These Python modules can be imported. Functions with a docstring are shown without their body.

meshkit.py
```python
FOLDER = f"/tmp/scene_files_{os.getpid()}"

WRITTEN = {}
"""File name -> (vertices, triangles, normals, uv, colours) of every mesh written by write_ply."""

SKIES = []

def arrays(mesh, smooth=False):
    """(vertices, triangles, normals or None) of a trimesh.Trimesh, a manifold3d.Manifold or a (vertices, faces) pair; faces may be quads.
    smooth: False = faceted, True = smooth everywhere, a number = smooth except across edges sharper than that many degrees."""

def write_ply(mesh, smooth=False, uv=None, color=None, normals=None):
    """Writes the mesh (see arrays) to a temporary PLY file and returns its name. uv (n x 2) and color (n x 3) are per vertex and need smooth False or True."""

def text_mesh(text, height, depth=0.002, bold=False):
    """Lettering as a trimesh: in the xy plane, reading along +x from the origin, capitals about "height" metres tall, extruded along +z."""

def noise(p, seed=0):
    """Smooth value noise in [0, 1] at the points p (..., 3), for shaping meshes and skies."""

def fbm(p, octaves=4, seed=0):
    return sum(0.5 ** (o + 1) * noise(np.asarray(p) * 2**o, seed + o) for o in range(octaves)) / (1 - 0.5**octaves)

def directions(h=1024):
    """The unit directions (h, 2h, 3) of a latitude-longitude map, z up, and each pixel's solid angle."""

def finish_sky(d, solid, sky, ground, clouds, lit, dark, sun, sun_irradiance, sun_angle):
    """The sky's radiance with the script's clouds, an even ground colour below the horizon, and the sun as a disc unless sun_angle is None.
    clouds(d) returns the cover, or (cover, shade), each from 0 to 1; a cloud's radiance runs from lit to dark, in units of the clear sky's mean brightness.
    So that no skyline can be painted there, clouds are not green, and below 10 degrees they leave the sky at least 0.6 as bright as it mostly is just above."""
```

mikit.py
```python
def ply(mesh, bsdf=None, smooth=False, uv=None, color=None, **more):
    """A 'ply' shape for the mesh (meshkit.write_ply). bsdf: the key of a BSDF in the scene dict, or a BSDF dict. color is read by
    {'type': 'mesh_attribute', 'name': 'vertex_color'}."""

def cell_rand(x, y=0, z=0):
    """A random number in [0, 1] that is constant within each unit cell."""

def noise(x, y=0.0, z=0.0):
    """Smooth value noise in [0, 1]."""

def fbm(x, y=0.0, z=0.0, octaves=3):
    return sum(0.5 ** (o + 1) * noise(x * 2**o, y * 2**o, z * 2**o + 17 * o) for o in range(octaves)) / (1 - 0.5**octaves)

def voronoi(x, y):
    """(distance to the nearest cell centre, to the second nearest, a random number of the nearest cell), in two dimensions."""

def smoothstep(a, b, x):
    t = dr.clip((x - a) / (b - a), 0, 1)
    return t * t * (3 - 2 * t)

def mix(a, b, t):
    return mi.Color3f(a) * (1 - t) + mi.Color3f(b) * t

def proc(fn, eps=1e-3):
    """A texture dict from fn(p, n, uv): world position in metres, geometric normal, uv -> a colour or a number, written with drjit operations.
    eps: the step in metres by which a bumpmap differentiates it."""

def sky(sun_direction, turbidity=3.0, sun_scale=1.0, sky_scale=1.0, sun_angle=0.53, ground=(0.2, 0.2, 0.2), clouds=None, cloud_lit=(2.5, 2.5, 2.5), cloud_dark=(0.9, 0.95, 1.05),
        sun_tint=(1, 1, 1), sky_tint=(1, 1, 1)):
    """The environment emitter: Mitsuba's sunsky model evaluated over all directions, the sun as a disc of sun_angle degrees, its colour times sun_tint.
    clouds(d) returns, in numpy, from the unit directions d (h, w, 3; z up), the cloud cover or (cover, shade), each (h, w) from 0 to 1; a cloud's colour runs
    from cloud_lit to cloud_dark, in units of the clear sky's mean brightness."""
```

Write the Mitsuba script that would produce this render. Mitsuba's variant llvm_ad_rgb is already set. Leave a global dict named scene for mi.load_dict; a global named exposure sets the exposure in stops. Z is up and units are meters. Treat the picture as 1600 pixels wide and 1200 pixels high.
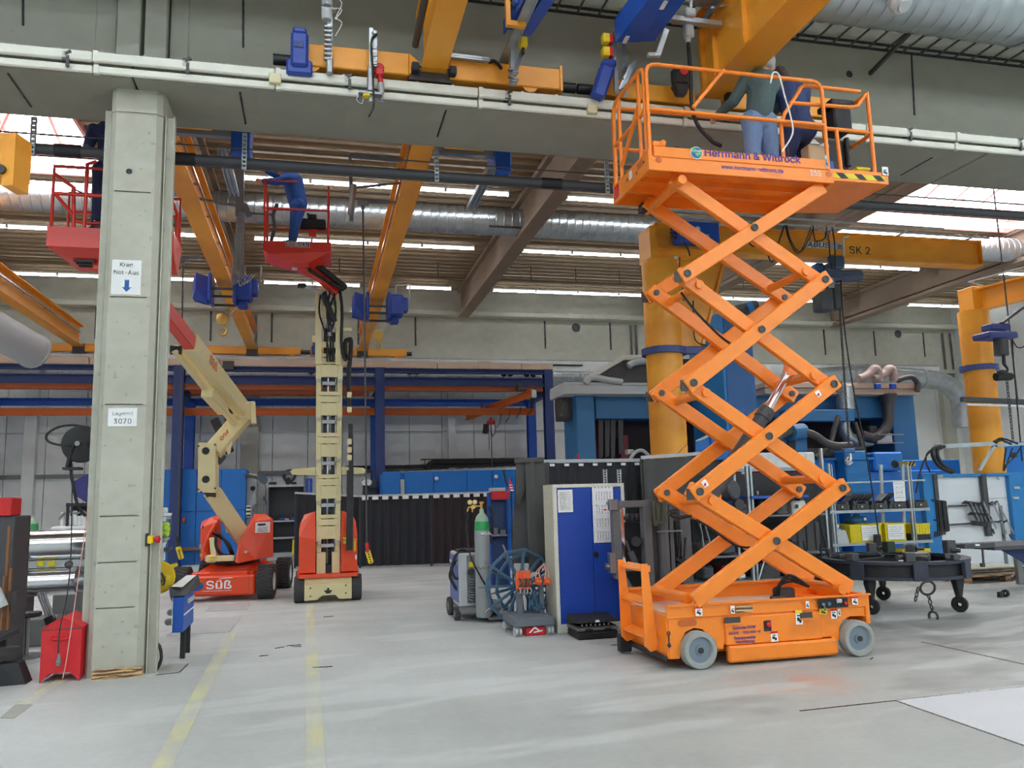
import math, numpy as np, trimesh, shapely, drjit as dr, mitsuba as mi, mikit, meshkit
from shapely.geometry import Polygon, Point
from scipy.spatial import ConvexHull
from mikit import noise, fbm, smoothstep, mix, proc, cell_rand
T = mi.ScalarTransform4f
scene, labels = {}, {}
exposure = 0.45

# ---------------------------------------------------------------- camera (metres, z up, y into the hall, x along the back wall)
FPX, EYE = 1265.0, np.array([0.0, 0.0, 1.65])
_p, _y, _r = np.radians([8.05, 13.6, 1.5])
FWD = np.array([np.sin(_y) * np.cos(_p), np.cos(_y) * np.cos(_p), np.sin(_p)])
_rt = np.array([np.cos(_y), -np.sin(_y), 0.0]); _up = np.cross(_rt, FWD)
RGT, UPV = np.cos(_r) * _rt - np.sin(_r) * _up, np.sin(_r) * _rt + np.cos(_r) * _up
scene['camera'] = {'type': 'perspective', 'fov': math.degrees(2 * math.atan(800 / FPX)), 'fov_axis': 'x', 'near_clip': 0.05, 'far_clip': 200.0,
                   'to_world': T().look_at(origin=EYE.tolist(), target=(EYE + FWD).tolist(), up=UPV.tolist())}
LAMP, LAMP_NEAR = 17.0, 19.0      # radiance of the fluorescent tubes of the far hall and of the added near-hall rows
SKYLIGHT = 6.0   # radiance of the milky roof lights

def ray(x, y): return (x - 800) / FPX * RGT - (y - 600) / FPX * UPV + FWD
def atY(x, y, Y): d = ray(x, y); return EYE + d * (Y / d[1])          # where the sight line of a photo point meets the plane at depth Y
def atZ(x, y, z): d = ray(x, y); return EYE + d * ((z - EYE[2]) / d[2])

# ---------------------------------------------------------------- mesh helpers: a mesh is (vertices, triangles)
Z = np.array([0, 0, 1.0])
A = lambda *v: np.array(v, float)
def unit(v): v = np.asarray(v, float); return v / np.linalg.norm(v)
def cat(*ms):
    flat = []
    for m in ms: flat.extend(m if isinstance(m, list) else [m])
    n = np.cumsum([0] + [len(m[0]) for m in flat])
    return np.vstack([m[0] for m in flat]), np.vstack([np.asarray(m[1]) + k for m, k in zip(flat, n)])
def hull(pts):
    pts = np.asarray(pts, float); h = ConvexHull(pts); f = h.simplices.copy(); c = pts[h.vertices].mean(0)
    n = np.cross(pts[f[:, 1]] - pts[f[:, 0]], pts[f[:, 2]] - pts[f[:, 0]])
    fl = (n * (pts[f[:, 0]] - c)).sum(1) < 0; f[fl] = f[fl][:, ::-1]
    u, inv = np.unique(f, return_inverse=True)
    return pts[u], inv.reshape(f.shape)
_C = np.array([[x, y, z] for x in (-1, 1) for y in (-1, 1) for z in (-1, 1)], float)
_CF = np.array([[0, 1, 3], [0, 3, 2], [4, 6, 7], [4, 7, 5], [0, 4, 5], [0, 5, 1], [2, 3, 7], [2, 7, 6], [0, 2, 6], [0, 6, 4], [1, 5, 7], [1, 7, 3]])
_BV = np.array([[s[k] * (1 if k == a else 2) for k in range(3)] for a in range(3) for s in _C], float)   # chamfered cube template: |2| = inset coordinate
_sg = np.sign(_BV); _in = np.abs(_BV) > 1.5
_BF = hull(np.where(_in, _sg * 0.7, _sg))
_bv0 = np.where(_in, _sg * 0.7, _sg)
_map = [int(np.argmin(((_bv0 - v) ** 2).sum(1))) for v in _BF[0]]
_BF = (np.array(_map)[_BF[1]])
def cube(s, b=0.0):
    h = np.asarray(s, float) / 2
    if b <= 0: return _C * h, _CF
    b = min(b, h.min() * 0.9)
    return np.where(_in, _sg * (h - b), _sg * h), _BF
def box(x0, x1, y0, y1, z0, z1, b=0.0):
    v, f = cube((abs(x1 - x0), abs(y1 - y0), abs(z1 - z0)), b)
    return v + A((x0 + x1) / 2, (y0 + y1) / 2, (z0 + z1) / 2), f
def cbox(c, s, b=0.0, rz=0.0, R=None):
    v, f = cube(s, b)
    if rz: R = rotz(rz)
    if R is not None: v = v @ np.asarray(R).T
    return v + np.asarray(c, float), f
def rotz(a): c, s = math.cos(a), math.sin(a); return A((c, -s, 0), (s, c, 0), (0, 0, 1))
def roty(a): c, s = math.cos(a), math.sin(a); return A((c, 0, s), (0, 1, 0), (-s, 0, c))
def rotx(a): c, s = math.cos(a), math.sin(a); return A((1, 0, 0), (0, c, -s), (0, s, c))
def frame(d, up=Z):
    d = unit(d); up = np.asarray(up, float)
    if abs(d @ unit(up)) > 0.995: up = A(0, 1, 0) if abs(d[1]) < 0.9 else A(1, 0, 0)
    x = unit(np.cross(d, up)); return np.stack([d, x, np.cross(x, d)], 1)   # columns: along, sideways, upwards
def bar(p, q, w, h, up=Z, b=0.0, ext=0.0):
    p, q = np.asarray(p, float), np.asarray(q, float); R = frame(q - p, up)
    v, f = cube((np.linalg.norm(q - p) + 2 * ext, w, h), b)
    return v @ R.T + (p + q) / 2, f
def tube(p, q, r, n=12, r2=None):
    p, q = np.asarray(p, float), np.asarray(q, float); R = frame(q - p); r2 = r if r2 is None else r2
    a = np.arange(n) * 2 * np.pi / n; ring = np.cos(a)[:, None] * R[:, 1] + np.sin(a)[:, None] * R[:, 2]
    v = np.vstack([p + ring * r, q + ring * r2, p[None], q[None]]); i = np.arange(n); j = (i + 1) % n
    f = np.vstack([np.stack([i, j, j + n], 1), np.stack([i, j + n, i + n], 1), np.stack([j, i, i * 0 + 2 * n], 1), np.stack([i + n, j + n, i * 0 + 2 * n + 1], 1)])
    return v, f
def spline(pts, k=6):
    P = np.asarray(pts, float); P = np.vstack([2 * P[0] - P[1], P, 2 * P[-1] - P[-2]]); out = []
    for i in range(1, len(P) - 2):
        for t in np.arange(k) / k:
            a, b, c, d = P[i - 1:i + 3]
            out.append(0.5 * (2 * b + (c - a) * t + (2 * a - 5 * b + 4 * c - d) * t * t + (3 * b - a - 3 * c + d) * t ** 3))
    return np.array(out + [P[-2]])
def pipe(pts, r, n=8, k=0, closed=False):
    P = spline(pts, k) if k else np.asarray(pts, float); m = len(P)
    if closed: t = np.roll(P, -1, 0) - np.roll(P, 1, 0)
    else: t = np.vstack([P[1] - P[0], P[2:] - P[:-2], P[-1] - P[-2]])
    t = t / np.linalg.norm(t, axis=1, keepdims=True)
    x = frame(t[0])[:, 1]; rings = []; a = np.arange(n) * 2 * np.pi / n; rr = np.broadcast_to(r, m)
    for i in range(m):
        x = x - t[i] * (x @ t[i]); x = x / np.linalg.norm(x); y = np.cross(t[i], x)
        rings.append(P[i] + rr[i] * (np.cos(a)[:, None] * x + np.sin(a)[:, None] * y))
    v = np.vstack(rings); f = []; i = np.arange(n); j = (i + 1) % n
    for s in range(m if closed else m - 1):
        o, o2 = s * n, ((s + 1) % m) * n
        f += [np.stack([o + i, o + j, o2 + j], 1), np.stack([o + i, o2 + j, o2 + i], 1)]
    if not closed:
        v = np.vstack([v, P[:1], P[-1:]]); e = (m - 1) * n
        f += [np.stack([j, i, i * 0 + m * n], 1), np.stack([e + i, e + j, i * 0 + m * n + 1], 1)]
    return v, np.vstack(f)
def prism(poly, d0, d1, axis='y', holes=()):
    """Polygon in the two other axes (x,z for 'y'; y,z for 'x'; x,y for 'z'), extruded from d0 to d1."""
    g = poly if isinstance(poly, Polygon) else Polygon(poly, [list(h.exterior.coords) if isinstance(h, Polygon) else h for h in holes])
    if not g.is_valid: g = g.buffer(0)
    gs = getattr(g, 'geoms', [g]); out = []
    for h in gs:
        m = trimesh.creation.extrude_polygon(h, d1 - d0, engine='earcut'); v = np.array(m.vertices); v[:, 2] += d0
        v = {'z': v, 'y': v[:, [0, 2, 1]], 'x': v[:, [2, 0, 1]]}[axis]; f = np.array(m.faces)
        out.append((v, f[:, ::-1] if axis == 'y' else f))
    return cat(*out)
def lathe(prof, c=(0, 0, 0), axis=Z, n=24):
    """prof: (radius, height along the axis)"""
    prof = np.asarray(prof, float); R = frame(axis); a = np.arange(n) * 2 * np.pi / n
    ring = np.cos(a)[:, None] * R[:, 1] + np.sin(a)[:, None] * R[:, 2]
    v = np.vstack([np.asarray(c, float) + ring * max(r, 1e-5) + R[:, 0] * h for r, h in prof]); i = np.arange(n); j = (i + 1) % n; f = []
    for s in range(len(prof) - 1): f += [np.stack([s * n + i, s * n + j, (s + 1) * n + j], 1), np.stack([s * n + i, (s + 1) * n + j, (s + 1) * n + i], 1)]
    return v, np.vstack(f)
def ball(c, r, n=14, s=(1, 1, 1)):
    a = np.linspace(0, np.pi, n // 2 + 1); v, f = lathe([(r * math.sin(t), -r * math.cos(t)) for t in a], n=n); return v * np.asarray(s) + np.asarray(c, float), f
def ring(c, axis, R, r, n=24, m=8):
    F = frame(axis); a = np.arange(n) * 2 * np.pi / n
    return pipe(np.asarray(c, float) + R * (np.cos(a)[:, None] * F[:, 1] + np.sin(a)[:, None] * F[:, 2]), r, m, closed=True)
def ibeam(p, q, w, h, tf=0.02, tw=0.015, up=Z):
    """I section, its middle on the line p-q"""
    u = frame(np.asarray(q, float) - np.asarray(p, float), up)[:, 2] * (h - tf) / 2
    return cat(bar(np.asarray(p) + u, np.asarray(q) + u, w, tf, up), bar(np.asarray(p) - u, np.asarray(q) - u, w, tf, up), bar(p, q, tw, h - 2 * tf, up))
def move(m, t=(0, 0, 0), R=None, s=1.0):
    v = np.asarray(m[0]) * s
    return (v @ np.asarray(R).T if R is not None else v) + np.asarray(t, float), m[1]
def text(s, h, o, xd=(1, 0, 0), yd=(0, 0, 1), bold=False, depth=0.003, centre=False, wide=1.0):
    m = meshkit.text_mesh(s, h, depth, bold); v = np.array(m.vertices); v[:, 0] *= wide
    if centre: v[:, 0] -= (v[:, 0].min() + v[:, 0].max()) / 2
    xd, yd = unit(xd), unit(yd); zd = np.cross(xd, yd)
    return np.asarray(o, float) + v[:, :1] * xd + v[:, 1:2] * yd + v[:, 2:] * zd, np.array(m.faces)
def chain(p, q, r=0.02, link=0.06):
    p, q = np.asarray(p, float), np.asarray(q, float); n = max(2, int(np.linalg.norm(q - p) / (link * 0.75))); d = unit(q - p); F = frame(d); out = []
    for i in range(n):
        c = p + (q - p) * (i + 0.5) / n; x = F[:, 1 + i % 2]; a = np.arange(8) * np.pi / 4
        out.append(pipe(c + (np.cos(a)[:, None] * d * link * 0.5 + np.sin(a)[:, None] * x * link * 0.28), r * 0.35, 4, closed=True))
    return cat(*out)

# ---------------------------------------------------------------- scene helpers
def lin(c): return [x / 3294.6 if x <= 10.31 else ((x / 255 + 0.055) / 1.055) ** 2.4 for x in c]   # sRGB 0..255 to linear
def rgb(c): return {'type': 'rgb', 'value': [float(x) for x in lin(c)]}
def mat(name, c, rough=0.5, metal=0.0, spec=0.5, bump=None, **more):
    col = c if isinstance(c, dict) else rgb(c)
    b = {'type': 'principled', 'base_color': col, 'roughness': rough, 'metallic': metal, 'specular': spec, **more}
    if bump: b = {'type': 'bumpmap', 'nested_texture': bump[0], 'scale': bump[1], 'bsdf': b}
    scene[name] = {'type': 'twosided', 'bsdf': b}
def numbered(k):
    if k not in labels and k not in scene: return k
    i = 1
    while f'{k}_{i:03d}' in labels or f'{k}_{i:03d}' in scene: i += 1
    return f'{k}_{i:03d}'
def thing(name, label, cat_, group=None):
    k = numbered(name); labels[k] = {'label': label, 'category': cat_}
    if group: labels[k]['group'] = group
    return k
def part(parent, name, mesh, m, smooth=False, label=None, kind=None, **more):
    k = numbered(parent + '__' + name)
    scene[k] = mikit.ply(trimesh.Trimesh(*mesh, process=False) if smooth not in (False, True) else mesh, m, smooth, **more) if not isinstance(mesh, dict) else {**mesh, 'bsdf': {'type': 'ref', 'id': m}, **more}
    if label or kind: labels[k] = {**({'label': label} if label else {}), **({'kind': kind} if kind else {})}
    return k
def solo(name, mesh, m, label, cat_, group=None, smooth=False, kind=None, **more):
    k = numbered(name); scene[k] = mikit.ply(trimesh.Trimesh(*mesh, process=False) if smooth not in (False, True) else mesh, m, smooth, **more)
    labels[k] = {'label': label, 'category': cat_}
    if group: labels[k]['group'] = group
    if kind: labels[k]['kind'] = kind
    return k
def struct(name, mesh, m, smooth=False, label=None):
    scene[name] = mikit.ply(mesh, m, smooth); labels[name] = {'kind': 'structure', **({'label': label} if label else {})}
    return name
def dup(root, M, label=None, group=None, mats=None):
    """a copy of a thing with its parts, moved by M (4x4)"""
    base = root.rsplit('_', 1)[0] if root[-3:].isdigit() else root
    k = numbered(base); labels[k] = {**labels[root]}
    if label: labels[k]['label'] = label
    if group: labels[k]['group'] = group
    for q in [q for q in scene if q == root or q.startswith(root + '__')]:
        d = dict(scene[q]); d['to_world'] = T(np.asarray(M) @ np.array(T(d['to_world']).matrix, float) if 'to_world' in d else np.asarray(M))
        if mats and d['bsdf']['id'] in mats: d['bsdf'] = {'type': 'ref', 'id': mats[d['bsdf']['id']]}
        scene[k + q[len(root):]] = d
        if q != root and q in labels: labels[k + q[len(root):]] = dict(labels[q])
    return k
def TM(t=(0, 0, 0), rz=0.0, s=1.0):
    M = np.eye(4); M[:3, :3] = rotz(rz) * s; M[:3, 3] = t; return M
def lit(mesh, L, m, **more): return {**mikit.ply(mesh, m), 'emitter': {'type': 'area', 'radiance': {'type': 'rgb', 'value': L}}, **more}

# ---------------------------------------------------------------- materials
def tone(c, v): c = [float(x) for x in lin(c)]; return mi.Color3f(c[0] * v, c[1] * v, c[2] * v)
def concrete(c, s=1.0, a=0.22, pits=0.0):
    def fn(p, n, uv):
        k = fbm(p.x * 0.7 * s, p.y * 0.7 * s, p.z * 0.7 * s, 4); q = fbm(p.x * 9 * s, p.y * 9 * s, p.z * 9 * s, 2)
        pit = smoothstep(0.86, 0.93, noise(p.x * 17, p.y * 17, p.z * 17)) if pits else 0.0
        return tone(c, (1 - a) + 2 * a * k) * (0.93 + 0.14 * q) * (1 - pits * pit)
    return proc(fn)
def floorcol(p):
    big = fbm(p.x * 0.22, p.y * 0.22, 3.0, 4); mid = fbm(p.x * 1.3 + 5, p.y * 0.8, 1.0, 4); fine = noise(p.x * 24, p.y * 24)
    sweep = fbm(p.x * 0.5 - p.y * 0.12, p.y * 2.2 + p.x * 0.5, 7.0, 3)
    v = 0.76 + 0.22 * big + 0.22 * mid + 0.05 * fine + 0.12 * sweep
    c = mix(lin((164, 167, 164)), lin((174, 178, 177)), smoothstep(0.35, 0.65, big)) * v
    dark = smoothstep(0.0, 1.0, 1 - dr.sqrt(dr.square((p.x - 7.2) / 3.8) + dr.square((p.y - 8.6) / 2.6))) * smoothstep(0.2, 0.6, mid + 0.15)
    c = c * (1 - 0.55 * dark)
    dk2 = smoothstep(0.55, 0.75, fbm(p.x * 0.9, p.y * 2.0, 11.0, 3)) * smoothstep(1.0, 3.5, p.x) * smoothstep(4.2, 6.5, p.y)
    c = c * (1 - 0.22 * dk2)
    red = smoothstep(0, 0.8, 1 - dr.sqrt(dr.square((p.x - 3.95) / 0.85) + dr.square((p.y - 6.55) / 0.62))) * smoothstep(0.30, 0.62, fbm(p.x * 2.3, p.y * 3.3, 5.0, 3))
    c = mix(c, lin((196, 142, 122)), 0.62 * red)
    pale = smoothstep(0.55, 0.72, fbm(p.x * 0.8 + 9, p.y * 3.0 - p.x * 0.4, 2.0, 3))
    return mix(c, lin((200, 206, 206)), 0.30 * pale)
def fn_floor(p, n, uv): return floorcol(p)
def fn_line(p, n, uv):
    w = smoothstep(0.45, 0.72, fbm(p.x * 5, p.y * 1.6, 4.0, 4)) * 0.55
    return mix(mix(floorcol(p), lin((200, 198, 160)), 0.25), lin((208, 202, 124)), w * 0.8)
def rough_floor(p, n, uv): return 0.38 + 0.3 * fbm(p.x * 1.1, p.y * 1.1, 2.0, 3)
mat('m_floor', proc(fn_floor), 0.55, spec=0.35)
mat('m_line', proc(fn_line), 0.55, spec=0.35)
mat('m_concrete', concrete((178, 177, 164), 1.0, .2, .22), 0.8)
mat('m_concrete_dark', concrete((126, 118, 104), 0.8), 0.85)
mat('m_concrete_wall', concrete((168, 168, 156), 0.6), 0.85)
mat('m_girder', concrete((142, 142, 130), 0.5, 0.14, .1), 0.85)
mat('m_deck', concrete((134, 116, 92), 0.5, 0.12), 0.6)
mat('m_beam', concrete((124, 108, 92), 0.6, 0.15), 0.8)
mat('m_pink', (212, 150, 142), 0.6)
mat('m_white_panel', concrete((220, 224, 222), 0.3, 0.05), 0.5)
mat('m_pale', (214, 214, 202), 0.5); mat('m_cream', (206, 198, 160), 0.4); mat('m_beige', (196, 172, 152), 0.55)
mat('m_dark', (34, 35, 38), 0.6); mat('m_black', (20, 20, 22), 0.5); mat('m_rubber', (62, 63, 64), 0.85); mat('m_grey', (112, 114, 116), 0.5)
mat('m_lightgrey', (176, 180, 182), 0.5); mat('m_white', (232, 234, 234), 0.5); mat('m_tube', (240, 242, 245), 0.4)
mat('m_red', (198, 32, 40), 0.45); mat('m_signred', (196, 30, 30), 0.5); mat('m_yellow', (226, 196, 30), 0.5)
def fn_orange(p, n, uv):
    d = smoothstep(0.58, 0.8, fbm(p.x * 3, p.y * 3, p.z * 3, 4)); return mix(lin((243, 134, 34)), lin((206, 108, 32)), 0.45 * d)
def fn_crane(p, n, uv):
    d = fbm(p.x * 1.1, p.y * 0.6, p.z * 1.6, 4); return mix(lin((240, 164, 44)), lin((222, 142, 38)), smoothstep(0.35, 0.7, d))
mat('m_orange', proc(fn_orange), 0.35, clearcoat=0.3)
mat('m_crane', proc(fn_crane), 0.42, clearcoat=0.15)
mat('m_vermilion', (226, 74, 34), 0.32, clearcoat=0.4)
mat('m_basket', (206, 50, 36), 0.35, clearcoat=0.3)
mat('m_jlg', (222, 208, 158), 0.4, clearcoat=0.2)
mat('m_rail', (196, 96, 36), 0.5)
mat('m_navy', (34, 54, 108), 0.45); mat('m_blue', (24, 76, 168), 0.42); mat('m_sky', (26, 112, 196), 0.5); mat('m_cabinet', (18, 62, 158), 0.42); mat('m_hoist', (30, 58, 140), 0.4)
mat('m_press', (44, 104, 152), 0.5); mat('m_press_bright', (36, 120, 184), 0.5); mat('m_steelblue', (66, 98, 124), 0.45)
def fn_galv(p, n, uv):
    k = noise(p.x * 7, p.y * 7, p.z * 7); q = fbm(p.x * 2, p.y * 2, p.z * 2, 3); return tone((176, 184, 188), 0.72 + 0.25 * k + 0.25 * q)
mat('m_galv', proc(fn_galv), 0.36, metal=0.75)
mat('m_steel', (150, 152, 156), 0.32, metal=0.9); mat('m_chrome', (225, 226, 230), 0.12, metal=1.0); mat('m_iron', (74, 72, 72), 0.5, metal=0.4); mat('m_darksteel', (72, 74, 78), 0.55, metal=0.2)
mat('m_brass', (202, 164, 92), 0.35, metal=0.8)
mat('m_curtain', (40, 42, 48), 0.85); mat('m_curtain_brown', (46, 36, 40), 0.85); mat('m_hide', (74, 74, 74), 0.8)
mat('m_bluelogo', (28, 84, 160), 0.5); mat('m_purple', (74, 34, 130), 0.5); mat('m_green', (46, 150, 84), 0.5); mat('m_lime', (186, 220, 40), 0.5)
mat('m_yellowbox', (216, 196, 22), 0.45)
# ================================================================ STRUCTURE
HX0, HX1, YB, ZC = -16.0, 25.4, 27.6, 9.0
BEAMX = [-9.85, -2.45, 4.95, 12.35, 19.75]
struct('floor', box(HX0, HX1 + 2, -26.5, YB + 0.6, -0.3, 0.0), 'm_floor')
def strip(pts, w, z=0.0015): return cat(*[bar(A(*a, z), A(*b, z), w, 0.003) for a, b in zip(pts[:-1], pts[1:])])
part('floor', 'painted_line', strip([(0.02, 4.2), (-0.10, 14.0)], 0.13), 'm_line', label='worn yellow line painted on the floor')
part('floor', 'painted_line', strip([(-0.93, 4.6), (-1.09, 11.6)], 0.13), 'm_line', label='worn yellow line painted on the floor')
part('floor', 'painted_line', strip([tuple(atZ(98, 1062, 0)[:2]), tuple(atZ(36, 1100, 0)[:2])], 0.13), 'm_line')
g = lambda x, y: tuple(atZ(x, y, 0)[:2])
for a, b in [((1600, 1073), (1250, 1111)), ((1400, 1095), (1600, 1165)), ((1440, 1003), (1600, 1038)), ((1600, 1310), (1400, 1095)), ((300, 948), (395, 965)), ((1400, 1200), (1100, 1290)),
             ((243, 1055), (280, 1051)), ((280, 1051), (294, 1037)), ((25, 1100), (52, 1101)), ((8, 1122), (25, 1122))][:3] + [((243, 1055), (280, 1051)), ((280, 1051), (294, 1037))]:
    part('floor', 'joint', strip([g(*a), g(*b)], 0.018), 'm_iron')
sl = [g(1400, 1095), g(1600, 1165), (atZ(1900, 1270, 0)[0], atZ(1900, 1270, 0)[1]), (atZ(1900, 1035, 0)[0], atZ(1900, 1035, 0)[1])]
def fn_slab(p, n, uv): return mix(floorcol(p), lin((206, 210, 216)), 0.8)
mat('m_slab', proc(fn_slab), 0.5, spec=0.35)
part('floor', 'slab', prism(sl, 0.0005, 0.003, 'z'), 'm_slab', label='paler floor slab')
sl2 = [g(24, 1101), g(52, 1101), g(22, 1123), g(0, 1122)]
mat('m_patch', (150, 152, 146), 0.6)
part('floor', 'slab', prism(sl2, 0.0005, 0.003, 'z'), 'm_patch')
part('floor', 'slab', prism([g(245, 1054), g(280, 1051), g(294, 1037), g(262, 1038)], 0.0005, 0.003, 'z'), 'm_patch')
# floor grates in the far bay
for k, (q, lab) in enumerate((([(322, 956), (384, 953), (388, 944), (332, 946)], 'steel floor grate in front of the boom lift tyres'), ([(262, 994), (357, 988), (375, 965), (300, 968)], 'steel floor grate nearer the blue tool box'))):
    P = [A(*g(*a), 0) for a in q]; t = thing('floor_grate', lab, 'floor grate')
    part(t, 'frame', cat(*[bar(P[i] + A(0, 0, .006), P[(i + 1) % 4] + A(0, 0, .006), 0.03, 0.012) for i in range(4)]), 'm_lightgrey')
    n = 26 + 10 * k
    part(t, 'bars', cat(*[bar(P[0] + (P[1] - P[0]) * s + A(0, 0, .005), P[3] + (P[2] - P[3]) * s + A(0, 0, .005), 0.022, 0.01) for s in (np.arange(n) + .5) / n]), 'm_lightgrey', kind='stuff')

# ---- concrete column with its recessed joints and its hole
CX0, CX1, CY0, CY1, ZS = -2.21, -1.69, 9.05, 9.75, 6.19
t = 'column'; c = 0.055
prof = [(CX0 - .02, CY1), (CX0 - .02, CY0 + .16), (CX0, CY0 + c), (CX0 + c, CY0), (CX1 - c, CY0), (CX1, CY0 + c), (CX1 + .02, CY0 + .16), (CX1 + .02, CY1)]
zs = sorted(atY(195, y, CY0)[2] for y in (299, 464, 632, 806, 878, 949)); pieces = []; lo = 0.0
grow = [(x, y) for x, y in prof]
inner = [(CX0 + .07, CY0 + .02), (CX1 - .09, CY0 + .02)]
def colpiece(z0, z1, top=0.0): return prism(grow, z0, z1, 'z')
for z in zs: pieces.append(colpiece(lo, z - .008)); pieces.append(prism([(CX0 - .02, CY1), (CX0 - .02, CY0 + .16), (CX0, CY0 + c), (CX0 + c, CY0), (CX0 + .07, CY0), (CX0 + .07, CY0 + .03), (CX1 - .09, CY0 + .03), (CX1 - .09, CY0), (CX1 - c, CY0), (CX1, CY0 + c), (CX1 + .02, CY0 + .16), (CX1 + .02, CY1)], z - .008, z + .008, 'z')); lo = z + .008
pieces.append(colpiece(lo, 5.93)); pieces.append(prism([(x, y - (.02 if y < CY0 + .2 else 0)) for x, y in prof], 5.93, ZS, 'z'))
struct(t, cat(*pieces), 'm_concrete')
hc = atY(202, 268, CY0)
part(t, 'hole', lathe([(.028, -.004), (.03, -.004), (.026, .001), (1e-4, .001)], hc + A(0, -.002, 0), A(0, 1, 0), 20), 'm_black')
part(t, 'channel', cat(box(-1.665, -1.57, 9.16, 9.2, 0, 5.95), box(-1.665, -1.655, 9.1, 9.2, 0, 5.95), box(-1.58, -1.57, 9.1, 9.2, 0, 5.95)), 'm_concrete', label='upright channel along the column')
part(t, 'channel', box(-2.30, -2.235, 9.2, 9.3, 0, 6.0), 'm_concrete')
# signs on the column
def sheet(par, x0, y0, x1, y1, Y, name='paper_sign', label=None, m='m_white'):
    a, b = atY(x0, y0, Y), atY(x1, y1, Y)
    return part(par, name, box(a[0], b[0], Y - .004, Y - .001, b[2], a[2]), m, label=label), a, b
def in_sign(par, s, cx, cy, h, Y, m='m_dark', bold=False): o = atY(cx, cy, Y - .004); return part(par, 'lettering', text(s, h, o - A(0, 0, h / 2), bold=bold, centre=True, depth=.002), m)
sg = thing('paper_sign', 'white laminated paper with a blue down arrow taped to the concrete column', 'sign')
sheet(sg, 175.5, 405.5, 219.5, 461, CY0, 'sheet'); in_sign(sg, 'Kran', 197.5, 413.5, .045, CY0); in_sign(sg, 'Not-Aus', 197.5, 425.5, .045, CY0)
o = atY(198, 446, CY0 - .005); ar = [(-.022, .06), (.022, .06), (.022, -.02), (.045, -.02), (0, -.07), (-.045, -.02), (-.022, -.02)]
part(sg, 'arrow', prism([(o[0] + x, o[2] + z) for x, z in ar], CY0 - .006, CY0 - .004, 'y'), 'm_bluelogo')
sg = thing('paper_sign', 'small white storage location paper taped to the column at mid height', 'sign')
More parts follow.
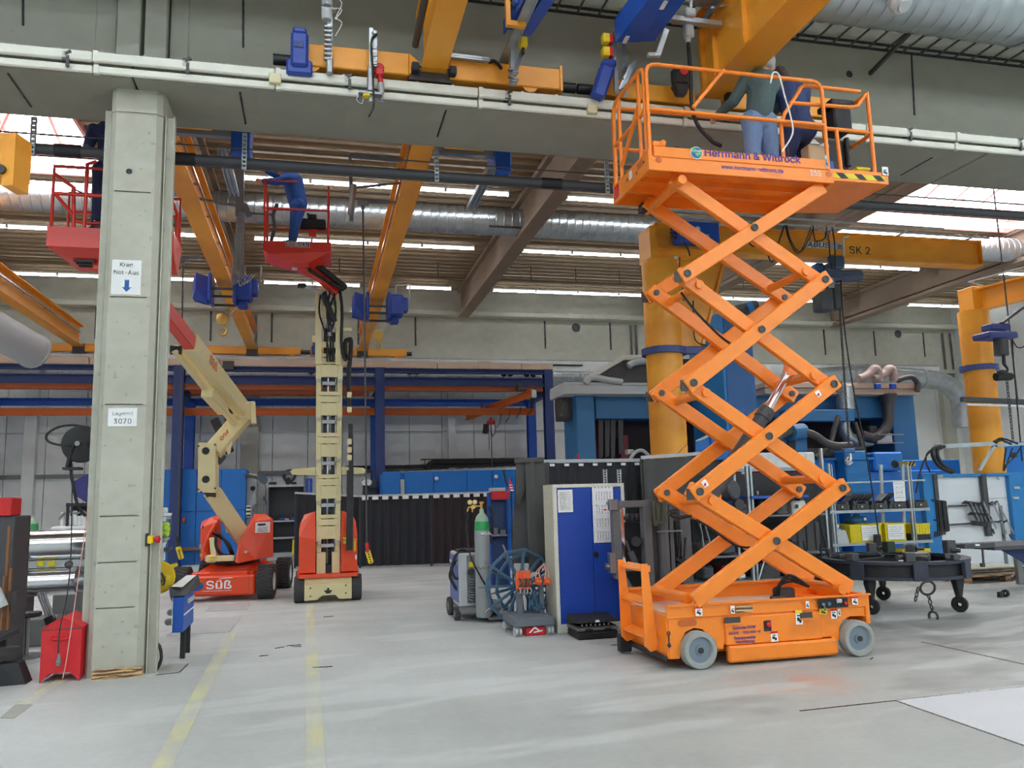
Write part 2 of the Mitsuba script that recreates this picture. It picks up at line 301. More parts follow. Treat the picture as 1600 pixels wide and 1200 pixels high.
sheet(sg, 169.5, 637.5, 213.5, 666, CY0, 'sheet'); in_sign(sg, 'Lagerort', 192, 646, .036, CY0, 'm_grey'); in_sign(sg, '3070', 191.5, 658, .05, CY0)
# timber offcut at the foot
a, b = atZ(139, 1067, 0), atZ(218, 1060, 0)
def fn_wood(p, n, uv):
    k = fbm(p.x * 6, p.y * 14, p.z * 60, 4); return mix(lin((206, 170, 128)), lin((96, 70, 48)), smoothstep(0.42, 0.62, k))
mat('m_wood', proc(fn_wood), 0.8)
solo('timber_offcut', hull([(a[0], 8.93, 0), (a[0], 9.03, 0), (b[0], 8.99, 0), (b[0], 9.04, 0), (a[0], 8.93, .09), (a[0] + .01, 9.03, .085), (b[0], 8.99, .085), (b[0], 9.04, .09)]), 'm_wood', 'rough splintered timber lying against the foot of the concrete column', 'timber')

# ---- crane runway beam on the column, with the girder wall that stands on it
FY, BY = 8.79, 9.9
for k, (x0, x1) in enumerate(((HX0, -1.965), (-1.945, 8.95), (8.97, HX1))):
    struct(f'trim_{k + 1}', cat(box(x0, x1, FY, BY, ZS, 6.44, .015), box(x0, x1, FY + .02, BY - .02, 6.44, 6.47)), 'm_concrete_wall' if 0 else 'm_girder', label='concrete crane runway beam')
# slots and corbel edges under the soffit
for x, y, x2, y2 in ((12, 114, 49, 167), (375, 144, 384, 194), (697, 172, 683, 214), (1457, 246, 1407, 274)):
    p, q = atZ(x, y, ZS - .002), atZ(x2, y2, ZS - .002); part('trim_1' if x < 200 else 'trim_2' if x < 1300 else 'trim_3', 'joint', bar(p, q, .02, .008), 'm_dark')
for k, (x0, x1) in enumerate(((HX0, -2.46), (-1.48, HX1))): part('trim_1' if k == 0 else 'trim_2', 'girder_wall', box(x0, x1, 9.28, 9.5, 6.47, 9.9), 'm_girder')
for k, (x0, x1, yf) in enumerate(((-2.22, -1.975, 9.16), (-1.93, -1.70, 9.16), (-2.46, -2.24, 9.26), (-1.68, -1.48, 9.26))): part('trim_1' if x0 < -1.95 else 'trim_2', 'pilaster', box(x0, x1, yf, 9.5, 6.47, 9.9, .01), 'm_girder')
for x, y0, y1 in ((36, 0, 40), (380, 0, 74), (1424, 84, 180)):
    p, q = atY(x, y0, 9.275), atY(x + (5 if x > 1000 else 0), y1, 9.275); part('trim_2', 'joint', bar(p, q, .022, .01, A(0, 1, 0)), 'm_dark')
for x, y in ((1327, 116),):
    part('trim_2', 'hole', lathe([(.05, -.004), (1e-4, -.003)], atY(x + 200 - 200, y, 9.275), A(0, 1, 0), 16), 'm_dark')
# rail on the ledge and clips
part('trim_2', 'crane_rail', cat(box(HX0, HX1, 8.93, 8.99, 6.47, 6.52), box(HX0, HX1, 9.7, 9.76, 6.47, 6.52)), 'm_steel')
part('trim_2', 'rail_clips', cat(*[box(x, x + .03, 8.80, 8.86, 6.44, 6.475) for x in np.arange(-9, 14, 0.42)]), 'm_steel', kind='stuff')
# conductor rails along the front edge
for nm, y0, y1, z0, z1, m in (('upper', FY - .10, FY - .045, 6.30, 6.41, 'm_pale'), ('lower', FY - .06, FY - .02, 6.19, 6.275, 'm_pale')):
    t = thing('conductor_rail', 'pale upper conductor rail along the front of the crane runway beam' if nm == 'upper' else 'pale lower conductor rail under the upper one on the runway beam', 'conductor rail')
    xs = [-9.4, -6.9, -4.45, -2.32, -.9 + .42, 1.8, 4.4, 7.0, 8.4, 10.6, 13]
    for i, (a, b) in enumerate(zip(xs[:-1], xs[1:])):
        part(t, 'section', cat(box(a + .01, b - .01, y0, y1, z0, z1, .012), box(a, a + .05, y0 - .006, y1, z0 - .006, z1 + .006)), m)
t = thing('conductor_bracket', 'steel brackets that hold the conductor rail on the runway beam', 'bracket')
for x, y in ((103, 90), (290, 101), (542, 126), (791, 151), (1416, 208), (1588, 224)):
    p = atY(x, y, FY - .05); part(t, 'bracket', cat(cbox(p, (.05, .1, .1)), cbox(p + A(.03, -.04, -.06), (.03, .03, .12)), bar(p + A(-.05, -.02, -.02), p + A(.06, -.05, .05), .03, .03)), 'm_iron')
for x in (112, 430, 925):
    p = atY(x, {112: 0, 430: 124, 925: 171}[x], FY - .075)
    if x > 200: part('conductor_rail', 'warning_tag', cbox(p, (.13, .07, .12), .01), 'm_cream')

# ---- far hall: back wall
struct('wall_back', cat(box(HX0, HX1, YB, YB + .4, 6.25, 9.2)), 'm_concrete_wall')
part('wall_back', 'ledge', box(HX0, HX1, YB - .35, YB + .02, 8.02, 8.2, .02), 'm_concrete_wall')
part('wall_back', 'runway_beam', box(HX0, HX1 - 1.6, YB - .9, YB, 5.98, 6.36, .02), 'm_white_panel', label='pale crane runway beam on the back wall')
part('wall_back', 'crane_rail', cat(box(HX0, HX1 - 1.6, YB - .75, YB - .68, 6.36, 6.43), *[box(x, x + .06, YB - .85, YB - .82, 6.34, 6.43) for x in np.arange(-9, 22, .8)]), 'm_steel')
part('wall_back', 'conductor_rail', tube((HX0, YB - .98, 6.2), (9.0, YB - .98, 6.2), .03), 'm_dark', smooth=40)
for x in (151, 330, 425, 560, 649, 851, 953, 1100, 1287, 1365, 1442):
    yy = 489 + (x - 420) * .03; p = atY(x, yy, YB - .01); part('wall_back', 'joint', box(p[0] - .03, p[0] + .03, YB - .012, YB + .01, p[2] - 1.0, p[2]), 'm_dark')
for x, y in ((1403, 522), (900, 512), (268, 500)): part('wall_back', 'hole', lathe([(.16, -.01), (.14, .0), (1e-4, .0)], atY(x, y, YB - .002), A(0, 1, 0), 18), 'm_dark')
for x in (400, 985, 993, 1470, 1482): 
    p = atY(x, 500, YB - .05); part('wall_back', 'conduit', tube((p[0], YB - .05, 6.4), (p[0], YB - .05, 7.9), .04), 'm_iron', smooth=40)
# lower white panels, each its own sheet
xs = np.arange(HX0, HX1, 1.12)
for x in xs: part('wall_back', 'panel', box(x + .008, min(x + 1.112, HX1), YB + .05, YB + .12, 0, 6.0, .006), 'm_white_panel')
part('wall_back', 'backing', box(HX0, HX1, YB + .12, YB + .4, 0, 6.25), 'm_grey')
for x, w in ((47, .35), (390, .55), (706, .24), (1487, .5)):
    p = atY(x, 700, YB - .1); part('wall_back', 'post', box(p[0] - w / 2, p[0] + w / 2, YB - .2, YB + .05, 0, 6.0, .01), 'm_concrete' if x > 380 and x != 706 else 'm_white_panel')
for z, h, d in ((4.0, .03, .05), (2.62, .12, .1)): part('wall_back', 'girt', box(HX0, 12.4, YB - d, YB + .05, z, z + h), 'm_lightgrey' if z > 3 else 'm_grey')
struct('wall_left', box(HX0 - .3, HX0, -26.5, YB + .4, 0, 10), 'm_white_panel')
struct('wall_right', box(HX1, HX1 + .3, -26.5, YB + .4, 0, 10), 'm_white_panel')
struct('wall_front', box(HX0, HX1, -26.8, -26.5, 0, 10), 'm_white_panel')

# ---- roof: corrugated deck per bay, beams, roof lights
def deck(x0, x1, y0, y1, z, pitch=.36, h=.09):
    n = int((y1 - y0) / pitch); V, F = [], []
    for i in range(n):
        a = y0 + (y1 - y0) * i / n; w = (y1 - y0) / n
        V += [(a, z), (a + w * .28, z), (a + w * .38, z + h), (a + w * .9, z + h)]
    V.append((y1, z)); V = np.array(V); m = len(V)
    v = np.vstack([np.c_[np.full(m, x0), V], np.c_[np.full(m, x1), V]]); i = np.arange(m - 1)
    return v, np.vstack([np.stack([i, i + 1, i + 1 + m], 1), np.stack([i, i + 1 + m, i + m], 1)])
SKY = [(-9.6, -4.55), (12.6, 19.5)]; SY0, SY1 = 14.6, 18.75
struct('ceiling', cat(box(HX0, HX1, 9.5, SY0, ZC + .12, ZC + .3), box(HX0, HX1, SY1, YB + .4, ZC + .12, ZC + .3), *[box(a, b, SY0, SY1, ZC + .12, ZC + .3) for a, b in ((HX0, SKY[0][0]), (SKY[0][1], SKY[1][0]), (SKY[1][1], HX1))]), 'm_deck')
ed = [HX0] + BEAMX + [HX1]
for a, b in zip(ed[:-1], ed[1:]):
    part('ceiling', 'deck_panel', cat(deck(a, b, 9.5, SY0, ZC), deck(a, b, SY1, YB, ZC)), 'm_deck')
    cuts = sorted({a, b, *[min(max(s, a), b) for q in SKY for s in q]})
    for u, v in zip(cuts[:-1], cuts[1:]):
        if v - u > .05 and not any(s0 - .01 <= u and v <= s1 + .01 for s0, s1 in SKY): part('ceiling', 'deck_panel', deck(u, v, SY0, SY1, ZC), 'm_deck')
for x in BEAMX:
    part('ceiling', 'roof_beam', cat(box(x - .07, x + .07, 9.5, YB - .1, 8.2, ZC), box(x - .19, x + .19, 9.5, YB - .1, 8.0, 8.12, .01), box(x - .19, x + .19, 9.5, YB - .1, ZC - .12, ZC)), 'm_beam')
rng = np.random.default_rng(3)
for k, (a, b) in enumerate(SKY):
    n = f'window_{k + 1}'; zc, zr, ym = ZC + .4, ZC + 1.25, (SY0 + SY1) / 2
    struct(n, cat(box(a - .06, b + .06, SY1, SY1 + .06, ZC - .05, zc), box(a - .06, b + .06, SY0 - .06, SY0, ZC - .05, zc), box(a - .06, a, SY0, SY1, ZC - .05, zc), box(b, b + .06, SY0, SY1, ZC - .05, zc)), 'm_pink', label='roof light with a pink upstand')
    m = int(round((b - a) / 1.0)); w = (b - a) / m
    for i in range(m):
        x0, x1 = a + i * w + .03, a + (i + 1) * w - .03
        for (y0, z0, y1, z1) in ((SY1, zc + .06, SY1, zc + .22), (SY1, zc + .28, ym, zr), (ym, zr, SY0, zc + .28)):
            v = A((x0, y0, z0), (x1, y0, z0), (x1, y1, z1), (x0, y1, z1)); key = numbered(n + '__pane')
            f = np.array([[0, 1, 2], [0, 2, 3]]) if y0 == y1 else np.array([[0, 1, 2], [0, 2, 3]])
            nrm = np.cross(v[1] - v[0], v[3] - v[0]); 
            want = A(0, -1, 0) if y0 == y1 else A(0, 0, -1)
            if nrm @ want < 0: f = f[:, ::-1]
            scene[key] = lit((v, f), [SKYLIGHT, SKYLIGHT * 1.0, SKYLIGHT * 1.03], 'm_tube')
    part(n, 'glazing_bars', cat(*[bar((a + i * w, SY1, zc + .26), (a + i * w, ym, zr), .06, .06) for i in range(m + 1)], *[bar((a + i * w, SY0, zc + .26), (a + i * w, ym, zr), .06, .06) for i in range(m + 1)],
        bar((a, SY1 - .02, zc + .25), (b, SY1 - .02, zc + .25), .06, .06), bar((a, SY0, zc + .25), (b, SY0, zc + .25), .06, .06), bar((a, ym, zr), (b, ym, zr), .08, .08)), 'm_pink')
    for xe in (a, b): part(n, 'gable', prism([(SY0, ZC + .4), (SY1, ZC + .4), (SY1, zc + .26), (ym, zr + .03), (SY0, zc + .26)], xe - .03, xe + .03, 'x'), 'm_pink')
    part(n, 'tie_bar', cat(*[bar((x, SY1 - .05, zc), (x + .9, ym + .6, zr - .3), .05, .05) for x in np.arange(a + .8, b - 1.2, 1.9)]), 'm_pink')
# near hall roof and end (above and behind the camera)
part('ceiling', 'near_roof', box(HX0, HX1, -26.5, 9.5, 9.75, 9.9), 'm_pale')
part('ceiling', 'verge', box(HX0, HX1, 9.4, 9.5, 9.0, 9.9), 'm_deck')
# thin suspension rods under the far deck
part('ceiling', 'rods', cat(*[tube(A(x, y, 9.0), A(x + dx, y, 9.0 - l), .012, 5) for x, y, dx, l in [(-.9 + 1.5 * i, yy, 0, .45) for i in range(0, 14) for yy in (20.2, 24.3)]]), 'm_dark', kind='stuff')

# ---------------------------------------------------------------- fluorescent strip lights
hous = mikit.ply(cat(box(-.74, .74, -.07, .07, .035, .1, .01), box(-.745, -.72, -.075, .075, -.03, .1), box(.72, .745, -.075, .075, -.03, .1)))
tub = mikit.ply(hull([(x, y, z) for x in (-.735, .735) for y, z in ((-.055, .034), (.055, .034), (.05, -.015), (-.05, -.015), (.025, -.035), (-.025, -.035))]))
LE = {'type': 'area', 'radiance': {'type': 'rgb', 'value': [LAMP * x for x in (.97, 1.0, 1.02)]}}
def lamp_row(Y, z, runs, lab, grp, half=.75):
    for x0, n in runs:
        for i in range(n):
            t = thing('strip_light', lab, 'lamp', grp); M = T().translate([x0 + 1.5 * i + half, Y, z])
            scene[t + '__housing'] = {**hous, 'bsdf': {'type': 'ref', 'id': 'm_white'}, 'to_world': M}
            scene[t + '__diffuser'] = {**tub, 'bsdf': {'type': 'ref', 'id': 'm_tube'}, 'to_world': M, 'emitter': LE}
def bays(*skip): return [(b + .75 + 1.5 * i, 1) for k, b in enumerate([-17.25] + BEAMX) for i in range(4) if HX0 < b + .75 + 1.5 * i < HX1 - 1.6 and (k, i) not in skip]
lamp_row(17.6, 8.68, bays(), 'fluorescent strip light in the nearest row under the far roof, above the big spiral duct', 'strip lights in the nearest row')
lamp_row(21.9, 8.72, bays(), 'fluorescent strip light in the middle row under the far roof', 'strip lights in the middle row')
lamp_row(26.0, 8.62, bays((2, 2), (5, 0)), 'fluorescent strip light in the last row before the back wall', 'strip lights in the last row')
lamp_row(13.2, 8.68, bays(), 'fluorescent strip light right behind the crane runway beam', 'strip lights behind the runway beam')
hous = mikit.ply(cat(box(-1.48, 1.48, -.1, .1, .035, .1, .01), box(-1.49, -1.46, -.11, .11, -.03, .1), box(1.46, 1.49, -.11, .11, -.03, .1)))
tub = mikit.ply(hull([(x, y, z) for x in (-1.47, 1.47) for y, z in ((-.08, .034), (.08, .034), (.075, -.02), (-.075, -.02), (.04, -.05), (-.04, -.05))]))
LE = {'type': 'area', 'radiance': {'type': 'rgb', 'value': [LAMP_NEAR * x for x in (.91, 1.0, 1.09)]}}
for Y in (4.6, .2, -4.2, -8.6, -13.0, -17.4, -21.8): lamp_row(Y, 9.4, [(-13.0 + 3.2 * i, 1) for i in range(12)], 'added fluorescent strip light, out of view under the roof of the near hall', 'added strip lights of the near hall', 1.5)  # rows added out of view, the rear ones to brighten camera-facing surfaces
# ================================================================ OVERHEAD: ducts, pipes, cranes
def spiral(p, q, r, pitch=.12, n=22, rib=.012):
    p, q = np.asarray(p, float), np.asarray(q, float); L = np.linalg.norm(q - p); m = max(2, int(L / pitch)); pr = []
    for i in range(m): a = i * L / m; w = L / m; pr += [(r, a), (r, a + w * .8), (r + rib, a + w * .88), (r + rib, a + w * .94)]
    return lathe([(1e-4, 0)] + pr + [(r, L), (1e-4, L)], p, q - p, n)
def duct(name_label, p, q, r, cuffs=(), vents=(), pitch=.12, m='m_galv', down=A(0, -.75, -.66)):
    t = thing('spiral_duct', name_label, 'duct'); p, q = np.asarray(p, float), np.asarray(q, float)
    part(t, 'duct', spiral(p, q, r, pitch), m, smooth=30); d = unit(q - p)
    for c in cuffs: part(t, 'collar', lathe([(r - .01, -.04), (r + .022, -.04), (r + .022, .04), (r - .01, .04)], p + d * c, d, 22), m, smooth=30)
    for c in vents: part(t, 'outlet_grille', bar(p + d * (c - .4) + unit(down) * r, p + d * (c + .4) + unit(down) * r, .14, .03, np.cross(d, unit(down))), 'm_dark')
    return t
duct('large silver spiral duct that crosses the far hall under the roof', (-15.8, 18.75, 8.42), (25.2, 18.75, 8.42), .34, cuffs=[4.2, 12.0, 19.6, 24.0, 29, 33.5], vents=[20.2, 25.1, 33.2, 14.4], pitch=.2, down=A(0, -.8, -.6))
duct('big galvanised duct above the girder at the upper right', (-15.8, 8.1, 7.92), (25.2, 8.1, 7.92), .45, cuffs=[24.9, 21.0, 28], pitch=.2)
part('spiral_duct_001', 'round_valve', cat(lathe([(.13, 0), (.14, .05), (.11, .09), (.05, .1), (1e-4, .1)], atY(1405, 4, 7.72), A(0, -.6, -.8), 20), lathe([(.07, .09), (.07, .13), (1e-4, .13)], atY(1405, 4, 7.72), A(0, -.6, -.8), 16)), 'm_lightgrey', smooth=40)
t = thing('cable_tray', 'dark wire mesh cable tray below the galvanised duct at the upper right', 'cable tray')
part(t, 'rails', cat(*[box(-15.8, 25.2, y, y + .02, z, z + .03) for y, z in ((8.45, 7.66), (8.95, 7.66), (8.45, 7.74), (8.95, 7.74))]), 'm_dark')
part(t, 'rungs', cat(*[box(x, x + .02, 8.45, 8.97, 7.66, 7.68) for x in np.arange(2, 14, .28)]), 'm_iron', kind='stuff')
part(t, 'brackets', cat(*[bar((x, 8.4, 7.64), (x, 9.28, 7.5), .04, .05) for x in (5.0, 7.6, 10.4)]), 'm_iron')
# back wall duct with grilles, and its bends
duct('silver spiral duct along the back wall behind the blue steel frame', (-7.9, 26.6, 5.78), (12.4, 26.6, 5.78), .19, cuffs=[.4, 3.2, 5.0, 7.6, 13.6], vents=[5.9, 8.5, 11.0, 12.2, 13.6, 14.9], pitch=.16, down=A(0, -1, -.5))
t = thing('spiral_duct', 'wide silver duct behind the press that bends down by the right jib crane', 'duct'); P = [atY(x, y, 26.2) for x, y in ((1240, 596), (1330, 586), (1440, 592), (1478, 600), (1500, 625), (1505, 668))]
part(t, 'duct', pipe(P, .36, 20, 8), 'm_galv', smooth=50)
for i in (1, 2, 4): d = unit(P[i] - P[i - 1]); part(t, 'collar', lathe([(.35, -.05), (.38, -.05), (.38, .05), (.35, .05)], P[i], d, 20), 'm_galv', smooth=30)
t = thing('spiral_duct', 'pale duct stub with a rounded end at the left edge below the third crane', 'duct'); a, b = atY(-40, 497, 20), atY(52, 548, 22)
part(t, 'duct', spiral(a, b, .42, .6, 24, .006), 'm_lightgrey', smooth=30); part(t, 'collar', lathe([(.40, -.04), (.45, -.04), (.45, .04), (.40, .04)], b, b - a, 24), 'm_lightgrey', smooth=30)
# grey service pipe under the runway beam, with straps and cables
t = thing('service_pipe', 'long dark grey service pipe hung below the back edge of the runway beam', 'pipe')
part(t, 'pipe', tube((-9.5, 10.05, 5.86), (13.5, 10.05, 5.86), .062, 16), 'm_darksteel', smooth=40)
for x in (-2.9, -1.62, 3.05): part(t, 'sleeve', tube((x - .14, 10.05, 5.86), (x + .14, 10.05, 5.86), .075, 16), 'm_dark', smooth=40)
for k, z in enumerate((6.03, 5.77)): part(t, 'wire', tube((-9.5, 10.02, z), (13.5, 10.02, z), .009, 6), 'm_iron')
for x, y in ((52, 210), (382, 230), (682, 250), (948, 268)):
    p = atY(x, y, 9.97); part(t, 'strap', cat(box(p[0] - .028, p[0] - .018, 9.955, 9.985, 5.74, ZS), box(p[0] + .018, p[0] + .028, 9.955, 9.985, 5.74, ZS), *[box(p[0] - .028, p[0] + .028, 9.955, 9.985, z, z + .03) for z in np.arange(5.74, ZS, .055)]), 'm_galv')

def end_truck(t, X0, X1, Y, z0, z1, xc, w=.34, dy=.1, m='m_crane', cut=True):
    if cut:
        for a, b, s in ((X0, xc - w / 2, 1), (xc + w / 2, X1, -1)): part(t, 'end_truck', box(a, b, Y - dy, Y + dy, z0, z1, .015), m)
        part(t, 'end_plate', box(xc - w / 2 - .02, xc + w / 2 + .02, Y - dy * .9, Y + dy * .9, z0 - .04, z1), 'm_iron')
    for x, s in ((X0, -1), (X1, 1)):
        part(t, 'buffer', tube((x, Y, (z0 + z1) / 2 - .02), (x + s * .17, Y, (z0 + z1) / 2 - .02), .07, 14), 'm_black', smooth=40)
        part(t, 'wheel', tube((x - s * .28, Y - .05, z0 + .03), (x - s * .28, Y + .05, z0 + .03), .11, 18), m, smooth=40)
def trolley(t, X, Y, z, hang):
    """hoist on the bottom flange: motor left, gear box right, ropes, hook block"""
    part(t, 'motor', hull([(X - .62 + dx * .3, Y + dy, z - .30 + dz) for dx in (0, 1) for dy in (-.16, .16) for dz in ((-.2, .38) if dx else (-.12, .30))] + [(X - .56, Y - .22, z - .2), (X - .56, Y - .22, z + .15)]), 'm_hoist')
    part(t, 'drive_plate', cat(box(X - .30, X - .22, Y - .3, Y + .3, z - .5, z + .14, .02), box(X + .22, X + .30, Y - .3, Y + .3, z - .5, z + .14, .02)), 'm_hoist')
    part(t, 'gear_box', cat(box(X + .26, X + .62, Y - .25, Y + .2, z - .42, z + .12, .05), box(X + .30, X + .52, Y - .1, Y + .25, z - .56, z - .4, .03), box(X + .60, X + .74, Y - .16, Y + .1, z - .3, z + .06, .03)), 'm_hoist')
    part(t, 'cross_rod', cat(*[tube((X - .3, Y + d, z - h), (X + .3, Y + d, z - h), .028, 8) for d, h in ((-.22, .2), (.0, .32), (.22, .47))]), 'm_iron')
    part(t, 'bracket', cat(bar((X + .45, Y, z + .1), (X + .45, Y, z + .4), .03, .03), bar((X + .45, Y, z + .4), (X + .8, Y, z + .42), .03, .03), bar((X + .8, Y, z + .42), (X + .78, Y, z - .1), .03, .03)), 'm_steel')
    zb = z - hang; hk = [(X - .02, Y, zb + .02), (X + .02, Y, zb - .06), (X + .085, Y, zb - .14), (X + .06, Y, zb - .24), (X - .01, Y, zb - .27), (X - .07, Y, zb - .22), (X - .075, Y, zb - .15)]
    part(t, 'rope', cat(*[tube((X - .3 + s, Y + .02, z - .45), (X - .1 + s * .3, Y, zb + .12), .009, 6) for s in (0, .05)], *[tube((X + .36 + s, Y + .02, z - .5), (X + .1 + s * .3, Y, zb + .12), .009, 6) for s in (0, -.05)]), 'm_steel')
    part(t, 'hook_block', cat(lathe([(1e-4, -.05), (.1, -.05), (.14, -.03), (.14, .03), (.1, .05), (1e-4, .05)], (X, Y, zb + .1), A(0, 1, 0), 22), cbox((X, Y, zb - .02), (.1, .08, .08), .02)), 'm_brass', smooth=35)
    part(t, 'hook', pipe(hk, [.02, .03, .034, .036, .034, .026, .012], 8, 4) if 0 else pipe(hk, .026, 8, 4), 'm_brass', smooth=50)
def far_crane(X, label, tr, hoistY=None, hang=1.0):
    t = thing('overhead_crane', label, 'crane')
    part(t, 'girder', ibeam((X, 10.05, 6.92), (X, 26.75, 6.92), .31, .64, .03, .02), 'm_crane')
    s = 1 if X < 0 else -1
    part(t, 'festoon_rail', cat(bar((X + s * .10, 10.3, 7.0), (X + s * .10, 26.5, 7.0), .03, .05), *[bar((X, y, 7.0), (X + s * .1, y, 7.0), .03, .03) for y in np.arange(10.6, 26.5, 1.6)]), 'm_steel')
    end_truck(t, tr[0], tr[1], 26.88, 6.45, 6.70, X)
    part(t, 'end_truck', box(X + .2, X + .75, 10.1, 10.24, 6.33, 6.48, .01), 'm_crane')
    if hoistY: trolley(t, X, hoistY, 6.6, hang)
    return t
cl = far_crane(-2.07, 'orange overhead crane whose girder starts beside the concrete column', (-3.67, -.56), 18.6, .93)
cr = far_crane(1.42, 'orange overhead crane with its hoist right of the mast lift', (-.26, 2.88), 19.8, .98)
c3 = far_crane(-7.15, 'brownish overhead crane at the far left with only its girder in view', (-8.6, -5.8))
for c, x, y in ((cl, 340, 546), (cr, 505, 549)): pass
for c, x, y in ((cl, 312, 545), (cr, 494, 546), (c3, 57, 540)): p = atY(x, y, 26.88); part(c, 'travel_motor', cat(box(p[0] - .14, p[0] + .14, 26.62, 26.82, 6.47, 6.75, .04), tube((p[0], 26.72, 6.74), (p[0], 26.72, 6.84), .1, 14)), 'm_hoist')
# electric cabinets and trays beside the far cranes
for c, X, s in ((cl, -1.55, 1), (cr, 2.1, 1)):
    part(c, 'control_box', box(X + .38, X + .62, 10.9, 11.5, 6.36, 6.9, .02), 'm_blue', label='blue control box')
    part(c, 'cable_tray', cat(box(X + .22, X + .36, 10.8, 12.4, 6.34, 6.37), *[box(X + .22 + d, X + .24 + d, 10.8, 12.4, 6.3, 6.37) for d in (0, .06, .12)]), 'm_galv')
    part(c, 'carrier', cat(box(X - .52, X + .5, 11.0, 11.1, 6.62, 6.7), box(X - .52, X + .3, 11.0, 11.06, 6.2, 6.26)), 'm_steel')
# festoon pole and slack cables on the left crane
p0 = A(-1.55, 15.0, 6.9); q = [atY(x, y, 14.2) for x, y in ((377, 262), (377, 330))]
part(cl, 'cable_pole', cat(bar(q[0], q[1], .10, .06), bar(q[0] + A(-.07, 0, -.05), q[1] + A(-.07, 0, -.1), .05, .05), bar(q[1] + A(.05, -.05, .1), q[1] + A(.14, -.05, -.1), .1, .1), bar(q[1] + A(0, 0, .08), A(-2.07, 14.2, 6.9), .04, .04)), 'm_steel')
for k in range(6):
    a = q[1] + A((k - 2.5) * .02, 0, 0); b = A(-1.75 + .07 * k, 18.5, 6.78)
    m1 = atY(366 + 3 * k, 400 - 6 * k, 15.8)
    part(cl, 'cable', pipe([a, m1, atY(362 + 4 * k, 446 - 3 * (k % 3), 17.6), b], .014, 6, 6), 'm_grey', smooth=50)
q = [atY(x, y, 12.8) for x, y in ((548, 262), (549, 345))]
part(cr, 'cable_pole', cat(bar(q[0], q[1], .06, .06), bar(q[0] + A(0, 0, -.8), q[0] + A(.05, -.05, -.3), .07, .07), bar(q[0] + A(0, 0, -.35), A(1.3, 12.8, 6.85), .03, .03)), 'm_steel')
q = [atY(x, y, 11.9) for x, y in ((547, 243), (629, 250))]
part(cr, 'carrier', cat(bar(q[0], q[1], .06, .06), bar(q[0], q[0] + A(0, 0, -.12), .04, .04)), 'm_steel')
# pendant controls of the two far cranes
for c, Y, top, mid, end in ((cr, 13.5, (567, 318), (573, 848), (577, 868)), (cl, 15.0, (286, 406), (278, 838), (281, 862))):
    a, b, e = atY(*top, Y), atY(*mid, Y), atY(*end, Y); X = 1.42 if c == cr else -2.07
    part(c, 'pendant_arm', cat(bar(A(X, Y, a[2] + .06), A(a[0] - .1, Y, a[2] + .03), .06, .04), cbox(a, (.2, .08, .07), .01), cbox(a + A(0, 0, -.07), (.06, .05, .07), .01)), 'm_steel')
    part(c, 'pendant_cable', pipe([a, (a * .5 + b * .5) + A(.006, 0, 0), b], .014, 6, 4), 'm_iron', smooth=50)
    part(c, 'pendant_grip', cat(tube(b, b + A(.01, 0, -.12), .03, 10), cbox(b + A(.012, -.01, -.14), (.06, .05, .05), .012)), 'm_red' if c == cr else 'm_dark', smooth=40)
    v, f = cube((.085, .06, .22), .015); part(c, 'pendant', move((v, f), e + A(0, 0, -.02), roty(-.28 if c == cr else -.3)), 'm_yellow', label='yellow pendant control')
    part(c, 'button', cat(*[move(tube((0, -.03, z), (0, -.045, z), .012, 8), e + A(-.0 - z * .28, 0, -.02)) for z in (-.08, -.04, 0, .04)]), 'm_black')

# ---- near hall cranes on the front rail
def near_crane(X, w, label, x0, x1, z1=6.86):
    t = thing('overhead_crane', label, 'crane')
    return t
n1 = thing('overhead_crane', 'amber overhead crane of the near hall with a red beacon on its end carriage', 'crane')
part(n1, 'girder', cat(box(1.13, 1.43, -3, 8.8, 6.60, 6.63), box(1.17, 1.39, -3, 8.8, 6.63, 7.25), box(1.08, 1.48, -3, 8.8, 7.25, 7.29)), 'm_crane')
part(n1, 'tube_rail', tube((1.06, 2, 6.86), (1.06, 8.7, 6.86), .04, 12), 'm_iron', smooth=40)
part(n1, 'end_truck', cat(box(-.32, 1.0, 8.78, 9.02, 6.53, 6.80, .012), hull([(1.0, 8.78, 6.53), (1.0, 8.78, 6.8), (1.0, 9.02, 6.53), (1.0, 9.02, 6.8), (1.12, 8.78, 6.70), (1.12, 9.02, 6.7)])), 'm_crane')
part(n1, 'end_truck', box(1.47, 2.84, 8.78, 9.02, 6.53, 6.80, .012), 'm_crane')
part(n1, 'end_plate', box(1.0, 1.5, 8.8, 9.0, 6.49, 6.62), 'm_iron'); part(n1, 'end_cap', box(2.82, 2.85, 8.76, 9.03, 6.51, 6.83), 'm_crane')
for x, s in ((-.32, -1), (2.85, 1)): part(n1, 'buffer', tube((x, 8.9, 6.63), (x + s * .2, 8.9, 6.63), .062, 16), 'm_black', smooth=40)
for x in (-.1, 2.45): part(n1, 'wheel', tube((x, 8.80, 6.57), (x, 8.9, 6.57), .10, 22), 'm_crane', smooth=40)
part(n1, 'travel_motor', cat(move(cat(box(-.095, .095, -.1, .1, -.05, .36, .03), box(-.075, .075, -.10, .1, .34, .41, .02), box(-.14, .14, -.06, .1, -.12, .05, .02)), atY(468, 103, 8.68) + A(0, 0, .0))), 'm_hoist', label='blue travel motor')
p = atY(467, 69, 8.575); part(n1, 'motor_plate', cbox(p, (.1, .012, .07), .004), 'm_navy')
part(n1, 'spacer', cat(*[box(x - .04, x + .04, 8.68, 8.8, 6.55, 6.65, .01) for x in (1.06, 1.50)], box(1.06, 1.5, 8.70, 8.72, 6.6, 6.615)), 'm_dark')
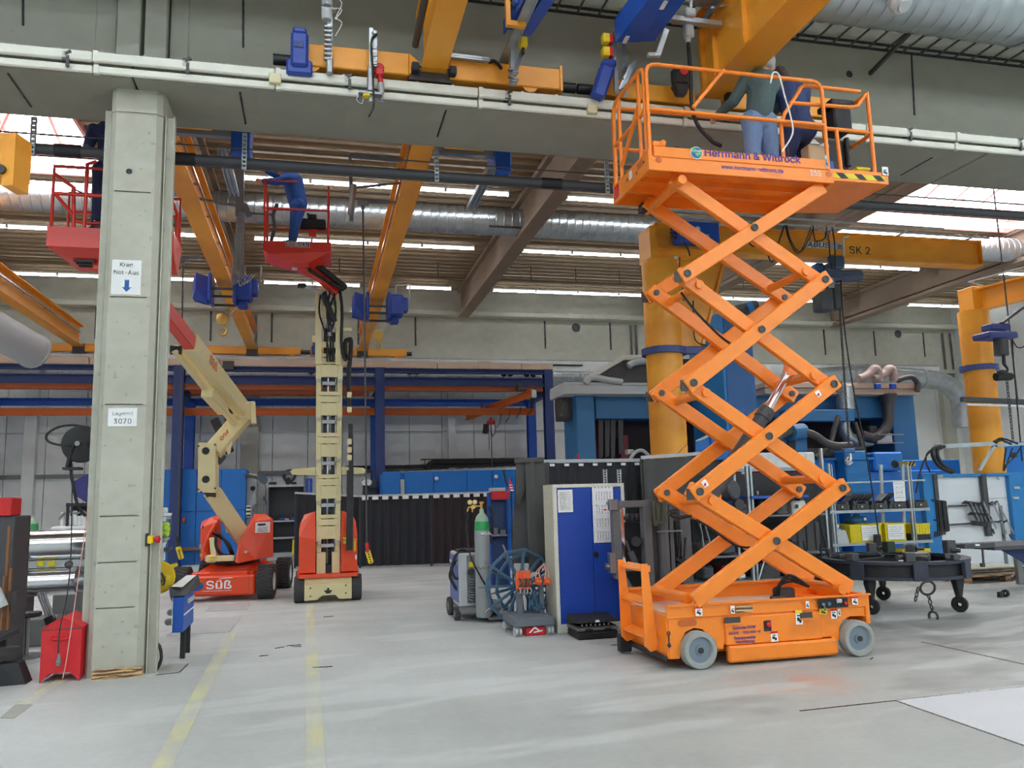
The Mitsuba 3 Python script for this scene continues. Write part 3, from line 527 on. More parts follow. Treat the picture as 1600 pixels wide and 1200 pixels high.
# red beacon
p = atY(592, 102, 8.66)
part(n1, 'beacon', cat(lathe([(1e-4, -.03), (.055, -.03), (.06, -.02), (.06, .02), (.05, .04), (1e-4, .04)], p + A(0, 0, -.04), A(0, -1, -.2), 20), box(p[0] - .04, p[0] + .05, 8.62, 8.75, p[2] - .13, p[2] - .04, .01), tube(p + A(.01, 0, -.13), p + A(.02, 0, -.22), .028, 12)), 'm_red', smooth=40, label='red warning beacon')
part(n1, 'beacon_socket', tube(p + A(.02, 0, -.22), p + A(.025, 0, -.34), .04, 12, .03), 'm_lightgrey', smooth=40)
# silver sensor masts on the carriage
def mast(t, x, y0, y1, Y, w=.06, dx=0.0):
    a, b = atY(x, y1, Y), atY(x, y1, Y); b[2] = atY(x, y0, Y)[2]
    part(t, 'sensor_mast', cat(bar(a, b + A(dx, 0, 0), w, w, A(0, 1, 0))), 'm_galv'); return a, b
a, b = mast(n1, 515, -30, 108, 8.68, .055)
h = b[2] - a[2]
part(n1, 'clamp', cat(*[cbox(a + A(-.02, -.03, .1 + i * .055), (.085, .05, .03), .006) for i in range(8)], cbox(a + A(0, -.04, .0), (.07, .07, .16), .01)), 'm_steel')
part(n1, 'sensor_head', cat(*[cat(tube(a + A(-.035, -.04, z), a + A(-.035, -.04, z + .12), .055, 14, .06), cbox(a + A(-.01, -.04, z + .13), (.17, .08, .025), .005)) for z in (.56, .73)]), 'm_lightgrey', smooth=40, label='pale turquoise sensor housings')
for z0, z1 in ((.86, .6), (.72, .58), (.60, .38)): part(n1, 'sensor_wire', pipe([a + A(.05, -.04, z0), a + A(.13, -.05, (z0 + z1) / 2 + .05), a + A(.06, -.04, z1)], .005, 5, 5), 'm_white')
a, b = mast(n1, 580, 45, 160, 8.62, .045)
part(n1, 'clamp', cat(cbox(a + A(-.01, -.02, .25), (.07, .07, .28), .01), *[cbox(a + A(.04, -.02, z), (.06, .05, .04), .008) for z in (.82, .64, .55, .45)], bar(a + A(.045, -.02, .42), a + A(.045, -.02, .85), .04, .03)), 'm_steel')
part(n1, 'sensor_wire', pipe([a + A(.06, -.05, .8), a + A(.0, -.06, .7), a + A(.01, -.06, .4), a + A(.02, -.06, .1), a + A(.02, -.06, -.08), a + A(-.03, -.06, -.2)], .012, 6, 6), 'm_black', smooth=50)
q = atY(577, 147, 8.60); part(n1, 'current_collector', cat(box(q[0] - .12, q[0] + .14, 8.56, 8.66, q[2] - .012, q[2] + .012), pipe([q + A(-.1, 0, 0), q + A(-.14, 0, -.08), q + A(-.08, 0, -.12), q + A(-.06, 0, -.02)], .008, 5, 5), pipe([q + A(.13, 0, 0), q + A(.15, 0, -.08), q + A(.08, 0, -.06)], .008, 5, 5)), 'm_steel'); part(n1, 'collector_shoe', cbox(q + A(-.03, -.01, -.03), (.08, .08, .03), .008), 'm_yellow')
# perforated trays and blue cable trough between the two near cranes
def perforated(p, q, w, t, name='cable_tray'):
    p, q = np.asarray(p, float), np.asarray(q, float); F = frame(q - p); L = np.linalg.norm(q - p); s = F[:, 1]; ms = [bar(p + s * o, q + s * o, .02, .012) for o in np.linspace(-w / 2, w / 2, 5)]
    ms += [bar(p + F[:, 0] * k - s * w / 2, p + F[:, 0] * k + s * w / 2, .018, .012) for k in np.arange(0, L, .05)]
    ms += [bar(p + s * o, q + s * o, .008, .05) for o in (-w / 2, w / 2)]
    return part(t, name, cat(*ms), 'm_galv')
a, b = atZ(703, 88, 6.95), atZ(765, 96, 6.95); a[1] = b[1] = 8.75; a = atY(702, 90, 8.75); b = atY(764, 97, 8.75); perforated(a, b, .12, n1)
part(n1, 'tray_cable', pipe([b, b + A(.06, 0, .02), b + A(.10, -.05, -.05), b + A(.12, -.1, -.12)], .022, 8, 5), 'm_black', smooth=50)
tr = thing('cable_trough', 'blue and grey cable trough seen from below between the two near cranes', 'cable tray')
q0, q1 = atZ(805, 58, 6.9), atZ(880, -60, 6.9)
part(tr, 'trough', cat(bar(q0 + A(.0, 0, .09), q1 + A(0, 0, .09), .26, .02), bar(q0 + A(.12, 0, .05), q1 + A(.12, 0, .05), .14, .025), bar(q0 + A(-.13, 0, .1), q1 + A(-.13, 0, .1), .02, .16)), 'm_blue')
perforated(atZ(782, 108, 6.86), atZ(850, -40, 6.86), .10, tr)
part(tr, 'bracket', cat(*[box(x0, x1, 8.0, 8.06, z0, z1) for x0, x1, z0, z1 in ((1.98, 2.03, 6.85, 7.6), (1.98, 2.2, 6.8, 6.86), (1.45, 2.03, 7.24, 7.32))]), 'm_crane')
part(tr, 'panel', box(2.05, 2.30, 7.9, 8.0, 7.0, 7.6, .01), 'm_blue')
a, b = mast(tr, 800, 62, 132, 8.6, .05, .02)
part(tr, 'joint_arm', cat(bar(a + A(0, -.03, .05), a + A(.13, -.05, .42), .05, .05), *[cbox(a + A(-.01 + .02 * (i % 3), -.04, -.02 + .03 * i), (.08, .06, .025), .006) for i in range(7)]), 'm_steel')
p = atY(817, 68, 8.5); part(tr, 'switch_box', box(p[0] - .045, p[0] + .045, 8.44, 8.54, p[2] - .06, p[2] + .06, .012), 'm_yellow', label='yellow limit switch box'); part(tr, 'switch_lever', cat(box(p[0] - .02, p[0] + .03, 8.46, 8.52, p[2] + .06, p[2] + .1), tube(p + A(0, 0, -.06), p + A(0, 0, -.13), .02, 10)), 'm_dark')

n2 = thing('overhead_crane', 'large amber overhead crane girder behind the scissor lift platform', 'crane')
part(n2, 'girder', cat(box(4.62, 5.06, -3, 8.78, 6.60, 6.63), box(4.68, 5.0, -3, 8.78, 6.63, 7.6), box(4.60, 5.08, -3, 8.78, 7.6, 7.64)), 'm_crane')
part(n2, 'stiffener', cat(*[box(4.62, 4.68, y, y + .03, 6.63, 7.6) for y in (8.6, 8.3, 7.6, 6.4)]), 'm_crane')
part(n2, 'end_truck', cat(box(3.62, 4.6, 8.78, 9.02, 6.5, 6.72, .012), box(5.08, 6.6, 8.78, 9.02, 6.5, 6.78, .012)), 'm_crane')
p = atY(912, 140, 8.85); part(n2, 'end_truck', hull([(3.28, 8.78, 6.54), (3.28, 8.78, 6.72), (3.62, 8.78, 6.5), (3.62, 8.78, 6.72), (3.42, 8.78, 6.8), (3.28, 9.0, 6.54), (3.28, 9.0, 6.72), (3.62, 9.0, 6.5), (3.62, 9.0, 6.72)]), 'm_crane')
part(n2, 'buffer', tube((3.28, 8.9, 6.63), (3.08, 8.9, 6.63), .062, 16), 'm_black', smooth=40)
part(n2, 'travel_motor', move(cat(bar((-.06, 0, -.14), (.07, -.06, .25), .17, .17, A(0, 1, 0), .03), cbox((.08, -.07, .27), (.17, .16, .1), .03)), atY(939, 138, 8.64)), 'm_hoist', label='blue travel motor')
for (x, y0, y1) in ((963, 48, 145), (977, 18, 150)):
    a, b = mast(n2, x, y0, y1, 8.6, .05, .0)
part(n2, 'joint_arm', cat(*[bar(atY(968 + 3 * i, 140, 8.55), atY(985 + 4 * i, 102 - 4 * i, 8.5), .03, .03) for i in range(3)], *[cbox(atY(975 + 4 * (i % 3), 140 - 5 * i, 8.54), (.06, .05, .03), .006) for i in range(8)]), 'm_steel')
for y in (61, 82):
    p = atY(946, y, 8.55); part(n2, 'switch_box', box(p[0] - .045, p[0] + .045, 8.5, 8.6, p[2] - .058, p[2] + .058, .012), 'm_yellow', label='yellow limit switch box'); part(n2, 'switch_back', box(p[0] + .045, p[0] + .085, 8.51, 8.59, p[2] - .055, p[2] + .055), 'm_red')
p = atY(948, 94, 8.55); part(n2, 'sensor_wire', pipe([p, p + A(.03, 0, -.05), p + A(.09, 0, .0), p + A(.12, 0, .05)], .006, 5, 5), 'm_white')
# blue control cabinet hanging beside the girder, seen from below
cab = thing('control_cabinet', 'flat blue control cabinet seen from below next to the big near crane girder', 'cabinet')
c4 = [atZ(x, y, 7.0) for x, y in ((962, 66), (1022, 66), (1103, -40), (1043, -40))]
part(cab, 'case', cat(prism([p[:2] for p in (c4[0], c4[1] * .62 + c4[0] * .38, c4[2] * .62 + c4[3] * .38, c4[3])], 7.0, 7.30, 'z'), prism([p[:2] for p in (c4[1] * .64 + c4[0] * .36, c4[1], c4[2], c4[2] * .64 + c4[3] * .36)], 7.01, 7.30, 'z')), 'm_blue')
for (x, y) in ((978, 62), (1037, 8)):
    p = atZ(x, y, 6.998); part(cab, 'hinge_plate', cbox(p, (.05, .16, .006), 0, -.05), 'm_white')
a = c4[1] + A(.02, -.3, -.02); part(cab, 'hanger', cat(bar(a, atY(1027, 88, a[1]), .06, .05, A(0, 1, 0)), bar(atY(1027, 86, a[1]), atY(1012, 86, a[1]), .05, .04)), 'm_galv')
part(cab, 'carrier', bar(A(c4[1][0], c4[1][1] - .2, 7.2), A(4.66, c4[1][1] - .2, 7.2), .06, .06), 'm_galv')
# plug, hose and black radio receiver
pl = thing('power_lead', 'black power lead that drops from a grey plug to the lift platform', 'cable')
q = [atY(1075, 34, 8.2), atY(1075, 60, 8.2)]
part(pl, 'socket', cat(box(q[0][0] - .055, q[0][0] + .055, 8.15, 8.25, q[1][2], q[0][2], .015), tube(q[1], q[1] + A(0, 0, -.06), .04, 12, .025)), 'm_lightgrey')
part(pl, 'arm', bar(atY(1050, 33, 8.2), atY(1150, 42, 8.2), .05, .05), 'm_galv')
part(pl, 'cable', pipe([q[1] + A(0, 0, -.05), atY(1079, 120, 8.0), atY(1081, 165, 7.9), atY(1090, 195, 7.75), atY(1112, 220, 7.6), atY(1126, 228, 7.5)], .022, 8, 6), 'm_black', smooth=50)
p = atY(1062, 125, 8.5); part(n2, 'radio_receiver', cat(cbox(p + A(0, 0, .03), (.2, .12, .22), .03), hull([p + A(x, y, z) for x, y, z in ((-.1, -.06, -.08), (.1, -.06, -.08), (.1, .06, -.08), (-.1, .06, -.08), (-.04, -.05, -.2), (.06, -.05, -.2), (.06, .05, -.2), (-.04, .05, -.2))])), 'm_black', label='black receiver with a red badge'); part(n2, 'badge', lathe([(.055, 0), (.055, .006), (1e-4, .006)], p + A(.03, -.065, .09), A(0, -1, 0), 18), 'm_red')
part(n2, 'rail_motor', cat(*[cbox(atY(x, y, 8.62), (w, .1, h), .02) for x, y, w, h in ((1140, 155, .12, .16), (1152, 146, .06, .05), (1150, 160, .05, .03))]), 'm_black')
p = [atY(x, y, 7.9) for x, y in ((1070, 2), (1078, 20))]; part(n2, 'junction_box', cat(cbox(p[1], (.13, .08, .1), .015), tube(p[0], p[0] + A(.02, -.05, .1), .05, 14), bar(p[1], p[0] + A(.1, 0, .15), .03, .03)), 'm_lightgrey')
part(n2, 'cable_rail', cat(bar((4.5, 2, 7.3), (4.5, 8.4, 7.3), .04, .05), bar((4.56, 2, 7.42), (4.56, 8.4, 7.42), .03, .03), *[bar((4.45, y, 7.3), (4.66, y, 7.36), .03, .03) for y in (4, 5.5, 7, 8)]), 'm_steel')
# arm end of a wall crane at the upper left
ja = thing('wall_crane', 'blunt orange end of a wall crane poking in at the left edge', 'crane')
q = [atY(x, y, 7.4) for x, y in ((24, 207), (49, 218), (47, 268), (41, 282), (22, 272), (0, 292), (0, 214))]
Yc = 7.4; pA, pB = atY(22, 207, Yc), atY(22, 272, Yc); w = .16
prof = [(0, pB[2]), (0, pA[2]), (-1.6, pA[2]), (-1.6, pB[2])]
dirv = A(1, .0, 0)
e0, e1 = atY(23, 240, 7.4), atY(49, 243, 7.62)
ax = unit(A((e1 - e0)[0], (e1 - e0)[1], 0)); nrm = A(ax[1], -ax[0], 0); hh = pA[2] - pB[2]; back = -np.cross(ax, Z); back = back if back[0] < 0 else -back
base = A(e0[0], e0[1], 0); W = np.linalg.norm((e1 - e0)[:2])
part(ja, 'arm', hull([base + ax * s + back * b + Z * z for s in (0, W) for b in (0, 3.0) for z in (pB[2], pA[2])]), 'm_crane')
part(ja, 'end_stop', hull([base + ax * s + back * b + Z * z for s in (0.0, W * .95) for b in (0, .1) for z in (pB[2] - .1, pB[2])]), 'm_crane')
part(ja, 'bolt', cat(tube(base - back * .0 + ax * -.03 + back * .1 + Z * (pB[2] + .04), base + ax * .02 + back * .1 + Z * (pB[2] + .04), .04, 12)), 'm_iron')
# ================================================================ PEOPLE (skeleton of joints, hulls of spheres, smoothed)
import manifold3d as m3
def parts(par, name, ms, m, smooth=False, label=None):
    for q in ms: part(par, name, q, m, smooth, label)
def blob(bones, fine=.025, it=6):
    """bones: chains of (point, radius); one continuous smoothed surface"""
    ms = []
    for ch in bones:
        for (p, r), (q, s) in zip(ch[:-1], ch[1:]):
            ms.append(m3.Manifold.batch_hull([m3.Manifold.sphere(r, 14).translate([float(v) for v in p]), m3.Manifold.sphere(s, 14).translate([float(v) for v in q])]))
    u = m3.Manifold.batch_boolean(ms, m3.OpType.Add).refine_to_length(fine); k = u.to_mesh()
    t = trimesh.Trimesh(np.array(k.vert_properties[:, :3]), np.array(k.tri_verts), process=True); trimesh.smoothing.filter_taubin(t, iterations=it)
    return np.array(t.vertices), np.array(t.faces)
def hand(w, d, side, curl=.5):
    """palm and five fingers from the wrist w along d; side: towards the thumb"""
    d = unit(d); s = unit(side - d * (side @ d)); n = np.cross(d, s); ch = []
    for i, (o, l) in enumerate(((.028, .068), (.010, .076), (-.009, .072), (-.027, .058))):
        k0 = w + d * .085 + s * o; k1 = k0 + (d * math.cos(curl) + n * math.sin(curl)) * l * .5; k2 = k1 + (d * math.cos(2 * curl) + n * math.sin(2 * curl)) * l * .5
        ch.append([(w + d * .02 + s * o * .6, .017), (k0, .0115), (k1, .010), (k2, .008)])
    ch.append([(w + d * .025 + s * .02, .016), (w + d * .06 + s * .052, .0115), (w + d * .095 + s * .058 + n * .02, .009)])
    return ch
def person(label, J, skin, top, legs, shoe, hair, group=None, cap=None, sleeve=1.0, look=(0, 1, 0), fat=1.0):
    t = thing('person', label, 'person', group); J = {k: np.asarray(v, float) for k, v in J.items()}
    ch, hd, nk = J['chest'], J['head'], J['neck']; pel = J['pelvis']; lk = unit(look); f = fat
    up = unit(hd - nk); sd = unit(np.cross(lk, up)); lk = np.cross(up, sd)
    head = [[(nk, .055), (hd - up * .05, .062)], [(hd - up * .02 - lk * .02, .088), (hd + up * .05 - lk * .015, .09)], [(hd + lk * .035 - up * .05, .062), (hd + lk * .055 - up * .085, .036)], [(hd + lk * .05 + up * .03, .055), (hd + lk * .06 + up * .045, .05)],
            [(hd + lk * .095 + up * .005, .012), (hd + lk * .112 - up * .03, .016)], [(hd + sd * .086 - lk * .012 + up * .015, .02), (hd + sd * .09 - lk * .016 - up * .02, .013)], [(hd - sd * .086 - lk * .012 + up * .015, .02), (hd - sd * .09 - lk * .016 - up * .02, .013)],
            [(hd + lk * .085 - up * .062, .016), (hd + lk * .088 - up * .05, .015)]]
    arms, hands, tors, lgs = [], [], [], []
    for s in 'LR':
        arms.append([(J['sh' + s], .062 * f), (J['el' + s], .046 * f), (J['wr' + s], .031)])
        d = J['wr' + s] - J['el' + s]; hands += hand(J['wr' + s], d + J.get('hd' + s, d) * 2, lk + up * .2, .45)
        lgs.append([(J['hip' + s], .098 * f), (J['kn' + s], .062 * f), (J['an' + s], .043)])
    mid = (ch + pel) / 2
    tors = [[(J['shL'] * .75 + J['shR'] * .25, .075 * f), (J['shR'] * .75 + J['shL'] * .25, .075 * f)], [(J['shL'] * .8 + ch * .2, .07 * f), (ch, .13 * f)], [(J['shR'] * .8 + ch * .2, .07 * f), (ch, .13 * f)], [(nk, .056), ((J['shL'] + J['shR']) / 2, .075)],
            [(J['shL'] * .62 + J['shR'] * .38, .11 * f), (J['hipL'] * .55 + J['hipR'] * .45, .11 * f)], [(J['shR'] * .62 + J['shL'] * .38, .11 * f), (J['hipR'] * .55 + J['hipL'] * .45, .11 * f)], [(ch, .13 * f), (mid, .125 * f), (pel, .125 * f)], [(J['hipL'], .105 * f), (J['hipR'], .105 * f)]]
    grow = lambda c, g: [[(p, r + g) for p, r in q] for q in c]
    part(t, 'body', blob(head + arms + hands + tors + lgs, .016, 5), skin, True)
    sl = [[(a[0][0], a[0][1] + .016), (a[0][0] * (1 - min(1, 2 * sleeve)) + a[1][0] * min(1, 2 * sleeve), a[1][1] + .018)] + ([(a[1][0], a[1][1] + .018), (a[1][0] * (2 - 2 * sleeve) + a[2][0] * (2 * sleeve - 1), .047)] if sleeve > .5 else []) for a in arms]
    low = [[(J['hipL'], .118 * f), (J['hipR'], .118 * f)]] if top != legs else []
    part(t, 'top', blob(grow(tors, .018) + sl, .026, 6), top, True)
    part(t, 'trousers', blob([[(pel + (ch - pel) * .12, .137 * f), (pel, .138 * f)], [(J['hipL'], .128 * f), (J['hipR'], .128 * f)]] + [[(l[0][0], l[0][1] + .024), (l[1][0], l[1][1] + .022), (l[1][0] * .4 + l[2][0] * .6, .074), (l[2][0], .07)] for l in lgs], .026, 6), legs, True)
    for s in 'LR':
        a, to = J['an' + s], J['toe' + s]; part(t, 'shoe', blob([[(a + A(0, 0, -.02), .05), (a * .5 + to * .5 + A(0, 0, -.01), .046), (to, .04)], [(a + A(0, 0, -.05) - unit(to - a) * .03, .042), (to, .038)]], .02, 5), shoe, True)
    hr = [[(hd - lk * .035 + up * .0, .088), (hd - lk * .02 + up * .06, .088)], [(hd - lk * .05 - up * .03, .07), (hd - lk * .03 + up * .04, .085)], [(hd + lk * .02 + up * .075, .07), (hd - lk * .03 + up * .07, .085)]]
    part(t, 'hair', blob(hr, .02, 4), hair, True)
    part(t, 'eyes', cat(ball(hd + lk * .102 + sd * .033 + up * .018, .011, 8), ball(hd + lk * .102 - sd * .033 + up * .018, .011, 8)), 'm_dark')
    if cap:
        part(t, 'cap', blob([[(hd + up * .055 - lk * .02, .098), (hd + up * .075 - lk * .01, .09)]], .02, 4), cap, True)
        part(t, 'peak', hull([hd + up * .075 + lk * a + sd * b + up * c for a, b in ((.06, .075), (.06, -.075), (.15, .05), (.15, -.05), (.165, 0)) for c in (0, .012)]), cap)
    return t
mat('m_skin', (206, 150, 122), 0.55); mat('m_teal', concrete((74, 92, 92), 3, .12), 0.85); mat('m_jeans', concrete((112, 138, 176), 4, .2), 0.85); mat('m_navyshirt', concrete((44, 58, 100), 3, .12), 0.85); mat('m_navytrousers', concrete((38, 46, 82), 3, .12), 0.85)
mat('m_coverall', concrete((44, 80, 150), 3, .15), 0.85); mat('m_greyhair', (150, 150, 152), 0.7); mat('m_darkhair', (54, 46, 42), 0.7); mat('m_shoe', (196, 192, 182), 0.7); mat('m_boot', (48, 46, 46), 0.7)

# ================================================================ ORANGE SCISSOR LIFT
LX0, LX1, LF, LB = 3.25, 5.47, 7.4, 8.42
sc = thing('scissor_lift', 'large orange scissor lift with two men on its raised platform', 'scissor lift')
ch = part(sc, 'chassis', cat(box(LX0, LX1, LF + .0, LF + .03, .47, .60, .006), box(LX0, LX1, LF - .03, LF + .005, .585, .602),
    prism([(3.27, .47), (3.27, .10), (3.37, .10), (3.39, .26), (3.44, .34), (3.53, .375), (3.62, .355), (3.69, .28), (3.71, .16), (3.83, .16), (3.83, .47)], LF + .02, LF + .05, 'y'),
    prism([(5.02, .47), (5.02, .17), (5.10, .17), (5.11, .28), (5.16, .35), (5.25, .385), (5.36, .38), (5.44, .37), (5.44, .47)], LF + .02, LF + .05, 'y'),
    box(3.83, 5.02, LF + .02, LF + .05, .2, .47), box(LX0, LX1, LB - .05, LB, .2, .66, .006), box(LX0, LX1, LB - .09, LB + .01, .65, .67), box(LX0, LX0 + .05, LF + .03, LB, .1, .5, .006), box(LX1 - .05, LX1, LF, LB, .3, .6, .006), box(LX0 + .03, LX1, LF + .05, LB - .05, .40, .50), box(3.7, 5.1, LF + .12, LB - .1, .12, .42)), 'm_orange')
part(sc, 'deck_plate', box(LX0 + .02, 4.95, LF + .03, LB - .05, .50, .515), mat('m_deckplate', concrete((196, 168, 146), 2, .15), .7) or 'm_deckplate')
part(sc, 'skirt', cat(box(3.86, 5.06, LF - .03, LF + .05, .03, .185, .02)), 'm_orange', label='hinged orange pothole guard')
dr_ = part(sc, 'battery_door', box(3.85, 4.90, LF - .005, LF + .022, .19, .455, .01), 'm_orange')
for x0, x1 in ((3.84, 4.01), (4.66, 4.80)): part(dr_, 'grip', cat(box(x0, x1, LF - .012, LF - .006, .40, .455)), 'm_iron'); part(dr_, 'grip_lip', box(x0, x1, LF - .03, LF - .0, .385, .40), 'm_orange')
part(sc, 'slot', prism(Polygon([(3.40, .425), (3.58, .425)]).buffer(.035) if 0 else shapely.LineString([(3.40, .425), (3.53, .425)]).buffer(.032), LF + .014, LF + .022, 'y'), 'm_rail', label='rounded slot')
part(sc, 'emergency_stop', cat(box(4.26, 4.34, LF - .008, LF - .004, .30, .40)), 'm_dark', label='recess with red button'); part(sc, 'stop_button', lathe([(.022, 0), (.026, .02), (.02, .028), (1e-4, .03)], A(4.305, LF - .008, .365), A(0, -1, 0), 16), 'm_red', smooth=40)
cp = part(sc, 'control_panel', box(4.86, 5.2, LF - .034, LF - .028, .485, .575), 'm_black', label='black control panel')
part(cp, 'key_switch', cat(lathe([(.018, 0), (.018, .015), (1e-4, .015)], A(4.91, LF - .034, .525), A(0, -1, 0), 14), bar((4.905, LF - .05, .52), (4.925, LF - .05, .47), .02, .01)), 'm_steel'); part(cp, 'dial', lathe([(.018, 0), (.018, .012), (1e-4, .012)], A(4.98, LF - .034, .527), A(0, -1, 0), 16), 'm_steelblue'); part(cp, 'socket', box(5.06, 5.12, LF - .06, LF - .034, .53, .57, .008), 'm_lightgrey'); part(cp, 'red_switch', lathe([(.016, 0), (.016, .02), (1e-4, .02)], A(5.165, LF - .034, .525), A(0, -1, 0), 14), 'm_red')
for x in (3.55, 5.28):
    w = part(sc, 'wheel', lathe([(.10, -.06), (.165, -.065), (.175, -.05), (.175, .05), (.165, .065), (.128, .065), (.12, .055), (.115, .03), (.04, .03), (.04, .045), (1e-4, .045)], A(x, LF - .005, .175), A(0, -1, 0), 32), mat('m_tyre', concrete((150, 154, 150), 6, .1), .85) or 'm_tyre', smooth=35, label='grey solid rubber wheel')
    part(w, 'hub', lathe([(.122, .0), (.118, .034), (.045, .034), (.045, .05), (.02, .052), (.02, .06), (1e-4, .06)], A(x, LF - .005, .175), A(0, -1, 0), 28), 'm_hub' if 'm_hub' in scene else (mat('m_hub', (116, 130, 142), .5) or 'm_hub'), smooth=30)
    part(w, 'axle_nut', cat(lathe([(.03, .05), (.03, .064), (1e-4, .064)], A(x, LF - .005, .175), A(0, -1, 0), 6), cbox(A(x + .005, LF - .07, .18), (.03, .03, .03), 0, .6)), 'm_iron')
    part(sc, 'wheel', lathe([(.10, -.06), (.165, -.065), (.175, -.05), (.175, .05), (.165, .065), (.1, .065), (1e-4, .05)], A(x, LB - .02, .175), A(0, 1, 0), 28), 'm_tyre', smooth=35)
# ladder on the left end
ld = part(sc, 'ladder', cat(*[prism([(3.10, .98), (3.17, .98), (3.24, .16), (3.16, .14), (3.10, .2)], y, y + .012, 'y') for y in (7.62, 8.25)], *[hull([(3.12, y, z), (3.12, y, z + .02), (3.2, y, z), (3.2, y, z + .06), (3.12, y + .6, z), (3.12, y + .6, z + .02), (3.2, y + .6, z), (3.2, y + .6, z + .06)]) for y, z in ((7.63, .26), (7.63, .58), (7.63, .90))]), 'm_orange')
part(sc, 'bumper', cat(box(LX0 - .04, LX0, LF + .02, LB, .08, .13, .01), box(3.11, 3.24, 8.32, 8.42, .02, .2, .01)), 'm_dark')
part(sc, 'tie_ring', cat(ring((3.262, LF + .01, .34), (0, 1, 0), .015, .005, 12, 6), tube((3.262, LF + .01, .33), (3.262, LF + .01, .24), .006, 6), ball((3.262, LF + .01, .23), .02, 8)), 'm_dark')
def decal(par, x0, y0, x1, y1, Y, band=None, m='m_white', ink=True):
    a, b = atY(x0, y0, Y), atY(x1, y1, Y); s = part(par, 'decal', box(a[0], b[0], Y - .003, Y - .001, b[2], a[2]), m)
    h = a[2] - b[2]
    if band: part(s, 'band', box(a[0], b[0], Y - .004, Y - .003, a[2] - h * .22, a[2]), band)
    if ink: part(s, 'print', cat(*[box(a[0] + (b[0] - a[0]) * u0, a[0] + (b[0] - a[0]) * u1, Y - .004, Y - .003, b[2] + h * v0, b[2] + h * v1) for u0, u1, v0, v1 in ((.2, .55, .25, .5), (.5, .8, .12, .38), (.25, .75, .58, .66))]), 'm_dark')
Ys = LF - .03
for q in ((1086, 948, 1097.5, 962, Ys, 'm_red'), (1141, 946.5, 1148, 958.5, Ys, None), (1258.5, 939.5, 1264.5, 950, Ys, None), (1330.5, 932.5, 1340.5, 944.5, Ys, 'm_red'), (1242, 953.5, 1254.5, 975.5, LF - .008, 'm_yellow'), (1280, 951, 1292.5, 959.5, LF - .008, None, 'm_yellowbox'), (1297.5, 951, 1308, 966.5, LF + .018, 'm_red'), (1308.5, 951, 1314, 962.5, LF + .018, None), (1203.5, 986.5, 1216, 1002, LF - .008, 'm_red')): decal(sc, *q)
a, b = atY(1149, 947, Ys), atY(1176, 956, Ys); part(sc, 'decal', box(a[0], b[0], Ys - .003, Ys - .001, b[2], a[2]), 'm_wood', label='worn brown decal')
o = atY(1163, 982.5, LF - .008)
for s, dz, h in (('Zentrale HUW', 0, .026), ('04281 - 930 009-0', -.045, .024), ('Bundesweite', -.095, .026), ('Vermietung', -.132, .026)): part(sc, 'lettering', text(s, h, o + A(0, 0, dz), bold=True, centre=True, depth=.002, wide=1.05), 'm_purple')
part(sc, 'hose', cat(*[pipe([(4.62 + .03 * i, 7.8, .52), (4.66 + .03 * i, 7.78, .66 + .03 * i), (4.82, 7.75, .72 + .03 * i), (5.0, 7.72, .66)], .015, 6, 5) for i in range(3)]), 'm_black', smooth=50); part(sc, 'pump_block', cat(cbox((4.78, 7.85, .58), (.2, .14, .14), .02), tube((4.6, 7.8, .55), (4.74, 7.8, .55), .03, 10)), 'm_iron')
# scissor arms: four stages, front and rear pair
CXm, LXp, RXp = 4.43, 3.645, 5.238; ZL = [.66, 1.67, 2.748, 3.872, 4.93]
def arm(p, q, y0, y1, w=.15):
    p, q = A(p[0], (y0 + y1) / 2, p[1]), A(q[0], (y0 + y1) / 2, q[1]); return bar(p, q, abs(y1 - y0), w, b=.008, ext=.075)
PY = [(7.36, 7.43, 7.45, 7.52), (8.24, 8.31, 8.14, 8.21)]      # (outer, inner) of the front pair, then of the rear pair
for k in range(4):
    for j, (a0, a1, b0, b1) in enumerate(PY):
        xr = RXp if k < 3 else RXp + .02
        part(sc, 'scissor_arm', arm((LXp - (.05 if k == 0 else 0), ZL[k]), (xr, ZL[k + 1] + (0 if k < 3 else -.05)), a0, a1), 'm_orange')
        part(sc, 'scissor_arm', arm((xr if k else RXp + .02, ZL[k] + (.03 if k == 0 else 0)), (LXp, ZL[k + 1] + (0 if k < 3 else -.03)), b0, b1), 'm_orange')
    part(sc, 'pivot', lathe([(.038, 0), (.038, .018), (.028, .02), (.026, .012), (1e-4, .012)], A((LXp + RXp) / 2, PY[0][0], (ZL[k] + ZL[k + 1]) / 2), A(0, -1, 0), 18), 'm_darksteel', smooth=35)
for k in (1, 2, 3):
    for x in (LXp, RXp):
        part(sc, 'pivot', lathe([(.038, 0), (.038, .018), (.028, .02), (.026, .012), (1e-4, .012)], A(x, PY[0][0], ZL[k]), A(0, -1, 0), 18), 'm_darksteel', smooth=35)
        part(sc, 'pivot', lathe([(.032, 0), (.032, .02), (1e-4, .02)], A(x, PY[1][2], ZL[k]), A(0, -1, 0), 16), 'm_darksteel', smooth=35)
    for x, s in ((LXp, 1), (RXp, -1)):
        part(sc, 'cross_tube', tube((x + s * .17, 7.42, ZL[k] + (-.09 if s > 0 else .10)), (x + s * .17, 8.26, ZL[k] + (-.09 if s > 0 else .10)), .045, 14), 'm_orange', smooth=40)
        part(sc, 'end_cap', cat(*[bar(A(x - s * .085, y0, ZL[k] + dz - .05), A(x - s * .085, y0, ZL[k] + dz + .06), .02, .075, A(1, 0, 0)) for y0, dz in ((7.395, -.03), (8.275, -.03))]), 'm_iron')
part(sc, 'cross_tube', tube((LXp - .12, 7.5, .64), (LXp - .12, 8.30, .64), .055, 16), 'm_orange', smooth=40); part(sc, 'cross_tube', tube((LXp + .0, 7.34, 4.87), (LXp + .0, 8.28, 4.87), .05, 14), 'm_orange', smooth=40)
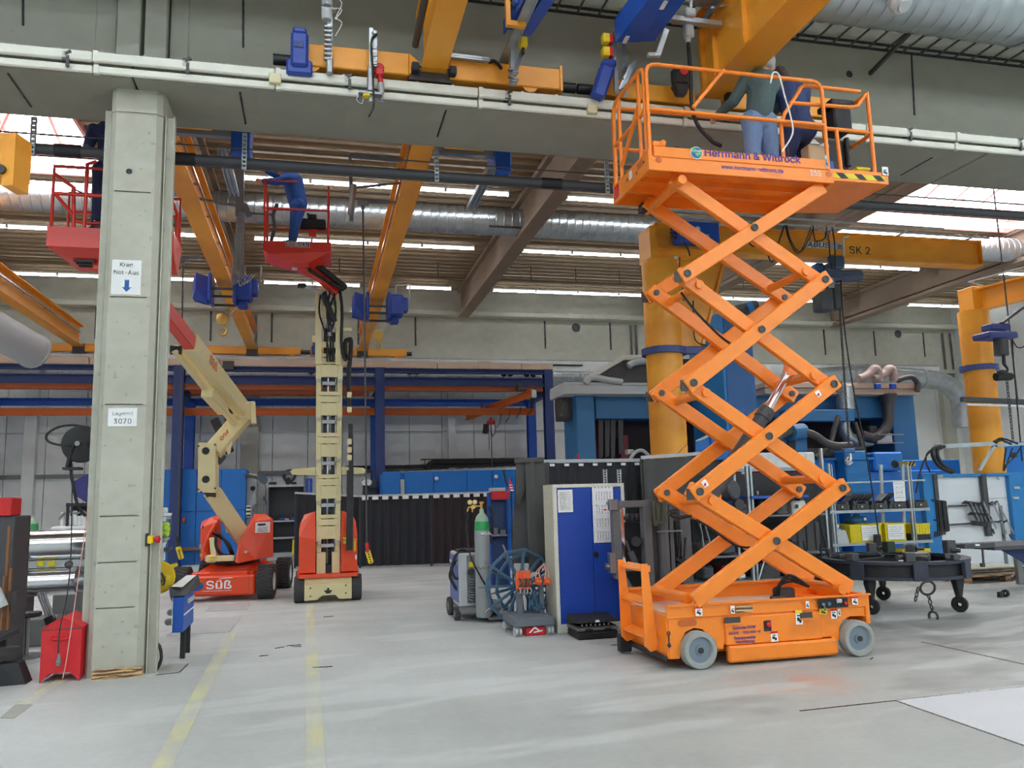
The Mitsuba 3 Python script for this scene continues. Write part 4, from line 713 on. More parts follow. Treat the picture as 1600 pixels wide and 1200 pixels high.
part(sc, 'cross_tube', tube((5.15, 7.36, .66), (5.15, 8.30, .66), .05, 14), 'm_orange', smooth=40)
part(sc, 'roller_block', box(3.55, 3.78, 8.18, 8.3, 4.83, 4.93), 'm_dark')
q0, q1, q2 = atY(1112, 775, 7.86), atY(1199, 640, 7.86), atY(1233, 580, 7.86)
part(sc, 'cylinder', cat(tube(q0, q1, .078, 18), tube(q1 - unit(q1 - q0) * .12, q1, .09, 18)), 'm_darksteel', smooth=40, label='dark hydraulic cylinder'); part(sc, 'piston_rod', tube(q1, q2, .045, 16), 'm_chrome', smooth=40, label='chrome piston rod')
part(sc, 'cylinder_lug', cat(hull([q2 + A(dx, dy, dz) for dx, dy, dz in ((-.06, -.05, -.05), (.06, -.05, -.05), (-.06, .05, -.05), (.06, .05, -.05), (.1, -.05, .1), (.1, .05, .1), (-.02, .05, .1), (-.02, -.05, .1))]), hull([q0 + A(dx, dy, dz) for dx in (-.08, .08) for dy in (-.06, .06) for dz in (-.08, .06)])), 'm_orange')
for (x0, y0, x1, y1) in ((1097, 750, 1106, 761), (1274, 609, 1283, 621)):
    c = atY((x0 + x1) / 2, (y0 + y1) / 2, 7.355); s = part(sc, 'decal', cbox(c, (.055, .004, .07), 0, R=roty(-.6)), 'm_white'); part(s, 'print', cbox(c + A(0, -.003, -.01), (.02, .003, .03), 0, R=roty(.3)), 'm_red')
part(sc, 'arm_hose', cat(pipe([atY(1064, 457, 7.6), atY(1090, 490, 7.6), atY(1125, 525, 7.6), atY(1150, 543, 7.6)], .012, 6, 5), pipe([atY(1088, 812, 7.6), atY(1110, 825, 7.6), atY(1150, 852, 7.6), atY(1178, 856, 7.6)], .012, 6, 5), pipe([atY(1056, 800, 7.9), atY(1046, 804, 7.9), atY(1060, 810, 7.9), atY(1080, 806, 7.9)], .014, 6, 5)), 'm_black', smooth=50)
# platform
PX0, PX1, PF, PB, PZ = 3.26, 5.405, 7.3, 8.32, 5.1
pf = part(sc, 'platform', cat(box(PX0, PX1, PF, PF + .03, 4.93, 5.085, .004), box(PX0 + .06, PX1 - .05, PF - .012, PF + .03, 5.075, 5.185, .004), box(PX0, PX0 + .03, PF, PB, 4.93, 5.15, .004), box(PX0, PX1, PB - .03, PB, 4.93, 5.185), box(PX0, PX1, PF + .02, PB - .02, 5.06, 5.1), box(PX1 - .03, PX1, PF, PB, 4.93, 5.07)), 'm_orange')
part(sc, 'deck_rib', cat(*[box(PX0 + .03, PX1 - .03, y, y + .05, 5.0, 5.06) for y in (7.5, 7.78, 8.06)]), 'm_orange')
ex = part(sc, 'extension_deck', cat(box(PX1 - .5, 6.13, PF + .06, PB - .05, 5.09, 5.12, .004), box(5.38, 6.13, PF + .05, PF + .08, 4.985, 5.12, .004), box(6.10, 6.13, PF + .05, PB - .05, 4.985, 5.12), box(5.38, 6.13, PB - .08, PB - .05, 4.985, 5.12), hull([(5.38, PF + .06, 5.09), (6.12, PF + .06, 5.0), (5.38, PB - .06, 4.94), (6.12, PB - .06, 4.98), (5.38, PF + .06, 4.98), (5.38, PB - .06, 5.09), (6.12, PF + .06, 5.09), (6.12, PB - .06, 5.09)])), 'm_orange')
part(ex, 'warning_stripe', box(5.44, 6.08, PF + .046, PF + .05, 5.015, 5.075), 'm_yellowbox', label='yellow and black stripe')
parts(ex, 'black_stripe', [prism([(x, 5.075), (x + .09, 5.075), (x + .15, 5.015), (x + .06, 5.015)], PF + .043, PF + .046, 'y') for x in (5.47, 5.70, 5.93)], 'm_black')
decal(sc, 1377.5, 260.5, 1388.5, 274.5, PF + .042); decal(sc, 1288.5, 242.5, 1294, 263, PF - .014, None, 'm_lightgrey')
for x, z in ((1029, 250), (1295, 272)): part(sc, 'hole', lathe([(.032, 0), (.032, .004), (1e-4, .002)], atY(x, z, PF - .001), A(0, -1, 0), 16), 'm_rail')
xl = PX0 - .003
for k, (y, z) in enumerate(((7.42, 5.06), (7.62, 5.02), (7.88, 5.05))): part(sc, 'hole', lathe([(.014, 0), (.014, .003), (1e-4, .002)], A(xl, y, z), A(-1, 0, 0), 10), 'm_dark')
part(sc, 'decal', box(xl - .002, xl, 7.74, 7.82, 5.02, 5.11), 'm_white'); part(sc, 'decal', box(xl - .002, xl, 8.14, 8.28, 4.97, 5.12), 'm_red', label='red hatched decal'); part(sc, 'decal', box(xl - .002, xl, 7.45, 7.6, 5.04, 5.11), 'm_rail')
# company name: round badge and lettering
c = atY(1088, 239, PF - .014)
part(sc, 'badge', cat(lathe([(.068, 0), (.068, .003), (1e-4, .003)], c, A(0, -1, 0), 28)), 'm_white'); part(sc, 'badge_field', prism(Point(c[0], c[2]).buffer(.06).difference(shapely.box(c[0] - .1, c[2] + .0, c[0] - .0, c[2] + .1)), PF - .019, PF - .017, 'y'), 'm_bluelogo'); part(sc, 'badge_field', prism(Point(c[0], c[2]).buffer(.06).intersection(shapely.box(c[0] - .1, c[2] + .0, c[0] - .0, c[2] + .1)), PF - .019, PF - .017, 'y'), 'm_green')
part(sc, 'badge_field', prism(Point(c[0] + .02, c[2] - .012).buffer(.034), PF - .021, PF - .019, 'y'), 'm_green'); part(sc, 'lettering', cat(text('SYSTEM', .018, c + A(-.052, -.007, .01), bold=True, depth=.001), text('LIFT', .018, c + A(-.01, -.008, -.022), bold=True, depth=.001)), 'm_white')
a, b = atY(1100, 243, PF - .014), atY(1251, 252, PF - .014)
def fit_text(s, a, b, h, m, par, bold=True):
    v, f = text(s, h, (0, 0, 0), bold=bold, depth=.002); k = np.linalg.norm((b - a)[[0, 2]]) / v[:, 0].max(); v = v.copy(); v[:, 0] *= k; d = unit(A(b[0] - a[0], 0, b[2] - a[2])); n = A(-d[2], 0, d[0])
    part(par, 'lettering', (a + v[:, :1] * d + v[:, 2:] * n + v[:, 1:2] * A(0, 1, 0), f), m)
fit_text('Herrmann & Wittrock', a, A(b[0], a[1], a[2] + .0), .075, 'm_purple', sc)
a, b = atY(1127, 263, PF - .001), atY(1224, 270, PF - .001); fit_text('www.herrmann-wittrock.de', a, A(b[0], a[1], a[2]), .04, 'm_purple', sc)
a, b = atY(1265, 274, PF - .001), atY(1283, 276, PF - .001); fit_text('355', a, A(b[0], a[1], a[2]), .06, 'm_white', sc, False)
# guard rails
R_ = .022
def rail(pts, name='guard_rail', r=R_, k=0): return part(sc, name, pipe(pts, r, 10, k), 'm_orange', smooth=50)
def bend(p, q, s, rad=.12, n=5):
    """rounded corner q between p and s"""
    p, q, s = (np.asarray(v, float) for v in (p, q, s)); a, b = q + unit(p - q) * rad, q + unit(s - q) * rad
    return [a * (1 - t) ** 2 + q * 2 * t * (1 - t) + b * t * t for t in np.linspace(0, 1, n)]
TZ, MZ = 6.10, 5.60
def loop(y, x0, x1): return [A(x0, y, 5.02)] + bend((x0, y, 5), (x0, y, TZ), (x1, y, TZ)) + bend((x0, y, TZ), (x1, y, TZ), (x1, y, 5)) + [A(x1, y, 5.02)]
yf, yb = PF + .02, PB - .02
rail(loop(yf, PX0 + .03, 5.36)); rail([(PX0 + .03, yf, MZ), (5.36, yf, MZ)])
rail([atY(1083, 168, yf), atY(1131, 109, yf)]); rail([atY(1032, 219, yb - .0) * 0 + A(3.72, yb, 5.2), A(3.98, yb, 5.58)]); part(sc, 'knee_bracket', cat(box(PX0 + .06, PX0 + .2, yf - .02, yf + .02, 5.19, 5.25, .008), tube((PX0 + .17, yf - .03, 5.23), (PX0 + .17, yf + .03, 5.23), .03, 12)), 'm_orange')
rail(loop(yb, PX0 + .03, 5.36)); rail([(PX0 + .03, yb, MZ), (5.36, yb, MZ)]); rail([(4.45, yb, 5.15), (4.75, yb, 5.55)])
xl = PX0 + .02
rail([A(xl, yf + .05, 5.1)] + bend((xl, yf + .05, 5), (xl, yf + .05, TZ), (xl, yb, TZ)) + bend((xl, yf, TZ), (xl, yb - .05, TZ), (xl, yb - .05, 5)) + [A(xl, yb - .05, 5.0)]); rail([(xl, yf + .05, MZ + .0), (xl, yb - .05, MZ)]); rail([(xl, yb - .22, TZ - .02), (xl, yb - .22, 5.0)]); rail([(xl, yf + .2, TZ - .02), (xl, yf + .2, 5.1)])
rail([(xl, yf + .2, 5.75), (xl, yb - .22, 5.28)])
# extension rails
ye, xe = PF + .09, 6.02
rail([A(4.87, ye, 5.1), A(4.87, ye, 5.58), A(4.92, ye, 5.72), A(5.12, ye, 6.0)] + bend((5.12, ye, 6.02), (5.18, ye, 6.08), (5.5, ye, 6.08), .05) + [A(5.9, ye, 6.08)]); rail([(5.0, ye, 5.86), (5.75, ye, 5.88), (5.85, ye, 5.9), (5.97, ye, 6.05)]); rail([A(4.87, ye, MZ)] + bend((4.87, ye, MZ), (xe, ye, MZ), (xe, PB - .1, MZ - .05)) + [A(xe, PB - .1, MZ)])
rail([(xe - .03, ye, 6.08), (xe - .02, ye, 5.12)]); rail([(xe - .03, ye, 6.06), (xe - .03, PB - .1, 6.06)]); rail([(xe - .02, PB - .1, 6.06), (xe - .02, PB - .1, 5.1)]); rail([(5.55, ye, 5.6), (5.57, ye, 5.12)]); rail([(4.9, PB - .1, 6.06), (xe - .03, PB - .1, 6.06)]); rail([(4.9, PB - .1, 5.6), (xe, PB - .1, 5.6)]); rail([(5.1, PB - .1, 5.14), (5.3, PB - .1, 5.56)])
part(sc, 'control_box', cat(box(5.72, 5.95, 7.62, 7.86, 5.72, 6.0, .02), box(5.68, 5.98, 7.6, 7.88, 6.02, 6.09, .01), box(5.76, 5.9, 7.66, 7.8, 6.0, 6.04)), 'm_dark', label='black platform control box'); part(sc, 'document_case', cat(hull([(5.7, 7.75, 5.65), (5.98, 7.75, 5.65), (5.7, 7.75, 5.28), (5.93, 7.75, 5.25), (5.7, 7.83, 5.65), (5.98, 7.83, 5.65), (5.7, 7.83, 5.28), (5.93, 7.83, 5.25)]), tube((5.93, 7.73, 5.68), (5.93, 7.73, 5.34), .03, 12)), 'm_black')
part(sc, 'toe_stop', cat(box(3.95, 3.99, yb - .06, yb - .02, 5.19, 5.62), box(4.03, 4.07, yb - .06, yb - .02, 5.12, 5.66)), 'm_dark')
# loose things on the platform
bx = thing('paper_bag', 'open brown paper bag on the scissor lift platform beside the kneeling man', 'bag'); xa, ya = 5.37, 7.62
bx_z = 5.1
part(bx, 'bag', cat(box(xa - .02, xa + .24, ya, ya + .16, bx_z, bx_z + .42, .01)), mat('m_kraft', (196, 168, 132), .8) or 'm_kraft'); part(bx, 'flap', cat(hull([(xa, ya - .01, bx_z + .42), (xa + .12, ya - .015, bx_z + .42), (xa + .04, ya - .02, bx_z + .48), (xa, ya + .01, bx_z + .42)]), hull([(xa + .12, ya - .01, bx_z + .40), (xa + .24, ya - .015, bx_z + .40), (xa + .2, ya - .03, bx_z + .46), (xa + .12, ya + .02, bx_z + .42)])), 'm_white')
solo('plastic_crate', box(5.08, 5.45, 7.42, 7.58, 5.12, 5.22, .01) if 0 else box(5.06, 5.5, 7.40, 7.52, 5.1205, 5.235, .012), 'm_blue', 'flat blue plastic crate at the front edge of the scissor lift platform', 'crate')
solo('tool_box', cat(box(5.86, 6.02, 7.5, 7.62, 5.121, 5.22, .01), box(5.85, 6.03, 7.49, 7.63, 5.2, 5.235, .006)), 'm_yellowbox', 'small yellow box on the extension deck of the scissor lift', 'box'); solo('tool_box', cat(box(6.035, 6.1, 7.48, 7.62, 5.121, 5.21, .01)), 'm_press', 'small blue box beside the yellow one on the extension deck', 'box')
part(sc, 'cable', pipe([A(5.33, 7.28, 6.12), A(5.27, 7.27, 6.14), atY(1224, 140, 7.26), atY(1233, 180, 7.26), atY(1239, 210, 7.26), atY(1222, 237, 7.3)], .008, 6, 6) if 0 else pipe([atY(1204, 130, 7.27), atY(1208, 114, 7.27), atY(1217, 117, 7.27), atY(1226, 150, 7.27), atY(1236, 185, 7.27), atY(1238, 210, 7.27), atY(1222, 237, 7.28)], .009, 6, 6), 'm_white', smooth=50, label='white cable looped over the rail')

# ================================================================ the two men on the platform
person('man in dark green sweater and jeans standing on the scissor lift platform', dict(
    pelvis=(4.97, 7.98, 5.98), chest=(5.03, 7.98, 6.30), neck=(5.10, 8.0, 6.52), head=(5.17, 8.05, 6.67), shL=(4.86, 7.99, 6.45), shR=(5.27, 7.99, 6.45), elL=(4.74, 8.12, 6.22), wrL=(4.68, 8.36, 6.18), elR=(5.33, 8.08, 6.2), wrR=(5.20, 8.32, 6.14),
    hipL=(4.89, 7.98, 5.92), hipR=(5.06, 7.98, 5.92), knL=(4.87, 7.99, 5.54), anL=(4.87, 7.97, 5.20), toeL=(4.85, 8.14, 5.143), knR=(5.11, 7.99, 5.54), anR=(5.13, 7.97, 5.20), toeR=(5.15, 8.14, 5.143)),
    'm_skin', 'm_teal', 'm_jeans', 'm_shoe', 'm_greyhair', look=(.1, 1, -.2), fat=1.08)
person('man in navy shirt and trousers bending forward on the scissor lift platform', dict(
    pelvis=(5.42, 7.86, 5.86), chest=(5.44, 7.98, 6.22), neck=(5.43, 8.08, 6.44), head=(5.41, 8.14, 6.585), shL=(5.25, 8.02, 6.36), shR=(5.60, 7.98, 6.36), elL=(5.22, 8.2, 6.12), wrL=(5.30, 8.36, 6.0), elR=(5.68, 8.12, 6.12), wrR=(5.60, 8.3, 5.98),
    hipL=(5.34, 7.88, 5.80), hipR=(5.51, 7.88, 5.82), knL=(5.27, 7.95, 5.47), anL=(5.24, 7.83, 5.20), toeL=(5.18, 7.98, 5.143), knR=(5.63, 8.14, 5.80), anR=(5.60, 8.10, 5.42), toeR=(5.62, 8.24, 5.365)),
    'm_skin', 'm_navyshirt', 'm_navytrousers', 'm_shoe', 'm_darkhair', look=(.05, 1, -.45), sleeve=.35, fat=1.06)
st_ = thing('step_box', 'low step box under the raised foot of the man in navy', 'box'); part(st_, 'box', box(5.52, 5.70, 8.0, 8.26, 5.1205, 5.322, .01), 'm_dark')
# ================================================================ MAST LIFT (vermilion hoods, cream mast)
ml = thing('mast_lift', 'cream telescopic mast lift with two vermilion hoods and a small red basket', 'mast lift')
MX = .19; U = lambda x0, x1, y0, y1, z0, z1, b=.0: box(MX + x0, MX + x1, y0, y1, z0, z1, b)
def tyre(par, c, r, w, axis, rim='m_lightgrey', lugs=True, name='wheel', tm='m_rubber'):
    axis = unit(axis); k = part(par, name, lathe([(r * .55, -w / 2), (r * .93, -w / 2), (r, -w * .38), (r, w * .38), (r * .93, w / 2), (r * .55, w / 2)], c, axis, 32), tm, smooth=35)
    part(k, 'rim', lathe([(r * .6, -w * .46), (r * .52, -w * .2), (r * .2, -w * .2), (r * .2, -w * .42), (1e-4, -w * .42)], c, axis, 24), rim, smooth=35); part(k, 'rim', lathe([(r * .6, w * .46), (r * .52, w * .2), (r * .2, w * .2), (r * .2, w * .42), (1e-4, w * .42)], c, axis, 24), rim, smooth=35)
    if lugs:
        F = frame(axis); out = []
        for i in range(26):
            a = i * 2 * np.pi / 26; d = math.cos(a) * F[:, 1] + math.sin(a) * F[:, 2]; tq = np.cross(axis, d)
            for s in (-1, 1):
                o = (i % 2) * .0; out.append(bar(np.asarray(c) + d * (r + .004) + axis * s * w * .06 + tq * .0, np.asarray(c) + d * (r - .002) + axis * s * w * .46 + tq * .05 * s * s, r * .11, .022, d))
        part(k, 'tread', cat(*out), tm)
    return k
for x in (-.475, .475): tyre(ml, (MX + x, 14.55, .22), .22, .17, (1, 0, 0), lugs=False)
for x in (-.475, .475): tyre(ml, (MX + x, 15.75, .22), .22, .17, (1, 0, 0), lugs=False)
part(ml, 'chassis', cat(prism([(-.39, .36), (-.39, .07), (-.18, .07), (-.1, .13), (.1, .13), (.18, .07), (.39, .07), (.39, .36)], 14.34, 14.5, 'y'), hull([(x, y, z) for x in (-.39, .39) for y, z in ((14.36, .28), (14.42, .40), (15.9, .40), (15.9, .15), (14.36, .15))])) if 0 else move(cat(prism([(-.39, .30), (-.39, .05), (-.18, .05), (-.10, .12), (.12, .12), (.18, .05), (.39, .05), (.39, .30)], 14.33, 14.45, 'y'), hull([(x, y, z) for x in (-.39, .39) for y, z in ((14.33, .30), (14.40, .40), (15.9, .40), (15.9, .2), (14.45, .2), (14.33, .29))])), (MX, 0, 0)), 'm_jlg')
part(ml, 'tow_eye', cat(prism([(MX - .07, .20), (MX + .07, .20), (MX + .03, .15), (MX - .03, .15)], 14.32, 14.335, 'y'), tube((MX, 14.325, .22), (MX, 14.332, .22), .02, 10)), 'm_dark')
for x, z in ((-.29, .25), (.29, .27), (-.29, .12), (.29, .14)): part(ml, 'bolt', tube((MX + x, 14.318, z), (MX + x, 14.335, z), .012, 8), 'm_dark')
part(ml, 'bumper', hull([(MX + x, y, z) for x, y in ((-.52, 14.5), (-.47, 14.33), (.47, 14.33), (.52, 14.5), (.52, 15.6), (-.52, 15.6)) for z in (.41, .47)]), 'm_vermilion')
for s in (-1, 1):
    pts = [(MX + s * x, y, z) for x, y, z in ((.21, 14.42, .49), (.49, 14.48, .49), (.21, 14.42, 1.05), (.49, 14.48, 1.10), (.22, 14.62, 1.52), (.40, 14.70, 1.47), (.47, 14.62, 1.32), (.51, 15.5, .5), (.51, 15.5, 1.2), (.24, 15.5, .5), (.24, 15.5, 1.5), (.42, 15.3, 1.45))]
    k = part(ml, 'hood', hull(pts), 'm_vermilion', label='vermilion hood')
    if s > 0:
        for z in (.98, 1.045): part(k, 'decal', cbox((MX + .285, 14.43, z), (.11, .004, .05), 0, -.0), 'm_yellowbox')
        part(k, 'decal', cbox((MX + .445, 14.465, .93), (.035, .004, .22), 0), 'm_yellow'); part(k, 'decal', cbox((MX + .465, 14.468, .72), (.03, .004, .08), 0), 'm_white')
    part(ml, 'wing_bracket', move(hull([(s * x, y, z) for x, y, z in ((.22, 14.55, 2.28), (.22, 14.55, 2.14), (.62, 14.7, 2.16), (.66, 14.72, 2.22), (.60, 14.7, 2.26), (.22, 14.62, 2.28), (.22, 14.62, 2.14), (.62, 14.76, 2.16))]), (MX, 0, 0)), 'm_jlg')
part(ml, 'drive_cover', cat(U(-.21, .21, 15.0, 15.4, .45, 1.5, .02)), 'm_black')
part(ml, 'lift_cylinder', cat(tube((MX, 14.75, .45), (MX, 14.75, 1.5), .07, 16), U(-.1, .1, 14.6, 14.8, .44, .62, .02)), 'm_black', smooth=40)
part(ml, 'base_plate', cat(U(-.2, -.04, 14.55, 14.75, .46, .82, .01), U(.06, .2, 14.55, 14.75, .46, .82, .01)), 'm_jlg')
zl = [.47, 1.0, 1.69, 2.41, 3.13, 3.80]; zt = [1.45, 2.3, 3.0, 3.72, 4.42, 4.72]
for i, (z0, z1) in enumerate(zip(zl, zt)):
    y = 14.62 - .05 * i; w = .20 + .006 * i
    s = part(ml, 'mast_section', cat(U(-w, -w + .085, y, y + .12, z0, z1, .006), U(w - .085, w, y, y + .12, z0, z1, .006)), 'm_jlg')
    if i:
        part(s, 'cross_plate', cat(U(-w + .06, w - .06, y + .01, y + .05, z0 + .04, z0 + .26, .004), U(-w + .03, w - .03, y - .012, y + .02, z0 + .27, z0 + .38, .008), U(-w + .03, w - .03, y - .016, y + .02, z0 + .39, z0 + .46, .008)), 'm_jlg')
        part(s, 'roller', cat(tube((MX - w + .05, y - .02, z0 - .02), (MX - w + .05, y + .03, z0 - .02), .03, 10), tube((MX + w - .05, y - .02, z0 - .02), (MX + w - .05, y + .03, z0 - .02), .03, 10), U(-.12, .1, y, y + .05, z0 - .1, z0 - .04)), 'm_lightgrey')
    part(s, 'rod', cat(U(-.10, -.04, y + .05, y + .08, z0 + .1, z1), U(.04, .10, y + .05, y + .08, z0 + .1, z1)), 'm_black'); part(s, 'chrome_rod', cat(tube((MX - .02, y + .05, z0 + .1), (MX - .02, y + .05, z1), .014, 8), tube((MX + .115, y + .05, z0 + .1), (MX + .115, y + .05, z1), .014, 8)), 'm_chrome')
top = part(ml, 'mast_section', cat(U(-.245, -.135, 14.27, 14.40, 4.05, 5.42, .006), U(.10, .205, 14.27, 14.40, 4.05, 5.42, .006)), 'm_jlg'); part(top, 'cross_plate', cat(U(-.15, .12, 14.3, 14.34, 4.88, 5.1), U(-.15, .12, 14.28, 14.34, 4.35, 4.45)), 'm_jlg')
part(top, 'hose', cat(*[pipe([(MX + a, 14.25, 5.35), (MX + a + b, 14.2, 4.95), (MX + a * .5, 14.24, 4.6), (MX + a * .5 + c, 14.3, 4.1)], .016, 6, 6) for a, b, c in ((-.08, .1, 0), (.0, -.05, .05), (.06, .04, -.03), (.1, -.12, .02), (-.16, -.02, .1))], pipe([(MX + .17, 14.25, 5.4), (MX + .21, 14.22, 5.0), (MX + .2, 14.2, 4.4), (MX + .26, 14.2, 4.12), (MX + .36, 14.25, 4.25)], .026, 8, 6)), 'm_black', smooth=50)
part(top, 'manifold', cat(*[cbox((MX + a, 14.26, z), (.09, .07, .09), .015, .3) for a, z in ((-.02, 4.72), (.06, 4.65), (.0, 4.58), (.07, 5.15))]), 'm_steel'); part(top, 'wing_bracket', cat(U(.2, .38, 14.3, 14.36, 4.66, 4.71), U(-.30, -.24, 14.3, 14.36, 4.45, 4.56), U(.2, .36, 14.28, 14.34, 4.10, 4.15)), 'm_jlg')
q = [atY(x, y, 14.3) for x, y in ((544, 531), (544, 600), (546, 640), (547, 735), (546, 860))]
part(ml, 'cable_chain', cat(pipe([q[0] + A(-.05, 0, -.35), q[0] + A(-.05, 0, -.06), q[0] + A(0, 0, .0), q[0] + A(.05, 0, -.06), q[1], q[2]], .04, 8, 5), bar(q[2] + A(.02, 0, -.25), q[3] + A(.02, 0, -.1), .075, .1, A(0, 1, 0)), bar(q[3], q[4], .11, .1, A(0, 1, 0))), 'm_black', label='black cable carrier'); 
parts(ml, 'chain_clip', [cbox(atY(546, y, 14.2), (.08, .05, .1), .01) for y in (617, 640, 690, 703, 715)], 'm_jlg')
# jib and basket
ja0, ja1 = A(MX + .03, 14.3, 5.42), atY(474, 412, 13.95)
part(ml, 'jib', cat(bar(ja0 + A(.1, 0, -.05), ja1 + A(.08, 0, .0), .15, .2, A(0, 0, 1), .012), bar(ja1 + A(0, -.05, -.1), ja1 + A(.05, -.05, .12), .2, .2, A(0, 1, 0), .01), hull([ja1 + A(x, y, z) for x in (-.12, .1) for y in (-.1, .1) for z in (-.12, -.02)] + [ja0 + A(-.12, 0, .06)])), 'm_basket'); part(ml, 'jib_cover', cat(bar(ja0 + A(.25, -.06, .0), ja1 + A(.22, -.05, -.02), .06, .1, b=.01), pipe([ja0 + A(.2, -.1, -.05), ja1 + A(.15, -.12, -.18), ja1 + A(.1, -.12, -.12)], .03, 8, 4)), 'm_black')
part(ml, 'jib_cylinder', cat(tube(ja0 + A(-.16, -.1, -.02) + A(.0, 0, -.1), ja0 + A(.05, -.1, -.62), .05, 12), cbox(ja1 + A(-.02, -.1, -.42), (.14, .12, .06), .01)), 'm_dark', smooth=40); part(ml, 'jib_rod', tube(ja1 + A(.02, -.1, -.42), ja0 + A(-.16, -.1, -.12), .035, 12), 'm_lightgrey', smooth=40)
BF, BB, bx0, bx1 = 13.5, 14.15, -.90, .17
part(ml, 'basket_floor', cat(hull([(bx0, BF, 5.98), (bx0, BF, 5.82), (bx0 + .08, BF, 5.76), (bx1 + .02, BF, 5.84), (bx1 + .02, BF, 6.0), (bx0, BB, 5.98), (bx0, BB, 5.8), (bx0 + .1, BB, 5.75), (bx1 + .04, BB, 5.78), (bx1 + .04, BB, 6.0), (bx0 + .45, BF + .1, 5.66), (bx1 - .35, BF + .1, 5.66), (bx0 + .5, BB - .1, 5.62), (bx1 - .3, BB - .1, 5.62)]), box(bx0, bx1, BB - .02, BB, 5.98, 6.1)), 'm_basket')
part(ml, 'socket_box', cbox(ja1 + A(-.14, -.08, -.05), (.09, .09, .18), .015), 'm_lightgrey')
a, b = atY(444.5, 384.5, BF - .012), atY(483, 384.5, BF - .012); v, f = text('TOUCAN', .085, (0, 0, 0), bold=True, depth=.002); kx = (b[0] - a[0]) / v[:, 0].max(); part(ml, 'lettering', (v * A(kx, 1, 1) + A(a[0], a[1], a[2]), f), 'm_black')
for dx, dz in ((-.008, 0), (.008, 0), (0, .008), (0, -.008)): part(ml, 'lettering_outline', (v * A(kx, 1, 1) + A(a[0] + dx, a[1] + .003, a[2] + dz), f), 'm_white')
def rr(par, pts, r=.017, m='m_basket', name='rail'): return part(par, name, pipe(pts, r, 8), m, smooth=50)
for y in (BF + .02, BB - .02):
    if y < 14: rr(ml, [(bx0 + .02, y, 5.95), (bx0 + .0, y, 7.02), (bx0 + .55, y, 7.05)])
    else: rr(ml, [(bx0 + .02, y, 5.95), (bx0 + .02, y, 7.02)])
    rr(ml, [(bx1 - .02, y, 6.0), (bx1 - .02, y, 6.98)]); rr(ml, [(bx0 - .03, y, 6.55), (bx1, y, 6.56)]) if y < 14 else rr(ml, [(bx0, y, 6.75), (bx1, y, 6.78)]); rr(ml, [(bx0, y, 6.4), (bx1, y, 6.42)]) if y > 14 else None
for x in (bx0 + .02, bx1 - .02): rr(ml, [(x, BF + .02, 7.0), (x, BB, 6.72), (x, BB, 6.0)]); rr(ml, [(x, BF + .02, 6.5), (x, BB - .02, 6.15)])
part(ml, 'control_console', cat(box(bx0 + .42, bx1 - .06, BB - .1, BB + .06, 6.42, 6.6, .02), box(bx1 - .36, bx1 - .22, BB - .1, BB - .06, 6.60, 6.68, .01), tube((bx1 - .35, BB, 6.6), (bx1 - .37, BB, 6.72), .02, 8)), 'm_black'); part(ml, 'socket_panel', box(bx1 - .35, bx1 - .22, BB - .12, BB - .09, 6.27, 6.40, .008), 'm_basket')
part(ml, 'hose_bundle', pipe([(bx0 + .11, BF + .2, 6.02), (bx0 + .16, BF + .22, 6.3), (bx0 + .14, BF + .2, 6.5), (bx0 + .2, BF + .22, 6.7)], [.03] * 19, 8, 6), 'm_darksteel', smooth=50)
w = lambda x, y, Y=13.85: atY(x, y, Y)
person('worker in blue coveralls and cap leaning over the mast lift basket rail', dict(
    pelvis=w(466, 318), chest=w(459, 284), neck=w(447, 273), head=w(442, 265), shL=w(452, 279, 13.68), shR=w(452, 276, 14.0), elL=w(432, 284, 13.62), wrL=w(413, 283, 13.6), elR=w(436, 276, 14.05), wrR=w(418, 268, 14.0),
    hipL=w(466, 323, 13.76), hipR=w(466, 323, 13.94), knL=w(462, 347, 13.72), anL=A(-.44, 13.72, 6.07), toeL=A(-.60, 13.72, 6.02), knR=w(461, 347, 13.98), anR=A(-.46, 13.98, 6.07), toeR=A(-.62, 13.98, 6.02)),
    'm_skin', 'm_coverall', 'm_coverall', 'm_boot', 'm_darkhair', cap='m_coverall', look=(-1, -.1, -.5), fat=1.12)

# ================================================================ BOOM LIFT
bl = thing('boom_lift', 'vermilion and cream articulated boom lift parked behind the concrete column', 'boom lift')
BR, BO = rotz(-.13), A(-1.62, 15.32, 0)
lo = lambda m: move(m, BO, BR)
pl_ = lambda *v: A(*v) @ BR.T + BO
for x, y, n in ((.73, .22, 0), (-.73, .22, 0), (.73, 2.0, 0), (-.73, 2.0, 0)): tyre(bl, pl_(x, y, .30), .29, .27, BR @ A(1, 0, 0), rim='m_white')
part(bl, 'chassis', lo(cat(box(-.67, .57, -.02, .12, .10, .44, .03), box(-.55, .42, .1, .3, .3, .5, .02), box(-.5, .5, .25, 2.3, .22, .48, .03), box(.48, .6, .6, 1.7, .2, .52, .03), hull([(-.5, .3, .48), (.5, .3, .48), (-.4, .9, .6), (.4, .9, .6), (-.4, 1.6, .6), (.4, 1.6, .6), (-.5, 2.2, .48), (.5, 2.2, .48)]))), 'm_vermilion')
part(bl, 'plate_seam', lo(cat(box(-.53, -.52, -.026, -.018, .1, .43), box(.46, .47, -.026, -.018, .1, .43))), 'm_rail')
part(bl, 'turntable', tube(pl_(0, 1.1, .58), pl_(0, 1.1, .66), .42, 24), 'm_dark', smooth=40)
